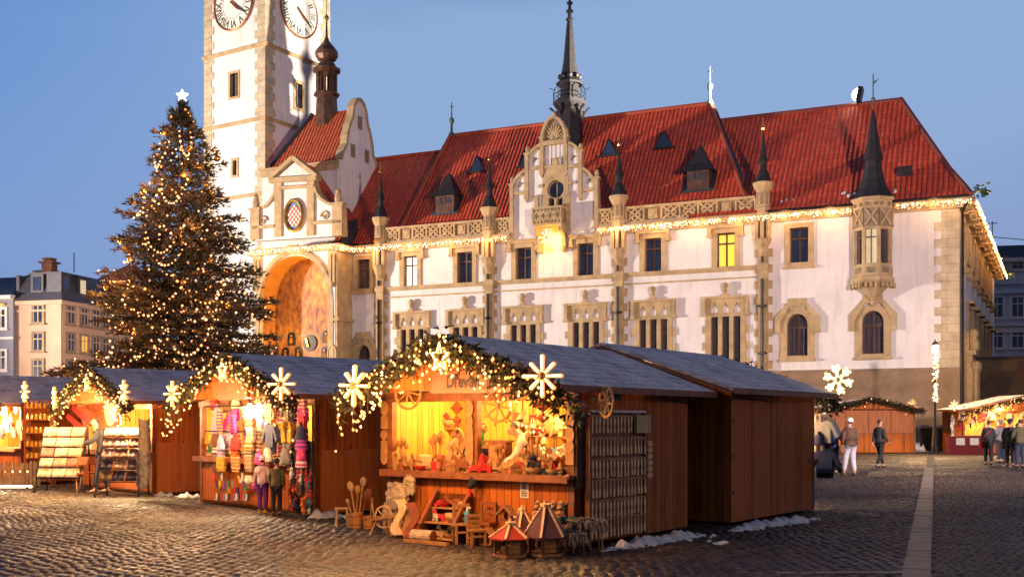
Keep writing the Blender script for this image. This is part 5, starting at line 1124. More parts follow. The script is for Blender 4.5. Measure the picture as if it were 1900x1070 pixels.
while z < TH_-.15:
    r = tree_r(z); nb = int(7+r*2.6); ph = random.uniform(0, 6.28)
    for j in range(nb):
        a = ph+2*math.pi*j/nb+random.uniform(-.25, .25); L = r*random.choice((.66, .8, .92, 1.0, 1.1, 1.24))*random.uniform(.92, 1.06); zz = z+random.uniform(-.18, .18)
        rise = .30*(z/TH_)+.02; droop = .20*(1-z/TH_)+.05; od = Vector((math.cos(a), math.sin(a), 0)); sd = Vector((-od.y, od.x, 0)); pts = []
        ns = max(3, int(L/.24))
        for i in range(ns+1):
            t = i/ns; p = Vector((0, 0, zz))+od*L*t+Vector((0, 0, L*(rise*t-droop*2*t*t+droop*1.25*t**3))); pts.append(p)
            if t > .16:
                dirn = (od+Vector((0, 0, .15+.5*t))).normalized(); m = random.choice((0, 0, 1))
                spray(p, dirn, .30, 5, m)
                wlen = (.62*L*.42)*(1-.78*abs(t-.5)**1.2) if L > .6 else .14
                for sg in (1, -1):
                    nq = max(1, int(wlen/.17))
                    for q in range(1, nq+1):
                        pp = p+sd*sg*wlen*q/nq*.8+od*wlen*q/nq*.45+Vector((0, 0, -.10*q/nq+random.gauss(0, .05))); spray(pp, (sd*sg*.6+od+Vector((0, 0, .12))).normalized(), .26, 4, m)
                        if random.random() < .25: surf.append((pp, a))
        wood.tube(pts, [max(.008, .05*(1-.8*i/ns)*r/4) for i in range(ns+1)], 4, cap=False); tips.append((pts[-1], a)); spray(pts[-1], (od+Vector((0, 0, .3))).normalized(), .36, 9, 0)
    z += .30+.09*r/4; k += 1
for i in range(60): spray(Vector((random.gauss(0, .07), random.gauss(0, .07), TH_-random.random()*.9)), Vector((0, 0, 1)), .3, 4, 0)
me = bpy.data.meshes.new('crown'); me.from_pydata(V, [], Ftri); me.materials.append(mat('spruce_needles', (.055, .046, .022), .65, var=.5, scale=3)); me.materials.append(mat('spruce_needles_brown', (.085, .05, .024), .65, var=.5, scale=3)); me.polygons.foreach_set('material_index', Fm); me.update()
o = bpy.data.objects.new('crown', me); COL.objects.link(o); o.parent = CTR
wood.build('limb', mat('spruce_twig', (.06, .04, .025), .9), CTR)
print('tree tris', len(Ftri))
# strings of lights: bulbs on the outer boughs facing the square, in swags
front = [(p, a) for p, a in tips+surf if -math.pi < math.atan2(math.sin(a), math.cos(a)) < .35 or random.random() < .3]
random.shuffle(front); per = len(front)//6; base = Vector((TX, TY, 0)); front.sort(key=lambda q: q[0].z)
lv = ['lowest', 'low', 'middle', 'upper middle', 'upper', 'topmost']
for s in range(6):
    seg = front[s*per:(s+1)*per]; random.shuffle(seg); seg = seg[:300 if s < 4 else 190]; pts = []
    for p, a in seg:
        q = Vector(p)+Vector((math.cos(a), math.sin(a), 0))*.14
        pts.append(base+q+Vector((0, 0, .04)))
    cords = []
    # two swags of closely set bulbs at this height
    z0 = TZ0+(TH_-TZ0)*(.05+.15*s)
    for w_ in range(2):
        a0 = random.uniform(-2.6, -1.9)+w_*.55; a1 = a0+random.uniform(.5, .9); cord = []
        for i in range(15):
            t = i/14; a = a0+(a1-a0)*t; zq = z0+w_*.5+.9-1.1*math.sin(math.pi*t); rr = tree_r(zq)*1.03+.05; q = base+Vector((math.cos(a)*rr, math.sin(a)*rr, zq)); cord.append(q); pts.append(q)
        cords.append(cord)
    bulb_cloud('tree_light_string', pts, '%s string of warm lights wound round the christmas tree' % lv[s], cords=cords, r=.05, m='bulb_pk', hot=.4, single=100)
    for k in range(4):
        a = -2.9+1.9*k/3+random.uniform(-.2, .2); zq = z0+random.uniform(.2, 1.6); rr = tree_r(zq)*1.05+.3; lamp('tree_glow', 'POINT', base+Vector((math.cos(a)*rr, math.sin(a)*rr, zq)), 85 if s < 5 else 30, (1, .42, .14), shadow_soft_size=.2)
# baubles
random.seed(5); bm = mat('golden_bauble', (.62, .33, .06), .25, .8, var=.2); mb = MB(); mb.smooth = True; mb.ball((0, 0, 0), .13, 12, 8); bb = mb.build('bauble', bm, label='golden ball hung on a bough of the christmas tree', cat='bauble', group='golden baubles on the christmas tree'); mb = MB(); mb.lathe([(.03, .12), (.03, .17), (.01, .18)], (0, 0, 0), 8); mb.build('bauble_cap', M['gold'], bb)
cand = [q for q in tips if math.sin(q[1]) < .2]; random.shuffle(cand)
for i, (p, a) in enumerate(cand[:46]):
    P = base+p+Vector((math.cos(a)*.1, math.sin(a)*.1, -.16))
    if i == 0: bb.location = P
    else: dup(bb, P)
st = thing('tree_topper_star', 'white glowing five pointed star on the tip of the christmas tree', 'star light', (TX, TY, TH_+.32)); mb = MB()
mb.prism([((.26 if k % 2 == 0 else .12)*math.sin(math.pi*k/5), (.26 if k % 2 == 0 else .12)*math.cos(math.pi*k/5)) for k in range(10)], -.05, .05); mb.build('star_body', mat('white_star', (1, 1, 1), .4, emit=(1, .95, .9), estr=6), st); mb = MB(); mb.tube([(0, 0, -.45), (0, 0, -.1)], .03, 6); mb.build('stem', M['iron'], st)
# ============================================================ LIGHTS ALONG THE EAVES
def eave_lights(name, path, n, label, drop=.38, par=None, glow=None):
    """icicle lights: path of world points, bulbs in uneven drops"""
    random.seed(len(label)); pts = []; cords = [[Vector(p) for p in path]]
    seg = [(Vector(a), Vector(b)) for a, b in zip(path[:-1], path[1:])]; tot = sum((b-a).length for a, b in seg)
    for i in range(n):
        u = (i+random.random())/n*tot
        for a, b in seg:
            l = (b-a).length
            if u <= l: break
            u -= l
        c = a+(b-a)*min(1, u/l); dl = drop*(.25+.75*abs(math.sin(i*.9+random.random()*1.2)))
        m = random.choice((2, 3, 4))
        for k in range(m): pts.append(c+Vector((random.gauss(0, .04), random.gauss(0, .04), -dl*(k+random.random()*.6)/m)))
        cords.append([c, c-Vector((0, 0, dl))])
    o = bulb_cloud(name, pts, label, m='bulb_w', cords=cords, r=.036)
    for a, b in seg:
        k = max(1, int((b-a).length/2.6))
        for i in range(k):
            P = a+(b-a)*((i+.5)/k)
            lamp('eave_glow', 'POINT', P+Vector(glow or (0, 0, -.3)), 60, (1, .48, .15), shadow_soft_size=.12, parent=o)
    return o
def FW(s, d, z): return F.w(s, d, z)
eave_lights('icicle_lights', [FW(bL+.3, bD+.62, 14.5), FW(bR-.42, bD+.62, 14.5), FW(bR-.42, .62, 14.5)], 120, 'icicle lights along the cornice of the tall niche bay', glow=(-.1, -.35, -.25))
eave_lights('icicle_lights', [FW(bR-.5, .66, 14.45), FW(g1+.1, .66, 14.45)], 150, 'icicle lights along the eaves left of the stepped gable', glow=(-.1, -.3, -.3))
eave_lights('icicle_lights', [FW(g0-.1, .66, 14.5), FW(oc+1.2, .66, 14.5)], 240, 'icicle lights along the eaves between the stepped gable and the oriel', glow=(-.1, -.3, -.3))
eave_lights('icicle_lights', [FW(oc-1.25, .74, 14.5), FW(-.75, .74, 14.5)], 62, 'icicle lights along the eaves between the oriel and the corner', glow=(-.1, -.3, -.3))
eave_lights('icicle_lights', [SF.w(36.6, 1.0, 14.45), SF.w(0, 1.0, 14.45)], 330, 'line of lights under the eaves of the town hall side wall', glow=(.3, 0, -.3), drop=.35)
# floodlight on the roof ridge, turned to the tower
rp = F.w(6.3, -6.5, 22.78); t = thing('floodlight', 'blazing floodlight on the right roof ridge of the town hall', 'floodlight', rp)
dirv = (Vector((-17.7, 89.2, 32))-rp).normalized(); rotm = dirv.to_track_quat('Y', 'Z').to_matrix()
mb = MB(); mb.cbox((0, 0, .55), (.9, .3, .9), rotm); mb.tube([(0, 0, 0), (0, 0, .4)], .05, 6); mb.box(-.2, .2, -.1, .1, -.1, .06); mb.build('housing', M['iron'], t)
mb = MB(); mb.lathe([(.42, 0), (.40, .14), (.24, .3), (0, .36)], Vector((0, 0, .55))+rotm @ Vector((0, .15, 0)), 12, rot=rotm @ Matrix.Rotation(R(-90), 3, 'X')); mb.build('lens', mat('flood_lens', (1, 1, 1), .3, emit=(1, .95, .85), estr=14), t)
lamp('tower_flood', 'SPOT', rp+Vector((0, 0, .55))+dirv*.7, 190000, (1, .86, .68), aim=(-17.4, 89.6, 32.5), spot_size=R(24), spot_blend=.35, shadow_soft_size=.12)
lamp('house_fill_spot', 'SPOT', (-24.5, 71, 5.2), 17000, (1, .66, .50), aim=(-38, 95, 7), spot_size=R(58), spot_blend=.5, shadow_soft_size=.4)  # unseen spot added to brighten the cream house
# ============================================================ FAR HOUSES
M['cream'] = mat('cream_render', (.46, .30, .21), .85, var=.12, scale=1)
M['bluish'] = mat('blue_grey_render', (.19, .20, .25), .85, var=.12, scale=1)
M['slate'] = mat('dark_slate', (.035, .035, .05), .6, var=.4, scale=4, bump=.3)
M['white_trim'] = mat('white_trim', (.62, .58, .55), .8, var=.1)
H = Frame((sp(113, 700, 90).x, 90), (-.974, .225)); HS = Frame(H.O, (-.225, -.974))
HO = fthing(H, 'corner_house', 'cream three storey corner house with dark mansard roof behind the christmas tree', 'house')
ew = 11.8; hl, hs = 4.0, 16.0
hl = H.at(30)[0]
mb = MB(); mb.box(0, hl, -hs, 0, 0, ew); mb.build('wall', M['cream'], HO)
mb = MB(); mb.box(-.25, hl, -hs, .25, ew-.35, ew); mb.box(-.12, hl, -hs, .12, ew-.9, ew-.75); mb.build('cornice', M['cream'], HO)
mb = MB(); rr = [(-.4, .4, ew), (.5, -.5, ew+2.1), (3.2, -3.6, ew+3.1)]
for (a0, b0, z0), (a1, b1, z1) in zip(rr[:-1], rr[1:]):
    mb.quad((a0, b0, z0), (hl, b0, z0), (hl, b1, z1), (a1, b1, z1)); mb.quad((a0, b0, z0), (a1, b1, z1), (a1, -hs, z1), (a0, -hs, z0))
mb.quad((3.2, -3.6, ew+3.1), (hl, -3.6, ew+3.1), (hl, -hs, ew+2.7), (3.2, -hs, ew+2.7)); mb.box(hl-.3, hl, -3.6, 0, ew, ew+2.2); mb.build('roof', M['slate'], HO)
def hwin(par, fr2, fr, a, z, w, h, pane, sur=None, d=0):
    X = fmat(fr).inverted() @ fmat(fr2); q = MB(); t = .09
    for x0, x1, y0, y1 in ((a-w/2-.16, a-w/2, z-.16, z+h+.2), (a+w/2, a+w/2+.16, z-.16, z+h+.2), (a-w/2, a+w/2, z+h, z+h+.2), (a-w/2, a+w/2, z-.16, z)): q.box(x0, x1, d-.05, d+.1, y0, y1)
    q.box(a-w/2-.25, a+w/2+.25, d-.05, d+.2, z-.26, z-.14); q.xform(X); o = q.build('window', sur or M['stone_dark'], par)
    q = MB(); q.box(a-w/2, a+w/2, d+.005, d+.025, z, z+h); q.xform(X); q.build('pane', pane, o)
    q = MB(); q.box(a-.04, a+.04, d+.025, d+.06, z, z+h); q.box(a-w/2, a+w/2, d+.03, d+.065, z+h*.64, z+h*.7)
    for e in (-1, 1): q.box(a+e*(w/2-.04)-.04, a+e*(w/2-.04)+.04, d+.025, d+.06, z, z+h)
    q.xform(X); q.build('window_frame', M['white_trim'] if sur else M['stone'], o); return o
zr = [EYE+(HORIZON-y)*90/2000 for y in (596, 648, 698, 748)]
for z in zr: hwin(HO, H, H, H.at(71)[0], z, .95, 1.35, M['glass'])
for i, px in enumerate((131, 156, 178, 196, 212)):
    b = -HS.at(px)[0]
    for j, z in enumerate(zr):
        a = HS.at(px)[0]; hwin(HO, HS, H, a, z, .95, 1.35, M['lit_o'] if (i, j) == (1, 1) else M['glass'])
def hdorm(fr2, a, d, pane):
    X = fmat(H).inverted() @ fmat(fr2); q = MB(); q.box(a-.6, a+.6, d-1.4, d, ew+.7, ew+2.2); q.box(a-.75, a+.75, d-1.5, d+.1, ew+2.2, ew+2.35); q.xform(X); o = q.build('dormer', M['slate'], HO); q = MB(); q.box(a-.36, a+.36, d, d+.04, ew+.85, ew+2.0); q.xform(X); q.build('dormer_window', pane, o)
hdorm(H, H.at(70)[0], .1, M['glass']); hdorm(HS, HS.at(120)[0], .1, M['glass']); hdorm(HS, HS.at(152)[0], .1, M['lit_d'])
mb = MB(); c = H.at(48)[0]; mb.box(c-.5, c+.5, -3.5, -2.7, ew+2.5, ew+3.6); mb.box(c-.7, c+.7, -3.7, -2.5, ew+3.6, ew+3.75); mb.lathe([(.4, ew+3.75), (.6, ew+3.95), (.6, ew+4.05)], (c, -3.1, 0), 8); mb.build('chimney', mat('old_brick', (.18, .07, .045), .9, var=.4), HO)
mb = MB(); c = H.at(92)[0]; mb.tube([(c, -3.3, ew+2.8), (c, -3.3, ew+4.5)], .05, 5); mb.build('lightning_rod', M['iron'], HO)
# blue house at the left frame edge
P0 = H.w(hl+.02, .35, 0); N_ = Frame((P0.x, P0.y), (-.974, .225)); NB = fthing(N_, 'blue_house', 'pale blue house with orange lit soffit beside the cream house', 'house'); e2_ = EYE+(HORIZON-556)*91.5/2000
mb = MB(); mb.box(0, 9, -10, 0, 0, e2_); mb.build('wall', M['bluish'], NB)
mb = MB(); mb.box(-.1, 9, -.2, .5, e2_-.05, e2_+.25); mb.box(-.05, 9, 0, .12, e2_-3.4, e2_-3.2); mb.box(-.05, 9, 0, .12, e2_-6.8, e2_-6.6); mb.build('cornice', M['white_trim'], NB)
mb = MB(); mb.quad((-.4, .6, e2_+.25), (9, .6, e2_+.25), (9, -4, e2_+2.4), (2.5, -4, e2_+2.4)); mb.quad((-.4, .6, e2_+.25), (2.5, -4, e2_+2.4), (2.5, -10, e2_+2.4), (-.4, -10, e2_+.25)); mb.build('roof', M['slate'], NB)
mb = MB(); mb.box(.3, 1.5, -5.4, -4.6, e2_+1.4, e2_+2.9); mb.box(.2, 1.6, -5.5, -4.5, e2_+2.9, e2_+3.05); mb.build('chimney', M['white_trim'], NB)
for a in (1.15, 3.4, 5.7):
    for k, z in enumerate((e2_-2.4, e2_-5.9, e2_-9.2)): hwin(NB, N_, N_, a, z, .9, 1.5, M['glass'], M['white_trim'])
    o = MB(); o.box(a-.35, a+.35, .02, .3, e2_-.55, e2_-.42); o = o.build('soffit_lamp', M['lit_o'], NB); lamp('soffit_glow', 'POINT', (a, .55, e2_-.75), 30, (1, .55, .15), shadow_soft_size=.1, parent=NB)
# small red roofed house behind the tree
P1 = sp(252, 700, 100); RH = Frame((P1.x, 100), (-1, .1)); RB = fthing(RH, 'red_roofed_house', 'small house with red roof and lights, half hidden by the christmas tree', 'house'); z1 = EYE+(HORIZON-520)*.05
mb = MB(); mb.box(0, 3.6, -6, 0, 0, z1); mb.build('wall', M['cream'], RB); mb = MB(); mb.quad((-.3, .3, z1), (3.9, .3, z1), (2.2, -3, z1+1.9), (1.4, -3, z1+1.9)); mb.poly([(3.9, .3, z1), (3.9, -6, z1), (2.2, -3, z1+1.9)]); mb.poly([(-.3, .3, z1), (1.4, -3, z1+1.9), (-.3, -6, z1)]); mb.build('roof', M['tiles'], RB)
eave_lights('icicle_lights', [RH.w(-.2, .4, z1), RH.w(3.8, .4, z1)], 26, 'icicle lights on the small red roofed house beside the tree', drop=.9)
# grey blue building on the far right
P2 = sp(1838, 700, 108); Q = Frame((P2.x+12, 108-2.4), (-1, .2)); QL = 12.2
QB = fthing(Q, 'apartment_building', 'blue grey building with rows of windows and snowy eaves beyond the town hall side wall', 'building'); e3 = EYE+(HORIZON-482)*108/2000
mb = MB(); mb.box(0, QL, -10, 0, 0, e3); mb.build('wall', mat('pale_blue_render', (.52, .53, .60), .85, var=.12, scale=1), QB)
mb = MB(); mb.box(-.2, QL+.2, -.2, .55, e3-.3, e3+.1); mb.box(0, QL, 0, .25, e3-2.5, e3-2.2); mb.box(0, QL, 0, .2, e3-7.3, e3-7.0); mb.build('cornice', M['white_trim'], QB)
mb = MB(); mb.quad((-.3, .5, e3+.1), (QL+.3, .5, e3+.1), (QL, -2, e3+1.7), (0, -2, e3+1.7)); mb.quad((0, -2, e3+1.7), (QL, -2, e3+1.7), (QL, -10, e3+1.9), (0, -10, e3+1.9)); mb.quad((QL+.3, .5, e3+.1), (QL+.3, -10, e3+.1), (QL, -10, e3+1.9), (QL, -2, e3+1.7)); mb.build('roof', M['slate'], QB)
random.seed(9); mb = MB()
for i in range(26): mb.ball((random.uniform(0, QL), .2, e3+.25), random.uniform(.1, .3), 6, 4, sz=.5)
mb.build('roof_snow', M['snow'], QB, kind='stuff')
for px in (1850, 1888, 1926, 1964):
    a = Q.at(px)[0]
    if a < .8: continue
    for y, h, pn in ((586, 1.9, 'glass'), (643, 1.7, 'glass'), (722, 1.8, 'lit_y' if px == 1888 else 'glass'), (497, .6, 'glass')):
        z = EYE+(HORIZON-y)*107/2000; o = hwin(QB, Q, Q, a, z, 1.15, h, M['lit_d'] if pn == 'lit_y' else M[pn], M['white_trim'])
        if h > 1: q = MB(); q.box(a-.95, a+.95, 0, .3, z+h+.4, z+h+.55); q.build('window_hood', M['white_trim'], o)
mb = MB(); a = Q.at(1850)[0]; mb.tube([(a, -2, e3+1.6), (a, -2, e3+4.2)], .05, 4); mb.tube([(a-.5, -2, e3+4.0), (a+.5, -2, e3+4.0)], .04, 4); mb.tube([(a-.1, -2, e3+2.6), (a-3.2, -2, e3+2.2)], .04, 4); mb.tube([(a-3.2, -2, e3+1.7), (a-3.2, -2, e3+2.9)], .05, 4); mb.build('antenna', M['iron'], QB)
# ============================================================ LAMP POST AND BINS
lp = gp(1735, 842); LPT = thing('street_lamp', 'lit street lamp with icicle lights round its upper post before the town hall', 'street lamp', lp)
mb = MB(); mb.lathe([(.2, 0), (.2, .3), (.11, .45), (.09, 1.0), (.065, 1.1), (.055, 5.0), (.09, 5.05), (.09, 5.15)], (0, 0, 0), 10); mb.build('post', M['iron'], LPT)
mb = MB(); mb.lathe([(.06, 5.15), (.13, 5.2), (.19, 5.55), (.17, 5.6)], (0, 0, 0), 8); mb.build('lantern_glass', mat('lit_lantern', (1, .9, .7), .3, emit=(1, .80, .5), estr=7), LPT)
mb = MB(); mb.lathe([(.22, 5.6), (.2, 5.66), (.05, 5.82), (.02, 5.95)], (0, 0, 0), 8); mb.build('lantern_cap', M['iron'], LPT)
lamp('street_light', 'POINT', (0, -.35, 5.4), 2600, (1, .60, .26), shadow_soft_size=.15, parent=LPT)
random.seed(4); pts = [lp+Vector((random.gauss(0, .05), -.05+random.gauss(0, .05), random.uniform(2.7, 5.0))) for _ in range(150)]
bulb_cloud('icicle_lights', pts, 'column of white fairy lights wound round the lamp post', m='bulb_w', r=.045, cords=[[lp+Vector((.1*math.cos(k), .1*math.sin(k), 2.7+.1*k)) for k in range(23)]])
bn_ = gp(1722, 835); mb = MB()
def bin_(P, label):
    t = thing('waste_container', label, 'container', P); q = MB(); q.lathe([(.42, 0.05), (.5, 1.25), (.5, 1.3)], (0, 0, 0), 4, ph=.5); q.build('body', M['iron'], t); q = MB(); q.lathe([(.54, 1.3), (.54, 1.36), (.2, 1.5)], (0, 0, 0), 4, ph=.5); q.build('lid', M['slate'], t)
    q = MB()
    for s_ in (-1, 1): q.lathe([(.07, -.03), (.07, .03)], (s_*.28, .2, .07), 8, rot=Matrix.Rotation(R(90), 3, 'Y'))
    q.build('wheels', M['iron'], t)
bin_(sp(1714, 831, 60.5)*1, 'dark waste container between the shuttered stall and the lamp post'); bin_(sp(1749, 831, 60.8), 'dark waste container right of the lamp post')
for o in [o for o in bpy.data.objects if o.name.startswith('waste_container')]: o.location.z = 0
# unseen street lamp copies, added to light the paving, cream house and stall walls
for i, (x, y, e) in enumerate(((-9.5, 5.0, 2000), (-24.5, 71.0, 3000), (12.5, 11.5, 430))):
    c = copy_tree(LPT); c.location = (x, y, 0); c['label'] = ('added unseen street lamp beside the viewpoint that lights the paving', 'added street lamp hidden behind the christmas tree that lights the cream house', 'added unseen street lamp on the lane side that lights the stall walls')[i]
    for ch in c.children:
        if ch.type == 'LIGHT': ch.data = ch.data.copy(); ch.data.energy = e
# ============================================================ GOODS OF THE TOY STALL
def wmat(n, c, v=.35, r=.55): return mat(n, c, r, var=v, scale=4, stretch=(2, 2, 1))
M['birch'] = wmat('pale_birch', (.52, .33, .14)); M['oakw'] = wmat('honey_wood', (.40, .19, .055)); M['redwood'] = wmat('reddish_wood', (.28, .075, .02)); M['darkw'] = wmat('dark_wood', (.09, .035, .015))
def cl(n, c, v=.25): return mat(n, c, .85, var=v, scale=14, bump=.3, bscale=60)
for n, c in dict(red=(.50, .02, .02), navy=(.02, .03, .12), purple=(.16, .04, .30), pink=(.75, .06, .30), orange=(.62, .16, .02), yellow=(.65, .40, .04), white=(.70, .66, .60), black=(.015, .015, .02), brown=(.16, .08, .04), beige=(.45, .33, .22), teal=(.03, .22, .24), green=(.05, .20, .06), grey=(.22, .22, .24), lilac=(.42, .36, .62), blue=(.05, .12, .40)).items(): M['c_'+n] = cl(n+'_cloth', c)
def pat_mat(name, c1, c2, kind='stripe', s=.06):
    m = mat(name, c1, .85, var=.15, scale=20, bump=.3, bscale=70); N, L, b = nodes_of(m); src = b.inputs['Base Color'].links[0].from_socket
    tc = N.new('ShaderNodeTexCoord'); w = N.new('ShaderNodeTexWave') if kind == 'stripe' else N.new('ShaderNodeTexChecker')
    if kind == 'stripe': w.bands_direction = 'Z'; w.inputs['Scale'].default_value = .314/s; f = w.outputs['Fac']
    else: w.inputs['Scale'].default_value = 1/s; f = w.outputs['Fac']
    L.new(tc.outputs['Object'], w.inputs[0]); g = N.new('ShaderNodeMath'); g.operation = 'GREATER_THAN'; g.inputs[1].default_value = .5; L.new(f, g.inputs[0])
    x = N.new('ShaderNodeMixRGB'); L.new(g.outputs[0], x.inputs[0]); L.new(src, x.inputs[1]); x.inputs[2].default_value = (*c2, 1); L.new(x.outputs[0], b.inputs['Base Color']); M[name] = m; return m
pat_mat('pink striped cloth', (.75, .06, .35), (.05, .04, .16)); pat_mat('pink and white knit', (.75, .05, .28), (.75, .68, .62)); pat_mat('navy plaid cloth', (.02, .04, .14), (.10, .12, .22), 'check', .04); pat_mat('grey plaid cloth', (.05, .05, .05), (.30, .27, .22), 'check', .035)
pat_mat('orange striped cloth', (.65, .18, .02), (.55, .42, .22)); pat_mat('beige striped cloth', (.60, .50, .38), (.20, .11, .06)); pat_mat('purple and yellow striped cloth', (.20, .06, .34), (.60, .36, .05)); pat_mat('purple striped cloth', (.16, .04, .34), (.70, .08, .45))
def gf(px, b, fr=D): return fr.w(fr.at(px, b=b)[0], b, 0)
def wl(fr, px, py, b): a, z = fr.at(px, py, b); return fr.w(a, b, z)
# spoked wheels ------------------------------------------------------------
def wheel_geo(r, n=8, t=.028):
    mb = MB(); mb.tube([(r*math.cos(2*math.pi*k/20), 0, r*math.sin(2*math.pi*k/20)) for k in range(20)], t*.75, 6, closed=True)
    return mb
def wheel(P, r, label, ang, m='oakw', knobs=False):
    t = thing('spoked_wheel', label, 'wooden wheel', P, ang, 'wooden spoked wheels hung on the toy stall'); wheel_geo(r).build('rim', M[m], t)
    mb = MB()
    for k in range(8):
        a = 2*math.pi*k/8+.2; e = 1.0 if not knobs else 1.22; mb.tube([(0, 0, 0), (r*.5*math.cos(a), 0, r*.5*math.sin(a)), (r*e*math.cos(a), 0, r*e*math.sin(a))], [.012, .016, .011], 5)
        if knobs: mb.ball((r*1.22*math.cos(a), 0, r*1.22*math.sin(a)), .02, 6, 4)
    mb.build('spokes', M[m], t); mb = MB(); mb.lathe([(.0, -.04), (.035, -.04), (.045, 0), (.035, .04), (0, .04)], (0, 0, 0), 10, rot=Matrix.Rotation(R(90), 3, 'X')); mb.build('hub', M[m], t)
wheel(wl(D, 757, 727, .30), .245, 'wooden spoked wheel over the left end of the lit toy stall opening', D.ang)
wheel(wl(D, 924, 753, .12), .215, 'wooden ship wheel with knobbed spokes hung in the middle of the lit opening', D.ang, knobs=True)
wheel(wl(D, 967, 713, .72), .185, 'small wooden spoked wheel on the gable left of the big glowing star', D.ang)
wheel(D.w(-.42, -.12, EYE+(HORIZON-745)*14.0/2000), .20, 'pale wooden spoked wheel on the right corner of the toy stall', D.ang-.55, 'birch')
# hanging twisted spinners
def spinner(P, label, n, r):
    t = thing('wooden_spinner', label, 'hanging ornament', P, D.ang); mb = MB(); mb.tube([(0, 0, 0), (0, 0, .22)], .004, 4); mb.build('cord', M['cable'], t)
    for k in range(n):
        mb = MB(); z = -.11-k*.2*(1-.12*k); q = r*(1-.3*k); mb.lathe([(.01, z+.10*q/r), (q*.35, z+.07*q/r), (q, z), (q*.35, z-.07*q/r), (.01, z-.10*q/r)], (0, 0, 0), 10, sy=.5); mb.build('spindle', M['redwood'], t)
    mb = MB(); mb.ball((0, 0, -.11-n*.17), .03, 6, 5); mb.build('bead', M['darkw'], t)
spinner(wl(D, 848, 742, .10), 'red brown wooden spinner hung left of the middle post', 2, .12); spinner(wl(D, 1007, 735, .22), 'large red brown wooden spinner hung below the big glowing star', 2, .16)
# toys: a handful of kinds repeated along counter and shelves
def toy_horse(m='birch'):
    mb = MB(); mb.prism([(-.06, .05), (-.055, 0), (-.035, 0), (-.03, .04), (.03, .04), (.035, 0), (.055, 0), (.05, .07), (.07, .11), (.095, .10), (.10, .12), (.075, .15), (.05, .14), (.03, .09), (-.05, .09)], -.012, .012); return mb
def toy_tree():
    mb = MB(); mb.lathe([(.035, 0), (.035, .012), (.008, .014), (.008, .03), (.045, .03), (.02, .075), (.035, .075), (.014, .115), (.024, .115), (.002, .165)], (0, 0, 0), 8); return mb
def toy_mug():
    mb = MB(); mb.lathe([(.035, 0), (.04, .09), (.034, .09), (.03, .02)], (0, 0, 0), 10); mb.tube([(.038, 0, .075), (.065, 0, .07), (.065, 0, .03), (.038, 0, .02)], .007, 5); return mb
def toy_bowl():
    mb = MB(); mb.lathe([(.03, 0), (.07, .03), (.085, .055), (.078, .055), (.03, .012)], (0, 0, 0), 12); return mb
def toy_car():
    mb = MB(); mb.prism([(-.08, .02), (.08, .02), (.08, .045), (.045, .05), (.025, .08), (-.04, .08), (-.055, .05), (-.08, .045)], -.028, .028)
    for x in (-.045, .045):
        for y in (-.034, .034): mb.lathe([(.0, -.007), (.02, -.007), (.02, .007), (0, .007)], (x, y, .02), 8, rot=Matrix.Rotation(R(90), 3, 'X'))
    return mb
def toy_house():
    mb = MB(); mb.box(-.04, .04, -.03, .03, 0, .06); mb.prism([(-.055, .058), (.055, .058), (0, .11)], -.04, .04); mb.box(-.01, .01, .03, .033, 0, .035); return mb
def toy_doll():
    mb = MB(); mb.lathe([(.03, 0), (.034, .03), (.02, .075), (.012, .085), (.024, .10), (.024, .12), (.008, .145), (0, .16)], (0, 0, 0), 9); return mb
def toy_spoons():
    mb = MB()
    for k in range(5): a = k*1.3; q = (.03*math.cos(a), .03*math.sin(a), .17+.02*(k % 3)); mb.tube([(0.01*math.cos(a), .01*math.sin(a), .01), q], .005, 4); mb.ball(q, .018, 6, 4, sz=1.5)
    mb.lathe([(.028, 0), (.034, .07), (.03, .07), (.024, .01)], (0, 0, 0), 8); return mb
KIND = [('toy_horse', toy_horse, 'carved wooden horse'), ('toy_tree', toy_tree, 'small turned wooden tree'), ('wooden_mug', toy_mug, 'wooden mug with handle'), ('wooden_bowl', toy_bowl, 'round wooden bowl'), ('toy_car', toy_car, 'wooden toy car'), ('toy_house', toy_house, 'tiny wooden house'), ('toy_doll', toy_doll, 'small turned wooden doll'), ('spoon_cup', toy_spoons, 'cup of wooden spoons')]
TOYM = ['birch', 'oakw', 'birch', 'redwood', 'oakw', 'c_red', 'c_green', 'c_blue', 'c_white', 'c_navy']; proto = {}
TONE = dict(birch='pale', oakw='honey coloured', redwood='red brown', c_red='red', c_green='green', c_blue='blue', c_white='white', c_navy='dark blue')
def toy(k, P, rz, m, where, s=1.0):
    nm, fn, lab = KIND[k]
    label = '%s %s %s' % (TONE[m], lab, where); grp = lab+' '+where
    if (nm, m) not in proto:
        o = fn().build(nm, M[m], None, P, rz, label=label, cat='wooden toy' if 'toy' in nm else 'wooden ware', group=grp); proto[(nm, m)] = o
    else:
        o = proto[(nm, m)].copy(); COL.objects.link(o); o.location = P; o.rotation_euler = (0, 0, rz); o['label'] = label; o['group'] = grp
    o.scale = (s, s, s)
    return o
random.seed(31)
def row(fr, a0, a1, b0, b1, z, n, where, s=(1, 1.5), mats=['birch', 'oakw', 'birch', 'redwood', 'oakw', 'birch', 'oakw', 'c_red']):
    for i in range(n):
        a = a0+(a1-a0)*(i+random.uniform(.2, .8))/n; toy(random.randrange(8), fr.w(a, random.uniform(b0, b1), z), fr.ang+random.uniform(-1, 1), random.choice(mats), where, random.uniform(*s))
row(D, .15, 3.25, -.02, .13, .98, 34, 'at the front edge of the toy stall counter', (1.0, 1.7)); row(D, .15, 3.25, -.28, -.08, .98, 30, 'at the back of the toy stall counter', (1.5, 2.8))
row(D, .15, 1.0, -.04, .14, .98, 9, 'at the colourful end of the counter', (.8, 1.2), TOYM[5:])
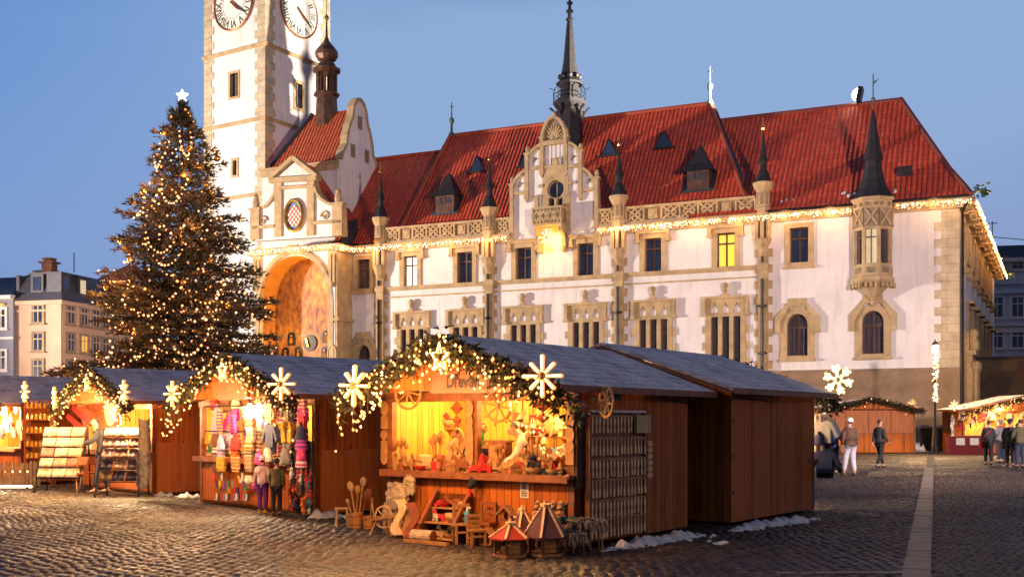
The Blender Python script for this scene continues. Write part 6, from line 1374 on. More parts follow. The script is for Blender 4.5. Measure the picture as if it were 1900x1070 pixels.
# heaped display behind the counter
def shelf(a0, a1, b, z, label, dpt=.2):
    mb = MB(); mb.box(a0, a1, b-dpt, b, z-.025, z)
    for a in (a0+.1, a1-.13): mb.prism([(b-dpt, z-.025), (b-.03, z-.025), (b-dpt, z-.16)], a, a+.03, ax='x')
    o = mb.build('shelf', M['oakw'], SD); o['label'] = label
    return o
def sh(px0, px1, py, b, label): a0, z = D.at(px1, py, b); a1 = D.at(px0, py, b)[0]; shelf(a0, a1, b, z, label); return a0, a1, z
for px0, px1, py, b, nm, n in ((722, 797, 811, -1.1, 'bracketed long shelf', 10), (801, 846, 793, -1.25, 'little box shelf', 4), (948, 1003, 786, -1.2, 'shelf above the vendor', 7), (975, 1052, 810, -1.0, 'shelf behind the vendor', 9)):
    a0, a1, z = sh(px0, px1, py, b, nm+' with wooden goods'); row(D, a0+.03, a1-.03, b-.16, b-.04, z, n, 'on the %s of the toy stall' % nm, (1.4, 2.4))
# stepped display tables behind the counter
for k, (a0, a1, b, z) in enumerate(((.15, 1.35, -.6, 1.12), (1.9, 2.5, -.62, 1.16))):
    mb = MB(); mb.box(a0, a1, b-.22, b, .12, z); mb.build('display_step', M['redwood'], SD); row(D, a0+.04, a1-.04, b-.18, b-.04, z, 11, 'on the %s step behind the counter' % ('basket side', 'middle')[k], (1.8, 3.0), TOYM)
# cabinet, tray and tyre on the counter
P = wl(D, 928, 851, -.25); t = thing('wooden_cabinet', 'upright orange brown wooden cabinet on the counter left of the vendor', 'cabinet', (P.x, P.y, .98), D.ang+.1); mb = MB(); mb.box(-.14, .14, -.10, .10, 0, .42); mb.box(-.16, .16, -.12, .12, .42, .45); mb.build('body', M['redwood'], t); mb = MB(); mb.box(-.11, .11, .10, .115, .04, .38); mb.build('door', M['oakw'], t); mb = MB(); mb.ball((.08, .125, .2), .015, 6, 4); mb.build('knob', M['gold'], t)
P = wl(D, 984, 866, .0); mb = MB(); mb.tube([(.065*math.cos(k*.5), .025, .075+.065*math.sin(k*.5)) for k in range(12)], .03, 6, closed=True); t = mb.build('toy_roller', M['c_black'], None, (P.x, P.y, .99), D.ang, label='black wooden ring standing on the counter before the vendor', cat='toy'); mb = MB(); mb.lathe([(0, -.02), (.03, -.02), (.03, .02), (0, .02)], (0, .025, .075), 8, rot=Matrix.Rotation(R(90), 3, 'X')); mb.build('hub', M['redwood'], t)
P = wl(D, 966, 852, -.2); mb = MB(); mb.lathe([(.12, 0), (.17, .09), (.155, .09), (.1, .02)], (0, 0, 0), 14, sx=1.1); mb.build('wooden_tray', M['redwood'], None, (P.x, P.y, .98), 0, label='wide red brown wooden dish on the counter below the vendor', cat='bowl')
# baskets right of the vendor
for i, (px, c) in enumerate(((1004, 'a dark rim'), (1040, 'red and white dolls'))):
    P = wl(D, px, 862, -.22); t = thing('handled_basket', 'woven basket with tall handle on the counter, holding %s' % c, 'basket', (P.x, P.y, .98), D.ang); mb = MB(); mb.lathe([(.07, 0), (.11, .13), (.10, .13), (.06, .02)], (0, 0, 0), 12); mb.build('body', M['oakw'] if i == 0 else M['redwood'], t); mb = MB(); mb.tube([(.105*math.cos(R(k*18)), 0, .13+.22*math.sin(R(k*18))) for k in range(11)], .009, 5); mb.build('handle', M['birch'], t)
    for k in range(3): toy(6, Vector((P.x+.035*math.cos(k*2.1), P.y+.035*math.sin(k*2.1), 1.03)), 0, ('c_red', 'c_white', 'c_red')[k], 'inside a handled basket on the counter', 1.0)
# cutting boards hung down the posts
def board(kind):
    mb = MB()
    if kind == 0: mb.prism([(.07*math.cos(R(k)), .11*math.sin(R(k))) for k in range(0, 360, 20)], 0, .02)
    elif kind == 1: mb.prism([(-.065, -.1), (.065, -.1), (.065, .09), (.02, .10), (.02, .14), (-.02, .14), (-.02, .10), (-.065, .09)], 0, .02)
    else: mb.prism([(.075*math.cos(R(k)), .075*math.sin(R(k))) for k in range(0, 360, 20)], 0, .025)
    return mb
bp = [board(k).build('cutting_board', M['oakw'], None, (0, 0, -50), label='x', cat='cutting board') for k in range(3)]; usedb = [0, 0, 0]
for px, post in ((714, 'left'), (872, 'middle'), (1058, 'right')):
    for i, py in enumerate((757, 783, 806, 828, 848)):
        k = ((0, 1, 2, 1, 0), (0, 0, 1, 1, 1), (1, 2, 0, 2, 1))[('left', 'middle', 'right').index(post)][i]; P = wl(D, px, py, .03); lab = '%s wooden cutting board hung %s on the %s of the stall' % (('oval', 'oblong', 'round')[k], ('highest', 'second from top', 'halfway', 'second from bottom', 'lowest')[i], dict(left='tub side post', middle='middle post', right='wicker side post')[post])
        if not usedb[k]: o = bp[k]; usedb[k] = 1; o.location = P; o['label'] = lab
        else: o = bp[k].copy(); COL.objects.link(o); o.location = P; o['label'] = lab
        o['group'] = 'cutting boards hung on the posts of the toy stall'; o.rotation_euler = (0, 0, D.ang+random.uniform(-.1, .1))
# notice on the counter front
a, z = D.at(973, 905, .012); t = thing('notice', 'white paper notice pinned on the counter front of the toy stall', 'notice', tuple(D.w(a, .01, z)), D.ang); mb = MB(); mb.box(-.075, .075, 0, .006, -.135, .135); mb.build('sheet', mat('paper', (.62, .55, .48), .8, var=.1), t); mb = MB()
for k, (w, h, zz) in enumerate(((.05, .012, .10), (.045, .01, .075), (.05, .01, -.045), (.055, .01, -.07), (.05, .01, -.1))): mb.box(-w, w, .006, .008, zz-h, zz+h*.4)
mb.tube([(.035*math.cos(k*.52), .008, .02+.028*math.sin(k*.52)) for k in range(12)], .007, 4, closed=True); mb.box(-.012, .012, .006, .009, .005, .035); mb.build('print', M['c_black'], t)
# corner panel of wicker and the rack of spatulas on the side wall
M['wicker'] = mat_brick('woven_wicker', (.17, .09, .05), (.11, .06, .035), (.03, .016, .01), .06, .03, msize=.006, bump=1.0)
def sidep(px, py, a=-.06): b, z = D.side(px, py, a); return b, z
b0, z0 = sidep(1072, 905); b1, z1 = sidep(1095, 768); mb = MB(); mb.box(-.05, -.015, b0, b1, z0, z1); mb.build('wicker_panel', M['wicker'], None, (D.O[0], D.O[1], 0), D.ang, label='woven wicker panel on the corner of the toy stall left of the spatula rack', cat='wicker panel')
rb0 = sidep(1098, 900, -.16)[0]; rb1 = sidep(1201, 900, -.16)[0]; RT = 1.80
t = fthing(D, 'spatula_rack', 'tall rack board of hung wooden spatulas against the side wall of the toy stall', 'display rack'); mb = MB(); mb.box(-.10, -.07, rb0, rb1, .12, RT); mb.build('back_board', M['trim'], t); mb = MB()
for b in (rb0, rb1): mb.box(-.14, -.06, b-.02, b+.02, 0, RT+.02)
mb.build('upright', M['trim'], t)
rows = [(1.76, .22), (1.46, .24), (1.17, .24), (.89, .24), (.61, .22), (.36, .26)]; mb = MB()
for zt, h in rows: mb.box(-.135, -.10, rb0, rb1, zt-.01, zt+.02)
mb.build('rail', M['oakw'], t); mb = MB(); mb.box(-.16, -.06, rb0-.03, rb1+.03, RT+.02, RT+.05); mb.build('snow_cap', M['snow'], t)
def spatula(h, k):
    mb = MB(); w = .021
    mb.prism([(-.007, 0), (.007, 0), (.008, -h*.42), (w, -h*.6), (w*1.05, -h*.97), (0, -h), (-w*1.05, -h*.97), (-w, -h*.6), (-.008, -h*.42)] if k else [(-.008, 0), (.008, 0), (w, -h*.15), (w*.8, -h*.45), (.008, -h*.55), (w*.9, -h*.75), (w*.9, -h), (-w*.9, -h), (-w*.9, -h*.75), (-.008, -h*.55), (-w*.8, -h*.45), (-w, -h*.15)], -.005, .005); return mb
spp = [spatula(.235, 0), spatula(.225, 1)]; so = [None, None]; M['spat'] = wmat('raw_spatula_wood', (.92, .54, .27)); ordn = ['top', 'second', 'third', 'fourth', 'fifth', 'lowest']
for ri, (zt, h) in enumerate(rows):
    k = ri % 2
    for i in range(16):
        if ri == 0 and i > 12: continue
        P = D.w(-.145, rb0+(rb1-rb0)*(i+.5)/16, zt-.0+random.uniform(-.01, .01)); lab = 'raw wooden spatula in the %s row of the rack on the toy stall side' % ordn[ri]
        if so[k] is None: so[k] = o = spp[k].build('wooden_spatula', M['spat'], None, P, 0, label=lab, cat='spatula', group='wooden spatulas in the %s row' % ordn[ri])
        else: o = so[k].copy(); COL.objects.link(o); o.location = P; o['label'] = lab; o['group'] = 'wooden spatulas in the %s row' % ordn[ri]
        o.rotation_euler = (0, random.uniform(-.06, .06), D.ang+R(90)+random.uniform(-.15, .15)); o.scale = (1.05, 1, h/.235)
b0, z0 = sidep(1180, 803, -.17); b1, z1 = sidep(1206, 770, -.17); mb = MB(); mb.box(-.185, -.165, b0, b1, z0, z1); mb.build('price_board', M['birch'], None, (D.O[0], D.O[1], 0), D.ang, label='blank pale wooden board at the upper right corner of the spatula rack', cat='board')
b, z = sidep(1206, 822, -.1)
for i in range(6):
    P = D.w(-.1, b, z-.092*i); lab = 'thin wooden disc, %s of the chain beside the spatula rack' % ('first from the top', 'second', 'third', 'fourth', 'fifth', 'lowest')[i]
    if i == 0: mb = MB(); mb.prism([(.05*math.cos(R(k)), .042*math.sin(R(k))) for k in range(0, 360, 20)], -.006, .006); dsc = mb.build('wooden_disc', M['spat'], None, P, D.ang+R(70), label=lab, cat='wooden disc', group='chain of wooden discs')
    else: o = dup(dsc, P, D.ang+R(70), lab)
# ============================================================ GOODS ON THE GROUND
def tub(px, py, r, h, label, m='oakw'):
    t = thing('wooden_tub', label, 'tub', gp(px, py)); mb = MB(); mb.lathe([(r*.85, 0), (r, h), (r*.9, h), (r*.78, .03)], (0, 0, 0), 14); mb.build('staves', M[m], t); mb = MB()
    for z in (.2, .75): mb.lathe([(r*(.862+.15*z), h*z-.012), (r*(.875+.15*z), h*z-.012), (r*(.875+.15*z), h*z+.012), (r*(.862+.15*z), h*z+.012)], (0, 0, 0), 14)
    mb.build('hoop', M['redwood'], t); return t
tub(659, 978, .12, .24, 'left wooden tub filled with big spoons beside the toy stall', 'oakw'); tub(683, 980, .095, .2, 'smaller wooden tub right of the tub of big spoons', 'oakw')
def bigspoon(px, py0, pyt, lean, label, m='birch', r=.055):
    P = gp(px, py0); H_ = (py0-pyt)*P.y/2000; t = thing('big_spoon', label, 'wooden spoon', (P.x, P.y, .04)); t.rotation_euler = (0, lean, 0); mb = MB(); mb.tube([(0, 0, 0), (0, 0, H_-.1)], [.016, .012], 6); mb.build('handle', M[m], t); mb = MB(); mb.ball((0, 0, H_-.06), r, 10, 6, sz=1.45, sy=.35); mb.build('spoon_head', M[m], t)
bigspoon(662, 974, 898, -.17, 'tall pale wooden spoon leaning left in the left tub'); bigspoon(665, 972, 890, .12, 'tallest pale wooden spoon leaning right in the left tub'); bigspoon(660, 974, 905, .06, 'brown wooden spoon standing upright in the left tub', 'oakw', .05); bigspoon(657, 973, 925, -.3, 'short pale spoon leaning far left in the left tub', 'birch', .03); bigspoon(668, 970, 912, .3, 'broad reddish spoon leaning far right in the left tub', 'redwood', .07); bigspoon(686, 976, 925, .1, 'thick yellow rolling pin standing in the smaller tub', 'oakw', .03)
def stool(px, py, w, h, label, m='birch', rot=0, group=None):
    t = thing('wooden_stool', label, 'stool', gp(px, py), rot, group); mb = MB(); mb.box(-w/2, w/2, -w*.35, w*.35, h-.025, h); mb.build('seat', M[m], t)
    for sx in (-1, 1):
        for sy in (-1, 1): mb = MB(); mb.tube([(sx*w*.4, sy*w*.27, h-.02), (sx*w*.46, sy*w*.33, 0)], .014, 6); mb.build('leg', M[m], t)
    return t
stool(634, 975, .2, .30, 'little wooden stool left of the tubs', 'birch', .3)
# small cart with spinning wheel
P = gf(712, .25); t = thing('spinning_wheel', 'wooden spinning wheel with crossed spokes beside the tubs', 'spinning wheel', P, D.ang+.1); mb = MB(); r = .16; mb.tube([(r*math.cos(2*math.pi*k/20), 0, .27+r*math.sin(2*math.pi*k/20)) for k in range(20)], .014, 6, closed=True)
for k in range(4): a = math.pi*k/4; mb.tube([(-r*1.15*math.cos(a), 0, .27-r*1.15*math.sin(a)), (r*1.15*math.cos(a), 0, .27+r*1.15*math.sin(a))], .009, 5)
mb.build('wheel', M['birch'], t); mb = MB()
for sx, sy in ((-.2, .07), (.2, .07), (0, -.1)): mb.tube([(sx*.5, sy*.5, .25), (sx, sy, 0)], .013, 6)
mb.bar((-.26, .04, .30), (.22, .04, .22), .05, .03); mb.tube([(.15, .03, .25), (.2, .03, .48)], .012, 6); mb.build('stand', M['oakw'], t)
# fleeces
def fleece(P, w, h, label, ang, seed, m=None, drape=.06, name='sheepskin'):
    random.seed(seed); mb = MB(); mb.smooth = True; nx, nz = 14, 16; ids = []
    for i in range(nx+1):
        for j in range(nz+1):
            u, v = i/nx*2-1, j/nz; edge = 1-.16*abs(math.sin(v*9+seed))*abs(u); ids.append(mb.add([(u*w/2*edge*(1-.25*(v-.5)**2*4*.5), drape*math.sin(u*4+seed)*.5+random.gauss(0, .012)+.10*(1-v)*0, v*h+random.gauss(0, .008)*(1 if 0 < j < nz else 2))]))
    for i in range(nx):
        for j in range(nz): a = i*(nz+1)+j; mb.face((ids[a], ids[a+nz+1], ids[a+nz+2], ids[a+1]))
    n = len(mb.v); k = len(mb.f)   # thickness
    off = mb.add([(x, y-.025, z) for x, y, z in mb.v[:n]])
    for f in mb.f[:k]: mb.face([off+i for i in reversed(f)])
    return mb.build(name, m or M['fleece'], None, P, ang, label=label, cat='sheepskin')
M['fleece'] = mat('cream_fleece', (.52, .40, .27), .95, var=.4, scale=14, bump=1.0, bscale=50); M['fleece_g'] = mat('grey_fleece', (.30, .26, .24), .95, var=.6, scale=10, bump=1.0, bscale=50)
P = wl(D, 736, 945, .16); fleece(P, .55, .40, 'cream sheepskin hung low on the left front of the toy stall', D.ang, 1); P = wl(D, 757, 918, .2); o = fleece(P, .22, .30, 'narrow rolled cream sheepskin standing above the rockers', D.ang, 2); P = gf(728, .12); fleece(Vector((P.x, P.y, .02)), .4, .45, 'long shaggy sheepskin behind the spinning wheel', D.ang, 3)
# carved curved boards (rocking horse sides)
def rocker(px, py, h, label, seed, lean, m='redwood'):
    P = gf(px, py); mb = MB(); pts = []
    for k in range(13):
        v = k/12; pts.append((.085*math.sin(v*6+seed)+.11+.03*v, v*h))
    poly = pts+[(x-.19+.05*math.sin(v_*3.1), z) for (x, z), v_ in zip(reversed(pts), [1-k/12 for k in range(13)])]
    mb.prism(poly, -.02, .02); o = mb.build('carved_board', M[m], None, (P.x, P.y, .05), D.ang, label=label, cat='carved board'); o.rotation_euler = (R(12), lean, D.ang); return o
rocker(744, .40, .52, 'long wavy carved board leaning left of the display case', .3, .15, 'spat'); rocker(768, .52, .50, 'dark wavy carved board leaning on the display case', 1.1, .12, 'redwood'); rocker(757, .34, .56, 'reddish wavy carved board between the two other boards', 2.0, .2, 'oakw')
# display case with sloping side
P = gf(843, .46); t = thing('display_case', 'dark brown display case with sloping sides before the counter', 'display case', P, D.ang); dw = .62
sidepoly = [(-.42, 0), (0.0, 0), (0.0, .62), (-.08, .68), (-.42, .30)][::-1]
for a, nm in ((.0, 0), (dw, 1)): mb = MB(); mb.prism([(-.40, 0), (.02, 0), (.02, .22), (-.36, .68), (-.40, .68)], a-.015, a+.015, ax='x'); mb.build('side_panel', M['darkw'], t)
mb = MB(); mb.box(.015, dw-.015, -.40, -.38, .0, .66); mb.build('rear_panel', M['wood_d'], t)
for z, d in ((.03, .0), (.25, -.04), (.45, -.2)): mb = MB(); mb.box(.015, dw-.015, -.38, d, z, z+.02); mb.build('shelf', M['oakw'], t)
mb = MB(); mb.bar((dw, -.34, .70), (dw, .03, .235), .05, .04); mb.bar((0, -.34, .70), (0, .03, .235), .05, .04); mb.build('edge_trim', M['redwood'], t)
FD = Frame((P.x, P.y), (-.8, .6)); random.seed(14)
for z, d, n, mm, wh in ((.05, -.15, 5, ['c_brown', 'oakw', 'birch'], 'lowest'), (.27, -.2, 6, ['c_red', 'c_blue', 'birch', 'c_white'], 'middle'), (.47, -.3, 5, ['c_red', 'birch', 'redwood'], 'upper')):
    for i in range(n): toy(random.choice((0, 2, 3, 4, 5)), FD.w(.08+.5*i/n+.03, d, z), FD.ang+random.uniform(-1, 1), random.choice([q for q in mm if q in TONE] or ['oakw']), 'on the %s board of the display case' % wh, 1.2)
P = gf(785, .60); t = thing('log_roll', 'pale birch log lying before the display case', 'log', Vector((P.x, P.y-.02, .09)), D.ang); mb = MB(); rt = Matrix.Rotation(R(90), 3, 'Y'); mb.lathe([(.085, -.19), (.09, 0), (.085, .19)], (0, 0, 0), 14, rot=rt); mb.build('bark', M['fleece'], t); mb = MB(); [mb.lathe([(.0, 0), (.08, .002), (.08, .006), (0, .008)], (x, 0, 0), 14, rot=rt) for x in (-.197, .19)]; mb.build('cut_end', M['redwood'], t)
mb = MB(); mb.box(-.4, .4, -.03, .03, .0, .045); P = gf(790, .74); mb.build('ground_plank', M['oakw'], None, P, D.ang, label='thin plank on the cobbles before the carved boards', cat='plank')
# bull head with red tongue on the counter front
P = wl(D, 880, 893, .12); t = thing('bull_head', 'black toy bull head with pale horns on the counter front', 'toy bull', P, D.ang); mb = MB(); mb.smooth = True; mb.ball((0, .03, 0), .07, 10, 7, sz=1.2); mb.ball((0, .09, -.06), .045, 8, 6); mb.ball((-.08, 0, .01), .035, 6, 4, sz=.5); mb.ball((.08, 0, .01), .035, 6, 4, sz=.5); mb.build('head', M['c_black'], t)
mb = MB()
for s_ in (-1, 1): mb.tube([(s_*.05, .02, .06), (s_*.11, .02, .08), (s_*.12, .02, .14), (s_*.08, .02, .17)], [.022, .02, .014, .005], 6)
mb.build('horns', M['birch'], t); mb = MB(); mb.box(-.02, .02, .10, .115, -.2, -.09); mb.build('tongue', M['c_red'], t)
# chairs
def chair(px, py, rot, label, h=.62, w=.26, m='oakw'):
    t = thing('wooden_chair', label, 'chair', gf(px, py), rot, 'small wooden chairs before the toy stall'); sh_ = h*.5; mb = MB(); mb.box(-w/2, w/2, -w/2, w/2, sh_-.02, sh_+.01); mb.build('seat', M[m], t)
    for sx in (-1, 1):
        mb = MB(); mb.box(sx*(w/2-.015)-.016, sx*(w/2-.015)+.016, w/2-.035, w/2-.005, 0, sh_-.02); mb.build('leg', M[m], t); mb = MB(); mb.box(sx*(w/2-.015)-.016, sx*(w/2-.015)+.016, -w/2, -w/2+.03, 0, h); mb.build('leg', M[m], t)
    mb = MB()
    for z in (.62, .78, .96): mb.box(-w/2+.03, w/2-.03, -w/2+.004, -w/2+.022, h*z-.03, h*z+.015)
    mb.build('backrest', M[m], t); mb = MB()
    for sx in (-1, 1): mb.box(sx*(w/2-.015)-.008, sx*(w/2-.015)+.008, -w/2+.03, w/2-.035, sh_*.4, sh_*.4+.025)
    mb.box(-w/2+.03, w/2-.03, w/2-.03, w/2-.01, sh_*.55, sh_*.55+.025); mb.build('stretcher', M[m], t); return t
chair(858, .38, D.ang+.9, 'small honey coloured chair with blue bottle beside the display case', .55, .24, 'oakw'); chair(884, .42, D.ang+1.0, 'lower wooden chair close to the bird houses', .42, .22, 'oakw'); chair(900, .20, D.ang+.2, 'reddish ladder back chair against the counter front', .58, .24, 'redwood')
P = gf(867, .32); t = thing('spray_bottle', 'blue spray bottle with white cap on the small chair', 'bottle', (P.x, P.y, .286)); mb = MB(); mb.lathe([(.04, 0), (.042, .12), (.03, .15), (.015, .17)], (0, 0, 0), 12); mb.build('body', mat('blue_plastic', (.05, .32, .48), .25, var=.1), t); mb = MB(); mb.lathe([(.018, .17), (.018, .21), (.01, .215)], (0, 0, 0), 8); mb.box(-.01, .05, -.01, .01, .2, .22); mb.build('cap', M['c_white'], t)
# bird houses
def hexhouse(px, py, r, hw_, hr_, label, rm, steep=1):
    t = thing('bird_feeder', label, 'bird house', gp(px, py), .3, 'wooden bird houses on the cobbles'); mb = MB(); mb.lathe([(r*1.02, 0), (r*1.02, .035)], (0, 0, 0), 6); mb.build('base', M['oakw'], t)
    for k in range(6):
        a = 2*math.pi*(k+.5)/6; rt = Matrix.Rotation(a, 3, 'Z')
        if k % 2 == 0:
            for q in range(3): mb = MB() if q == 0 else mb; mb.cbox(rt @ Vector((r*.74, 0, .055+hw_*.28*q+hw_*.12)), (.03, r*.62, hw_*.24), rt)
            mb.build('wall', M['oakw'], t)
        a2 = 2*math.pi*k/6; mb = MB(); mb.cbox((r*.84*math.cos(a2), r*.84*math.sin(a2), .035+hw_/2), (.028, .028, hw_), Matrix.Rotation(a2, 3, 'Z')); mb.build('post', M['darkw'], t)
    mb = MB(); mb.lathe([(r*1.2, .03+hw_), (r*1.2, .045+hw_), (r*.22, .04+hw_+hr_), (r*.2, .05+hw_+hr_)], (0, 0, 0), 6); mb.build('roof', rm, t); mb = MB()
    for k in range(6): a = 2*math.pi*k/6; mb.bar((r*1.2*math.cos(a), r*1.2*math.sin(a), .05+hw_), (r*.22*math.cos(a), r*.22*math.sin(a), .05+hw_+hr_), .03, .022)
    mb.lathe([(r*.24, .05+hw_+hr_), (r*.3, .06+hw_+hr_), (r*.3, .09+hw_+hr_), (r*.1, .1+hw_+hr_), (r*.1, .13+hw_+hr_)], (0, 0, 0), 6); mb.build('roof_batten', M['spat'], t)
redr = mat('red_felt_roof', (.45, .03, .015), .8, var=.25); purr = mat('plum_shingle_roof', (.14, .045, .055), .8, var=.4, bump=.5, bscale=60)
hexhouse(947, 1031, .235, .19, .15, 'low six sided bird house with bright red roof, before the others', redr); hexhouse(1012, 1029, .25, .20, .36, 'tall steep plum roofed bird house right of the red roofed one', purr); hexhouse(969, 1013, .20, .17, .26, 'plum roofed bird house with brown top behind the red roofed one', purr)
def smallhouse(px, py, z, label, w=.16, rot=0, m='oakw'):
    P = gp(px, py); t = thing('nesting_box', label, 'bird house', (P.x, P.y, z), rot, 'small gabled nesting boxes'); mb = MB(); mb.box(-w*.42, w*.42, -.07, -.05, .02, w*.7); mb.box(-w*.5, w*.5, -.09, .09, 0, .02)
    mb.build('rear_wall', M['redwood'], t)
    for s_ in (-1, 1): mb = MB(); mb.bar((s_*w*.62, 0, w*.5), (0, 0, w*1.15), .02 if False else .18, .022, up=(0, 1, 0)) if False else mb.prism([(s_*w*.68, w*.48), (0, w*1.12), (0, w*1.27), (s_*w*.78, w*.55)], -.09, .09); mb.build('roof_board', M[m], t); mb = MB(); mb.bar((s_*w*.42, .06, .02), (s_*w*.42, .06, w*.72), .022); mb.build('post', M[m], t)
smallhouse(940, 1022, .40, 'small nesting box with pale gable perched above the red roofed bird house', .16, 2.7); smallhouse(906, 1010, .0, 'small nesting box with open gable left of the red roofed bird house', .19, 2.6); smallhouse(925, 1008, .03, 'small tilted nesting box just right of the open one', .16, 2.9, 'redwood'); smallhouse(977, 1023, .0, 'tiny nesting box squeezed between the red and plum bird houses', .14, 2.8)
# slipper / clog rack
P = gf(1010, .46); t = thing('clog_rack', 'stepped rack of pale wooden clogs before the counter', 'display rack', P, D.ang+.25); mb = MB()
for k in range(3): mb.box(-.22, .22, -.05-.1*k, .05-.1*k, .26+.13*k, .28+.13*k)
for x in (-.21, .21): mb.bar((x, .06, 0), (x, -.3, .62), .03)
for x in (-.21, .21): mb.bar((x, -.28, 0), (x, -.26, .6), .03)
mb.build('frame', M['darkw'], t); FC = Frame((P.x, P.y), (math.cos(D.ang+.25), math.sin(D.ang+.25))); first = None
for k in range(3):
    for i in range(4):
        Pq = FC.w(-.165+.11*i, .0-.1*k, .28+.13*k); lab = 'pale wooden clog on the %s step of the clog rack' % ('lowest', 'middle', 'top')[k]
        if first is None:
            mb = MB(); mb.smooth = True; mb.ball((0, 0, .055), .045, 9, 7, sz=1.35); mb.ball((0, .035, .03), .04, 8, 6, sz=.8); first = mb.build('wooden_clog', M['birch'], None, Pq, FC.ang, label=lab, cat='clog', group='wooden clogs on the %s step' % ('lowest', 'middle', 'top')[k]); mb = MB(); mb.ball((0, .045, .065), .022, 7, 5, sz=1.4, sy=.6); mb.build('opening', M['redwood'], first)
        else: dup(first, Pq, FC.ang+random.uniform(-.2, .2), lab, 'wooden clogs on the %s step' % ('lowest', 'middle', 'top')[k])
# small table with blue pots, fleece-covered trestles
P = gf(1046, .22); t = thing('small_table', 'low dark table with blue green pots at the right end of the counter', 'table', P, D.ang); mb = MB(); mb.box(-.2, .2, -.12, .12, .33, .355); mb.build('table_top', M['redwood'], t)
for sx in (-1, 1):
    for sy in (-1, 1): mb = MB(); mb.box(sx*.18-.015, sx*.18+.015, sy*.1-.015, sy*.1+.015, 0, .33); mb.build('leg', M['darkw'], t)
FT = Frame((P.x, P.y), (-.8, .6)); pm = mat('teal_glaze', (.02, .13, .16), .3, var=.2)
for i in range(3):
    lab = 'teal glazed pot on the low dark table'
    if i == 0: mb = MB(); mb.lathe([(.035, 0), (.055, .03), (.05, .09), (.04, .10), (.034, .10), (.03, .02)], (0, 0, 0), 12); pot = mb.build('glazed_pot', pm, None, FT.w(-.13, 0, .355), 0, label=lab, cat='pot', group='teal pots on the low table')
    else: dup(pot, FT.w(-.13+.13*i, .01*i, .355), 0, lab)
t = stool(1088, 1024, .42, .40, 'wooden trestle covered with a shaggy grey sheepskin by the spatula rack', 'oakw', .1); t['category'] = 'trestle'
P = gp(1088, 1024)
def shag(P, w, d, h, label, seed):
    random.seed(seed); mb = MB(); mb.smooth = False
    for i in range(420):
        u = random.uniform(-1, 1); v = random.uniform(-1, 1); x = u*w/2; y = v*d/2; e = max(abs(u), abs(v)); z = h+random.uniform(0, .02); L = .05+(.16*random.random() if e > .75 else 0)
        dn = Vector((u*.5, v*.5, -1 if e > .7 else .15)).normalized(); c = Vector((x, y, z)); s = Vector((random.uniform(-1, 1), random.uniform(-1, 1), 0)).normalized()*.016; n = mb.add((c-s, c+s, c+dn*L)); mb.face((n, n+1, n+2))
    mb.box(-w/2, w/2, -d/2, d/2, h-.005, h+.012); return mb.build('shaggy_sheepskin', M['fleece_g'], None, P, .1, label=label, cat='sheepskin')
shag(P, .46, .36, .41, 'shaggy grey sheepskin draped over the trestle by the spatula rack', 1)
stool(1058, 1028, .34, .26, 'low trestle behind the tall plum bird house', 'darkw', .2); shag(gp(1058, 1028), .38, .3, .27, 'whitish sheepskin on the low trestle beside the plum roofed bird house', 2)
# leafy flowers at the right post
mb = MB(); random.seed(8)
for i in range(60):
    c = Vector((random.gauss(0, .07), random.gauss(0, .05), random.gauss(0, .10))); leafy(mb, c, 1, .02, .12, random.choice((0, 0, 1, 2)))
mb.build('flower_bunch', [mat('dyed_leaf_green', (.04, .12, .05), .7), M['c_blue'], mat('dyed_leaf_yellow', (.55, .38, .05), .7)], None, wl(D, 1066, 757, .12), 0, label='bunch of coloured dried leaves at the right end of the lit opening', cat='dried flowers')
# ============================================================ KNITWEAR STALL
def garment(kind, s=1.0):
    mb = MB(); mb.smooth = False
    if kind == 'leggings':
        for sg in (-1, 1): mb.tube([(sg*.035, 0, 0), (sg*.05, .01, -.2), (sg*.06, 0, -.42)], [.05, .042, .03], 8)
        mb.box(-.085, .085, -.03, .03, -.04, .03)
    elif kind == 'knit_hat':
        mb.lathe([(.10, -.10), (.115, -.09), (.115, -.04), (.10, -.03), (.095, .03), (.06, .09), (.0, .105)], (0, 0, 0), 12, sy=.45); mb.ball((0, 0, .115), .03, 7, 5)
    elif kind == 'sweater':
        mb.prism([(-.14, -.34), (.14, -.34), (.15, -.08), (.25, -.26), (.30, -.21), (.17, .02), (.06, .05), (0, .02), (-.06, .05), (-.17, .02), (-.30, -.21), (-.25, -.26), (-.15, -.08)], -.04, .04)
    elif kind == 'folded_scarf':
        for k in range(3): mb.box(-.11, .11, -.03-.004*k, .03+.004*k, -.10+.07*k, -.04+.07*k)
        for k in range(7): mb.box(-.10+.03*k, -.085+.03*k, -.02, .02, -.15, -.10)
    elif kind == 'vest':
        for sg in (-1, 1): mb.prism([(sg*.02, -.30), (sg*.13, -.32), (sg*.14, -.06), (sg*.10, .03), (sg*.05, .03), (sg*.07, -.05)], -.03, .03)
    elif kind == 'mitten':
        mb.prism([(-.03, 0), (.03, 0), (.035, -.1), (.03, -.14), (0, -.155), (-.03, -.14), (-.035, -.1)], -.012, .012); mb.prism([(.03, -.04), (.065, -.07), (.06, -.095), (.03, -.08)], -.01, .01)
    elif kind == 'sock':
        mb.prism([(-.028, 0), (.028, 0), (.03, -.13), (.085, -.16), (.085, -.19), (-.0, -.195), (-.03, -.16)], -.014, .014)
    elif kind == 'pendant_doll':
        mb.ball((0, 0, -.03), .024, 7, 5); mb.lathe([(.012, -.05), (.035, -.11), (.0, -.115)], (0, 0, 0), 8); mb.tube([(0, 0, 0), (0, 0, .06)], .003, 3); mb.box(-.016, -.004, -.01, .01, -.15, -.11); mb.box(.004, .016, -.01, .01, -.15, -.11)
    return mb
gproto = {}; CTONE = {}
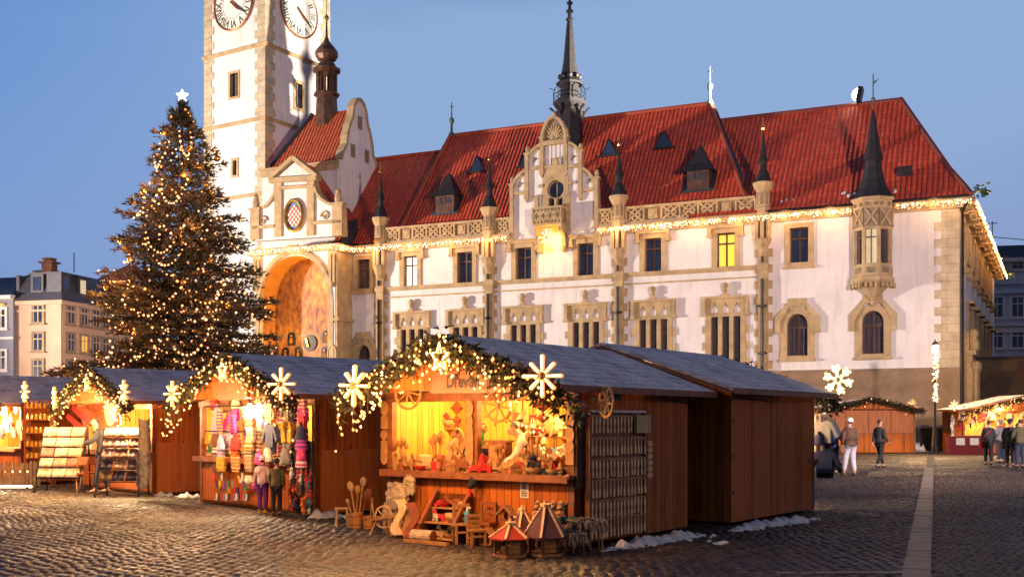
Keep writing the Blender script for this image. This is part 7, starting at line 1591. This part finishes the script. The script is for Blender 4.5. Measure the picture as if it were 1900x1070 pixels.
def hang(kind, px, py, b, m, where, s=1.0, fr=Cc, group=None, tilt=0):
    mname = m[2:] if m.startswith('c_') else m; nice = kind.replace('_', ' '); P = wl(fr, px, py, b); lab = '%s %s %s' % (mname, nice, where)
    if (kind, m) not in gproto: o = garment(kind).build(kind, M[m], None, P, 0, label=lab, cat=nice); gproto[(kind, m)] = o
    else: o = gproto[(kind, m)].copy(); COL.objects.link(o); o.location = P; o['label'] = lab
    o['group'] = group or 'knitwear hung round the opening of the knitwear stall'; o.rotation_euler = (0, tilt, fr.ang+random.uniform(-.15, .15)); o.scale = (s, s, s); return o
random.seed(41)
mb = MB()
for z in (2.0, 1.5, 1.05): mb.tube([(.15, .16, z), (3.9, .16, z)], .012, 5)
mb.build('display_rail', M['iron'], SC_)
for px, col in ((410, 'first'), (436, 'second'), (462, 'third')):
    i = ('first', 'second', 'third').index(col)
    hang('leggings' if i < 2 else 'folded_scarf', px-2, 764, .2, ('purple and yellow striped cloth', 'pink striped cloth', 'beige striped cloth')[i], 'topmost in the %s column of knitwear' % col, 1.05 if i < 2 else 1.2)
    hang('knit_hat', px, 822, .22, ('c_lilac', 'c_red', 'orange striped cloth')[i], 'halfway down the %s column of knitwear' % col, 1.35); hang('folded_scarf', px, 838, .2, ('c_lilac', 'c_orange', 'beige striped cloth')[i], 'below the hat of the %s column' % col, 1.1)
    hang('folded_scarf', px+1, 858, .2, ('c_yellow', 'orange striped cloth', 'c_beige')[i], 'lowest in the %s column of knitwear' % col, 1.15)
hang('folded_scarf', 464, 785, .2, 'orange striped cloth', 'second in the third column', 1.1); hang('folded_scarf', 466, 803, .2, 'c_white', 'third in the third column', 1.1)
hang('sweater', 500, 752, .22, 'orange striped cloth', 'above the navy plaid one', .95); hang('sweater', 503, 790, .26, 'navy plaid cloth', 'in the middle of the opening', 1.15); hang('leggings', 507, 800, .2, 'navy plaid cloth', 'behind the navy plaid sweater', 1.0)
hang('sweater', 533, 752, .22, 'grey plaid cloth', 'above the yellow vest', .85); hang('vest', 533, 785, .27, 'c_yellow', 'over the grey plaid sweater', 1.1); hang('sweater', 534, 798, .22, 'grey plaid cloth', 'behind the yellow vest', .95)
for i, py in enumerate((752, 768, 783)): hang('folded_scarf', 562, py, .22, ('pink and white knit', 'c_pink', 'c_red')[i], '%s of the bright stack at the right jamb' % ('topmost', 'second', 'third')[i], 1.1)
for i, py in enumerate((802, 820, 838, 853)): hang('knit_hat', 559, py, .26, ('c_navy', 'purple striped cloth', 'c_pink', 'pink and white knit')[i], '%s hat of the right hand stack' % ('topmost', 'second', 'third', 'lowest')[i], 1.35)
hang('knit_hat', 530, 846, .25, 'c_grey', 'fluffy, below the yellow vest', 1.5); hang('knit_hat', 497, 842, .25, 'c_white', 'below the navy plaid sweater', 1.4); hang('knit_hat', 480, 850, .22, 'c_pink', 'left of the white one', 1.1)
FILL = ['c_white', 'c_orange', 'c_red', 'c_yellow', 'beige striped cloth', 'orange striped cloth', 'c_lilac', 'c_pink', 'c_beige', 'navy plaid cloth', 'pink and white knit', 'c_purple', 'c_brown']
for ry, py in enumerate((748, 770, 792, 814, 836, 856)):
    for k in range(9): hang(random.choice(('folded_scarf', 'knit_hat', 'knit_hat', 'mitten')), 400+20.5*k+random.uniform(-4, 4), py+random.uniform(-4, 4), .08, random.choice(FILL), 'packed in the %s tier behind the front garments' % ('top', 'second', 'third', 'fourth', 'fifth', 'lowest')[ry], random.uniform(1.1, 1.5), group='garments packed in tiers behind the front ones')
cols = ['c_red', 'c_navy', 'c_yellow', 'c_white', 'c_purple', 'c_green', 'c_orange', 'c_grey']
for i in range(15): hang(random.choice(('sock', 'mitten')), 399+4.6*i+random.uniform(-1, 1), random.choice((876, 890, 904)), .10, cols[i % 8], 'in the bunch hung below the counter', 1.05, group='socks and mittens hung below the knitwear counter')
for i in range(14): hang('sock', 402+4.6*i, 915, .12, ('c_white', 'c_navy', 'c_red', 'c_grey')[i % 4], 'in the lowest row under the counter', .7, group='small socks in the lowest row')
for i in range(44):
    px = random.uniform(538, 577); py = random.uniform(862, 940); hang('pendant_doll', px, py, .24+random.uniform(0, .1), random.choice(['c_red', 'c_red', 'c_orange', 'c_white', 'c_navy', 'c_teal', 'c_brown', 'c_pink']), 'crowding the black stand beside the two children', random.uniform(1.0, 1.5), group='small hanging dolls on the black stand')
mb = MB(); a0 = Cc.at(578, b=.2)[0]; a1 = Cc.at(538, b=.2)[0]
mb.box(a0, a1, .16, .19, .02, 1.35); mb.box(a0, a1, .1, .34, 0, .05); mb.build('display_stand', M['c_black'], None, (Cc.O[0], Cc.O[1], 0), Cc.ang, label='black stand full of small hanging dolls beside the two children', cat='display stand')
for i, (px, m) in enumerate(((545, 'c_black'), (556, 'c_brown'), (566, 'c_black'), (573, 'c_navy'))): hang('leggings', px, 882, .3, m, '%s on the doll stand' % ('leftmost', 'second', 'third', 'rightmost')[i], .8, group='dark leggings on the doll stand')
mb = MB(); mb.prism([(-.17, 0), (.17, 0), (.12, .12), (-.12, .12)], -.02, .02); mb.ball((0, 0, .02), .12, 10, 7, sz=.75, sy=.6); mb.build('stuffed_toy', M['c_white'], None, wl(Cc, 462, 893, .16), Cc.ang, label='white round stuffed toy hung beside the child in pale jacket', cat='soft toy')
# shelf goods at the left jamb
P = wl(Cc, 386, 838, .0); 
for i in range(5): hang('knit_hat', 379+6*i, 830-(i % 2)*16, -.1, ('c_orange', 'c_yellow', 'c_green', 'c_orange', 'c_beige')[i], 'piled on the open end of the knitwear counter', 1.0, group='hats piled on the open end of the knitwear counter')
# ============================================================ BLANKET RACKS
def blanket_rack(px0, px1, py0, pyb, Y, mats, label, word, rows=5, colsn=3):
    X0 = (px0-950)/2000*Y; X1 = (px1-950)/2000*Y; zt = EYE+(HORIZON-py0)*Y/2000; z0 = EYE+(HORIZON-pyb)*Y/2000; w = X1-X0
    t = thing('blanket_rack', label, 'display rack', (X0, Y, 0)); mb = MB()
    lean = .55
    for x in (-.03, w+.03): mb.tube([(x, -.28, .06), (x, lean-.28, zt)], .02, 6); mb.tube([(x, .42, .02), (x, lean-.30, zt-.02)], .018, 6); mb.tube([(x, -.30, .06), (x, .45, .06)], .015, 6)
    for k in range(rows+1): z = z0+(zt-z0)*k/rows; mb.tube([(-.03, -.28+lean*(z/zt), z), (w+.03, -.28+lean*(z/zt), z)], .014, 5)
    mb.build('frame', M['iron'], t); mb = MB()
    for x in (-.03, w+.03):
        for y in (-.3, .42): mb.lathe([(0, -.015), (.05, -.015), (.05, .015), (0, .015)], (x, y, .05), 10, rot=Matrix.Rotation(R(90), 3, 'Y'))
    mb.build('castor', M['c_black'], t); proto_b = {}
    for r in range(rows):
        for c in range(colsn):
            m = mats[(rows-1-r)][c]; za = z0+(zt-z0)*r/rows; zb = z0+(zt-z0)*(r+1)/rows; x0 = w*c/colsn+.01; x1 = w*(c+1)/colsn-.01
            ya = -.30+lean*za/zt-.05; yb = -.30+lean*zb/zt-.0; mb = MB(); mb.smooth = True; n = 8; ids = []
            for i in range(n+1):
                u = i/n; x = x0+(x1-x0)*u; q = .012*math.sin(u*14+r+c)+random.uniform(-.006, .006)
                ids.append(mb.add([(x, yb+.05, zb-.03), (x, yb-.02+q, zb-.005), (x, (ya+yb)/2-.035+q, (za+zb)/2), (x, ya-.02+q, za+.03+random.uniform(-.01, .02)), (x, ya+.05, za+.025)]))
            for i in range(n):
                for j in range(4): mb.face((ids[i]+j, ids[i]+j+1, ids[i+1]+j+1, ids[i+1]+j))
            lab = '%s blanket, %s row %s on the %s' % (m[1], ('lowest', 'second lowest', 'middle', 'second', 'top')[r], ('left', 'middle', 'right')[c], word)
            mb.build('folded_blanket', M[m[0]], None, (X0, Y, 0), 0, label=lab, cat='blanket', group='folded blankets on the %s' % word)
    return t
def knit(n, c): M[n] = mat(n, c, .95, var=.35, scale=30, bump=.8, bscale=90); return n
for n, c in (('wool_brown', (.20, .10, .075)), ('wool_tan', (.36, .22, .14)), ('wool_mauve', (.30, .18, .17)), ('wool_cream', (.62, .50, .36)), ('wool_navy', (.04, .025, .05)), ('wool_dark', (.08, .04, .035)), ('wool_rose', (.55, .25, .20)), ('wool_white', (.70, .60, .46)), ('wool_olive', (.18, .11, .05))): knit(n, c)
wb, wt, wm_, wc, wn, wd, wr_, ww, wo = [(n, l) for n, l in (('wool_brown', 'brown'), ('wool_tan', 'tan'), ('wool_mauve', 'mauve brown'), ('wool_cream', 'cream'), ('wool_navy', 'near black'), ('wool_dark', 'dark brown'), ('wool_rose', 'rose'), ('wool_white', 'white'), ('wool_olive', 'olive'))]
random.seed(51)
blanket_rack(188, 262, 793, 893, 24.4, [[wt, wb, wt], [wm_, wm_, wb], [wm_, wb, wm_], [wn, wt, wd], [wo, wn, wn]], 'tiered rack of brown and dark blankets before the blanket stall', 'brown blanket rack')
blanket_rack(76, 153, 792, 886, 26.0, [[wc, ww, ww], [ww, ww, ww], [wr_, ww, ww], [ww, wc, wr_], [ww, ww, wc]], 'tiered rack of pale cream blankets left of the brown rack', 'pale blanket rack')
# white fleeces hung at the right corner of the blanket stall
P = wl(B_, 268, 800, .75); fleece(Vector((P.x, P.y, .75)), .45, 1.0, 'long pale fleece hung at the right corner of the blanket stall', B_.ang+.3, 6, drape=.12); P = wl(B_, 262, 870, .85); fleece(Vector((P.x, P.y, .25)), .35, .75, 'grey shaggy fleece hanging beside the brown blanket rack', B_.ang+.5, 8, M['fleece_g'], drape=.12)
# hanging cloths and red roof shapes inside the blanket stall
for i, (px, py, m, lb) in enumerate(((150, 760, 'c_red', 'red cloth slung below the gable of the blanket stall, upper'), (140, 776, 'c_red', 'red cloth slung below the gable of the blanket stall, lower'), (205, 762, 'wool_cream', 'round cream rug hung in the blanket stall'))):
    P = wl(B_, px, py, .3); mb = MB()
    if i < 2: mb.prism([(-.7, -.25), (.5, .12), (.6, .02), (-.6, -.42)], -.02, .02)
    else: mb.prism([(.3*math.cos(R(k)), .36*math.sin(R(k))) for k in range(0, 360, 20)], -.02, .02)
    mb.build('hung_cloth', M[m], None, P, B_.ang, label=lb, cat='cloth')
P = wl(B_, 172, 775, .1); t = thing('toy_barn_roof', 'brown shingled little roof inside the blanket stall', 'small roof', P, B_.ang); mb = MB(); mb.quad((-.75, .2, -.3), (.55, .2, .28), (.55, -.3, .38), (-.75, -.3, -.2)); mb.box(.5, .56, -.3, .2, .2, .34); mb.build('shingles', M['redwood'], t)
for k in range(8):
    px = 168+13*k; P = wl(B_, px, 835, -.1); hang('folded_scarf', px, 826, -.1, ('c_white', 'c_beige', 'c_orange', 'c_white')[k % 4], 'stacked on the counter of the blanket stall', 1.5, fr=B_, group='textiles stacked on the blanket stall counter')
# folding chair by the pale rack
P = gp(158, 912); t = thing('folding_chair', 'folding chair between the two blanket racks', 'chair', P, .5); mb = MB(); 
for x in (-.2, .2): mb.tube([(x, .2, 0), (x, -.15, .46), (x, -.22, .85)], .013, 5); mb.tube([(x, -.22, 0), (x, .18, .45)], .013, 5)
mb.build('frame', M['oakw'], t); mb = MB(); mb.box(-.2, .2, -.17, .2, .44, .47); mb.build('seat', M['redwood'], t); mb = MB(); mb.box(-.2, .2, -.235, -.205, .66, .85); mb.build('backrest', M['redwood'], t)
# ============================================================ FENCE, SPICE STAND AND GOODS OF THE LEFTMOST STALL
FY = 27.5; x0, x1 = (-30-950)/2000*FY, (74-950)/2000*FY; t = thing('picket_fence', 'low weathered picket fence before the picket fenced stall', 'fence', (x0, FY, 0)); mb = MB(); random.seed(61)
k = 0.0
while k < x1-x0: h = .62+random.uniform(-.03, .03); mb.prism([(k, .05), (k+.085, .05), (k+.085, h), (k+.0425, h+.06), (k, h)], -.012, .012); k += .105
mb.build('pickets', mat('grey_picket', (.24, .15, .10), .8, var=.5, scale=5), t); mb = MB(); mb.box(0, x1-x0, .012, .05, .2, .25); mb.box(0, x1-x0, .012, .05, .5, .55); mb.build('rail', M['oakw'], t)
pts = [Vector((x0+i*.19, FY-.06, .42)) for i in range(int((x1-x0)/.19))]; bulb_cloud('fairy_lights', pts, 'row of warm bulbs strung along the picket fence', m='bulb', r=.03, cords=[pts])
t = thing('light_strip', 'glowing light tube lying along the foot of the picket fence', 'light', (x0, FY-.25, .05)); mb = MB(); mb.tube([(0, 0, 0), (x1-x0-.1, 0, 0)], .035, 6); mb.build('tube', mat('white_tube', (1, .9, .7), .4, emit=(1, .80, .48), estr=4), t); mb = MB(); [mb.box(x, x+.06, -.05, .05, -.05, .0) for x in (.1, 1.2)]; mb.build('clip', M['iron'], t)
P = sp(46, 781, 28.2); w = (92-44)/2000*28.2; t = thing('jar_stand', 'tall stand of honey jars behind the picket fence', 'display stand', (P.x, 28.2, 0)); mb = MB()
for x in (0, w): mb.box(x-.02, x+.02, -.02, .3, 0, 2.25)
mb.build('upright', M['redwood'], t); mb = MB()
for z in (.75, 1.05, 1.4, 1.75, 2.05, 2.25): mb.box(0, w, -.03, .3, z-.02, z)
mb.build('shelf', M['redwood'], t); jm = mat('honey_glass', (.60, .30, .05), .15, var=.3); first = None
for zi, z in enumerate((.75, 1.05, 1.4, 1.75, 2.05)):
    for i in range(6):
        Pq = Vector((P.x+w*(i+.5)/6, 28.2+.02, z)); lab = 'honey jar on the %s board of the jar stand' % ('lowest', 'second', 'middle', 'fourth', 'top')[zi]
        if first is None: mb = MB(); mb.lathe([(.036, 0), (.042, .02), (.042, .10), (.03, .12)], (0, 0, 0), 10); first = mb.build('honey_jar', jm, None, Pq, 0, label=lab, cat='jar', group='honey jars on the %s board' % 'lowest'); mb = MB(); mb.lathe([(.035, .12), (.035, .15)], (0, 0, 0), 10); mb.build('lid', M['gold'], first)
        else: dup(first, Pq, 0, lab, 'honey jars on the %s board' % ('lowest', 'second', 'middle', 'fourth', 'top')[zi])
for k in range(16):
    px = 2+2.6*k; hang(random.choice(('knit_hat', 'folded_scarf', 'sweater')), px, random.uniform(752, 815), .15, random.choice(('c_white', 'c_yellow', 'c_orange', 'c_red', 'c_beige')), 'crowding the glaring picket fenced stall', 1.0, fr=A_, group='textiles crowding the picket fenced stall')
# goods of the wide bright stall on the right
random.seed(71)
for k in range(46):
    px = 1778+2.85*k; py = random.choice((762, 772, 782, 792)); hang(random.choice(('pendant_doll', 'knit_hat', 'mitten', 'folded_scarf')), px, py+random.uniform(-4, 4), .1+random.uniform(-.3, .1), random.choice(('c_white', 'c_white', 'c_red', 'c_beige', 'c_yellow', 'c_orange', 'c_black')), 'in the crowded opening of the wide bright stall', random.uniform(1.2, 2.2), fr=Gg, group='goods crowding the opening of the wide bright stall')
for k in range(9): hang('pendant_doll', 1766+random.uniform(-3, 5), 770+6*k, .3, random.choice(('c_white', 'c_beige', 'c_grey')), 'down the corner post of the wide bright stall', 2.2, fr=Gg, group='pale dolls down the corner post of the wide bright stall')
mb = MB(); a = Gg.at(1790, b=.3)[0]
mb.box(a-1.1, a+.9, .2, .5, .0, .95); t = mb.build('red_cabinet', cl('dark_red_cloth', (.16, .01, .015)), None, (Gg.O[0], Gg.O[1], 0), Gg.ang, label='dark red cloth covered table before the wide bright stall', cat='table'); mb = MB(); [mb.box(a+x-.22, a+x+.22, .5, .515, .5, .85) for x in (.3, -.4)]; mb.build('price_sheet', M['c_white'], t)
# bags hung at the far opening of the dark stall
for k in range(18): hang(random.choice(('mitten', 'knit_hat', 'sweater', 'leggings')), 1519+random.uniform(0, 14), 765+5*k, .25+random.uniform(0, .25), random.choice(('c_navy', 'c_black', 'c_white', 'c_teal', 'c_red', 'c_navy')) if k > 5 else 'c_white', 'hung at the far corner of the dark stall', 1.1, fr=E, group='clothes hung at the far corner of the dark stall')
# ============================================================ PEOPLE
def skin(name, verts, edges, radii, m, parent=None, sub=1, root=0):
    """one continuous surface grown over a skeleton"""
    me = bpy.data.meshes.new(name); me.from_pydata(verts, edges, []); o = bpy.data.objects.new(name, me); COL.objects.link(o)
    md = o.modifiers.new('s', 'SKIN'); md.use_smooth_shade = True; md.branch_smoothing = .4
    sv = me.skin_vertices[0].data
    for i, r in enumerate(radii): sv[i].radius = r if hasattr(r, '__len__') else (r, r)
    sv[root].use_root = True
    s2 = o.modifiers.new('u', 'SUBSURF'); s2.levels = sub; s2.render_levels = sub
    dg = bpy.context.evaluated_depsgraph_get(); dg.update(); nm = bpy.data.meshes.new_from_object(o.evaluated_get(dg)); nm.name = name
    o.modifiers.clear(); o.data = nm; bpy.data.meshes.remove(me); nm.materials.clear(); nm.materials.append(m)
    if parent: o.parent = parent
    return o
M['skin'] = mat('skin', (.50, .27, .18), .55, var=.12, scale=9)
DEF = dict(pelvis=(0, 0, .94), waist=(0, 0, 1.08), chest=(0, .0, 1.30), neck0=(0, .0, 1.46), neck=(0, -.015, 1.53), jaw=(0, -.03, 1.585), head=(0, -.02, 1.665), crown=(0, -.005, 1.735),
           shL=(.17, 0, 1.42), elL=(.24, .02, 1.15), wrL=(.23, -.08, .92), shR=(-.17, 0, 1.42), elR=(-.24, .02, 1.15), wrR=(-.23, -.08, .92),
           hipL=(.09, 0, .90), knL=(.105, -.02, .49), anL=(.105, .02, .09), hipR=(-.09, 0, .90), knR=(-.105, -.02, .49), anR=(-.105, .02, .09))
def person(P, rotz, label, coat, legs, shoe, hair, pose=None, scale=1.0, hat=None, skirt=False, coatlen=.86, hood=None, scarf=None, bag=None, bulk=1.0):
    t = thing('person', label, 'person', P, rotz); J = {k: Vector(v) for k, v in DEF.items()}
    for k, v in (pose or {}).items(): J[k] = Vector(v)
    V, E, Rr, ix = [], [], [], {}
    def v(k, p, r): ix[k] = len(V); V.append(tuple(p)); Rr.append(r)
    v('pelvis', J['pelvis'], (.13, .10))
    for k, r in (('waist', (.125, .095)), ('chest', (.15, .11)), ('neck0', (.075, .065)), ('neck', (.052, .052)), ('jaw', (.062, .07)), ('head', (.076, .092)), ('crown', (.055, .065))): v(k, J[k], r)
    for a, b in (('pelvis', 'waist'), ('waist', 'chest'), ('chest', 'neck0'), ('neck0', 'neck'), ('neck', 'jaw'), ('jaw', 'head'), ('head', 'crown')): E.append((ix[a], ix[b]))
    up = (J['crown']-J['jaw']).normalized(); nose = J['head']+(J['head']-J['neck'])*-.12
    fwd = Vector((0, -1, 0))
    if 'look' in (pose or {}): fwd = Vector(pose['look']).normalized()
    sidev = up.cross(fwd).normalized()
    v('nose', J['head']+fwd*.108-up*.025, .014); E.append((ix['head'], ix['nose']))
    for s_, n in ((1, 'earL'), (-1, 'earR')): v(n, J['head']+sidev*s_*.088-up*.015, .018); E.append((ix['head'], ix[n]))
    for s_ in 'LR':
        sg = 1 if s_ == 'L' else -1
        v('sh'+s_, J['sh'+s_], .06); v('el'+s_, J['el'+s_], .043); v('wr'+s_, J['wr'+s_], (.03, .024))
        E += [(ix['neck0'], ix['sh'+s_]), (ix['sh'+s_], ix['el'+s_]), (ix['el'+s_], ix['wr'+s_])]
        d = (J['wr'+s_]-J['el'+s_]).normalized(); w = d.cross(Vector((0, 1, 0.2))).normalized(); nrm = w.cross(d)
        v('pa'+s_, J['wr'+s_]+d*.06, (.036, .02)); E.append((ix['wr'+s_], ix['pa'+s_]))
        for f, (off, ln) in enumerate(((-.027, .062), (-.009, .075), (.009, .07), (.027, .055))):
            b = J['wr'+s_]+d*.09+w*off; v('f%d%s' % (f, s_), b, .010); m_ = b+d*ln*.5+nrm*.008; v('g%d%s' % (f, s_), m_, .009); v('h%d%s' % (f, s_), m_+d*ln*.4+nrm*.022, .008)
            E += [(ix['pa'+s_], ix['f%d%s' % (f, s_)]), (ix['f%d%s' % (f, s_)], ix['g%d%s' % (f, s_)]), (ix['g%d%s' % (f, s_)], ix['h%d%s' % (f, s_)])]
        b = J['wr'+s_]+d*.04+w*.036*sg; v('t0'+s_, b, .012); v('t1'+s_, b+d*.035+w*.02*sg, .010); E += [(ix['pa'+s_], ix['t0'+s_]), (ix['t0'+s_], ix['t1'+s_])]
        v('hip'+s_, J['hip'+s_], .085); v('kn'+s_, J['kn'+s_], .052); v('an'+s_, J['an'+s_], .036); v('toe'+s_, J['an'+s_]+Vector((0, -.15, -.055)), .028)
        E += [(ix['pelvis'], ix['hip'+s_]), (ix['hip'+s_], ix['kn'+s_]), (ix['kn'+s_], ix['an'+s_]), (ix['an'+s_], ix['toe'+s_])]
    b = skin('body', V, E, Rr, M['skin'], t); 
    # trousers
    K = ['pelvis', 'hipL', 'knL', 'anL', 'hipR', 'knR', 'anR']; vv = [J['pelvis']+Vector((0, 0, .05))]+[J[k] for k in K[1:]]
    vv[3] = vv[3]+Vector((0, 0, .03)); vv[6] = vv[6]+Vector((0, 0, .03))
    skin('trousers', [tuple(p) for p in vv], [(0, 1), (1, 2), (2, 3), (0, 4), (4, 5), (5, 6)], [(.155, .125), .108*bulk, .078*bulk, .062*bulk, .108*bulk, .078*bulk, .062*bulk], legs, t)
    # coat
    hem = J['pelvis']+(Vector((0, 0, coatlen-.94)))
    K = [hem, J['pelvis']+Vector((0, 0, .06)), J['waist']+Vector((0, 0, .05)), J['chest'], J['neck0']+Vector((0, 0, .01)), J['neck']-Vector((0, 0, .015)), J['shL'], J['elL'], J['wrL'], J['shR'], J['elR'], J['wrR']]
    skin('jacket', [tuple(p) for p in K], [(0, 1), (1, 2), (2, 3), (3, 4), (4, 5), (4, 6), (6, 7), (7, 8), (4, 9), (9, 10), (10, 11)], [(.185*bulk, .15*bulk), (.18*bulk, .145*bulk), (.17*bulk, .135*bulk), (.19*bulk, .14*bulk), (.105, .09), (.068, .068), .085*bulk, .066*bulk, .05, .085*bulk, .066*bulk, .05], coat, t, root=3)
    for s_ in 'LR': a = J['an'+s_]; skin('shoe', [tuple(a+Vector((0, .03, 0))), tuple(a+Vector((0, .02, -.05))), tuple(a+Vector((0, -.09, -.055))), tuple(a+Vector((0, -.17, -.06)))], [(0, 1), (1, 2), (2, 3)], [.05, (.05, .042), (.05, .036), (.036, .026)], shoe, t)
    # hair cap behind and over the head, leaving the face free
    hc = J['head']+up*.012-fwd*.014; bk = -fwd
    if hat is None:
        skin('hair', [tuple(hc+up*.06+fwd*.035), tuple(hc+up*.062-fwd*.02), tuple(hc+bk*.05+up*.01), tuple(hc+bk*.055-up*.05)], [(0, 1), (1, 2), (2, 3)], [(.06, .036), (.082, .052), (.085, .055), (.06, .035)], hair, t)
    else:
        skin('hair', [tuple(hc+bk*.045), tuple(hc+bk*.05-up*.07)], [(0, 1)], [(.08, .055), (.065, .04)], hair, t); mb = MB(); mb.smooth = True; q = up.to_track_quat('Z', 'Y').to_matrix(); mb.lathe([(.098, -.005), (.108, .0), (.108, .035), (.10, .04), (.096, .07), (.07, .115), (.0, .13)], tuple(hc+up*.02), 14, rot=q, sy=1.12); mb.build('knit_hat', hat, t)
    mb = MB()
    for s_ in (1, -1): mb.ball(J['head']+fwd*.083+sidev*s_*.034+up*.006, .011, 6, 5)
    mb.build('eyes', M['c_black'], t)
    if scarf: mb = MB(); mb.smooth = True; mb.tube([tuple(J['neck']+Vector((.075*math.cos(k*.628), .075*math.sin(k*.628), -.02+.012*math.sin(k)))) for k in range(10)], .035, 7, closed=True); mb.build('scarf', scarf, t)
    if bag: mb = MB(); mb.smooth = True; mb.ball((.26, .02, .82), .13, 10, 7, sz=1.15, sy=.6); mb.tube([(.24, .02, .95), (.16, .13, 1.2), (-.02, .15, 1.36), (-.14, .05, 1.45), (-.1, -.12, 1.36), (.08, -.16, 1.15), (.24, -.02, .95)], .014, 5); mb.build('shoulder_bag', bag, t)
    t.scale = (scale,)*3
    return t
dk = M['c_black']; bl_ = cl('dark_blue_denim', (.03, .04, .08)); br_ = cl('brown_jacket', (.10, .05, .03)); hairb = mat('dark_hair', (.03, .018, .012), .6); hairg = mat('grey_hair', (.28, .24, .19), .6, var=.4, scale=20); lightt = cl('light_trousers', (.42, .40, .46)); dkc = cl('charcoal_coat', (.03, .03, .035)); olive = cl('olive_coat', (.10, .09, .045)); wht = cl('cream_shirt', (.70, .64, .52))
# toy stall vendor, bent over the counter
P = wl(D, 1004, 860, -.55)
person((P.x, P.y, .12), D.ang+math.pi-.2 if False else D.ang+R(180)+R(-62), 'person with grey hair and cream shirt bent over the goods inside the toy stall', wht, dk, dk, hairg,
       dict(waist=(0, -.03, 1.07), chest=(0, -.16, 1.24), neck0=(0, -.27, 1.34), neck=(0, -.32, 1.39), jaw=(0, -.37, 1.41), head=(0, -.40, 1.475), crown=(0, -.42, 1.545), shL=(.18, -.24, 1.31), shR=(-.18, -.24, 1.31), elL=(.26, -.33, 1.08), elR=(-.26, -.33, 1.08), wrL=(.20, -.52, .98), wrR=(-.20, -.52, .98), look=(0, -.85, -.5)))
# man between the blanket racks
P = gp(190, 914); person(P, R(-70), 'person in dark jacket and jeans leaning between the blanket racks', dkc, bl_, M['c_brown'], hairb, dict(chest=(0, -.06, 1.30), neck0=(0, -.10, 1.45), neck=(0, -.13, 1.52), jaw=(0, -.16, 1.575), head=(0, -.165, 1.655), crown=(0, -.15, 1.725), shL=(.17, -.09, 1.41), shR=(-.17, -.09, 1.41), elL=(.24, -.22, 1.2), wrL=(.16, -.42, 1.14), elR=(-.24, -.22, 1.2), wrR=(-.16, -.42, 1.14), knL=(.105, -.08, .49), anL=(.105, -.14, .09), anR=(-.105, .12, .09), knR=(-.105, .03, .49)), 1.02)
# child and adult at the knitwear stall
P = gp(487, 951); person(P, R(165), 'small child in pale jacket, purple trousers and pink knit hat before the knitwear stall', cl('pale_lilac_jacket', (.55, .42, .46)), cl('purple_trousers', (.14, .03, .26)), M['c_yellow'], hairb, None, .585, hat=M['pink and white knit'], bulk=1.15, scarf=M['c_purple'], bag=M['pink striped cloth'])
P = gp(513, 956); person(P, R(172), 'small child in olive coat and dark trousers right of the other child', olive, dk, dk, hairb, dict(elL=(.24, -.05, 1.16), wrL=(.15, -.26, 1.1)), .57, hat=M['c_black'], bulk=1.1)
# passers by on the right
P = gp(1577, 881); person(P, R(190), 'person in brown jacket, light trousers and white hat, seen from behind', br_, lightt, M['c_brown'], hairb, dict(knL=(.12, -.06, .49), anL=(.13, -.14, .09), anR=(-.11, .10, .09)), 1.0, hat=M['c_white'], bulk=1.2, bag=M['c_brown'], scarf=M['c_grey'])
P = gp(1545, 880); person(P, R(160), 'person in dark blue coat close to the far corner of the dark stall', M['c_navy'], dk, dk, hairb, dict(elR=(-.28, -.1, 1.17), wrR=(-.22, -.32, 1.2)), .96, hat=M['c_navy'], bulk=1.15)
P = gp(1632, 868); person(P, R(120), 'person in black coat walking past the closed shuttered stall', dkc, dk, dk, hairb, dict(knL=(.1, -.15, .5), anL=(.1, -.3, .10), knR=(-.1, .02, .5), anR=(-.1, .26, .12), wrL=(.22, .1, .93), wrR=(-.22, -.2, .95)), 1.0)
for i, (px, py, rz, lab, ct, lg, ht) in enumerate(((1834, 862, 175, 'person in long charcoal coat before the left half of the bright stall', dkc, dk, None), (1857, 858, 200, 'person in grey jacket between the two dark coats at the bright stall', M['c_grey'], bl_, M['c_grey']), (1874, 866, 150, 'person in black coat and hood at the bright stall', M['c_black'], dk, M['c_black']), (1893, 868, 185, 'person in olive coat cut by the right edge of the photo', olive, bl_, None))):
    P = gp(px, py); person(P, R(rz), lab, ct, lg, dk, hairb, dict(elL=(.25, -.06, 1.16), wrL=(.17, -.25, 1.05)) if i % 2 else None, .97+.03*i/3, hat=ht, bag=(M['c_red'], None, M['c_brown'], None)[i], scarf=(None, M['c_red'], None, M['c_beige'])[i], bulk=1.15, coatlen=.7 if i == 0 else .84)
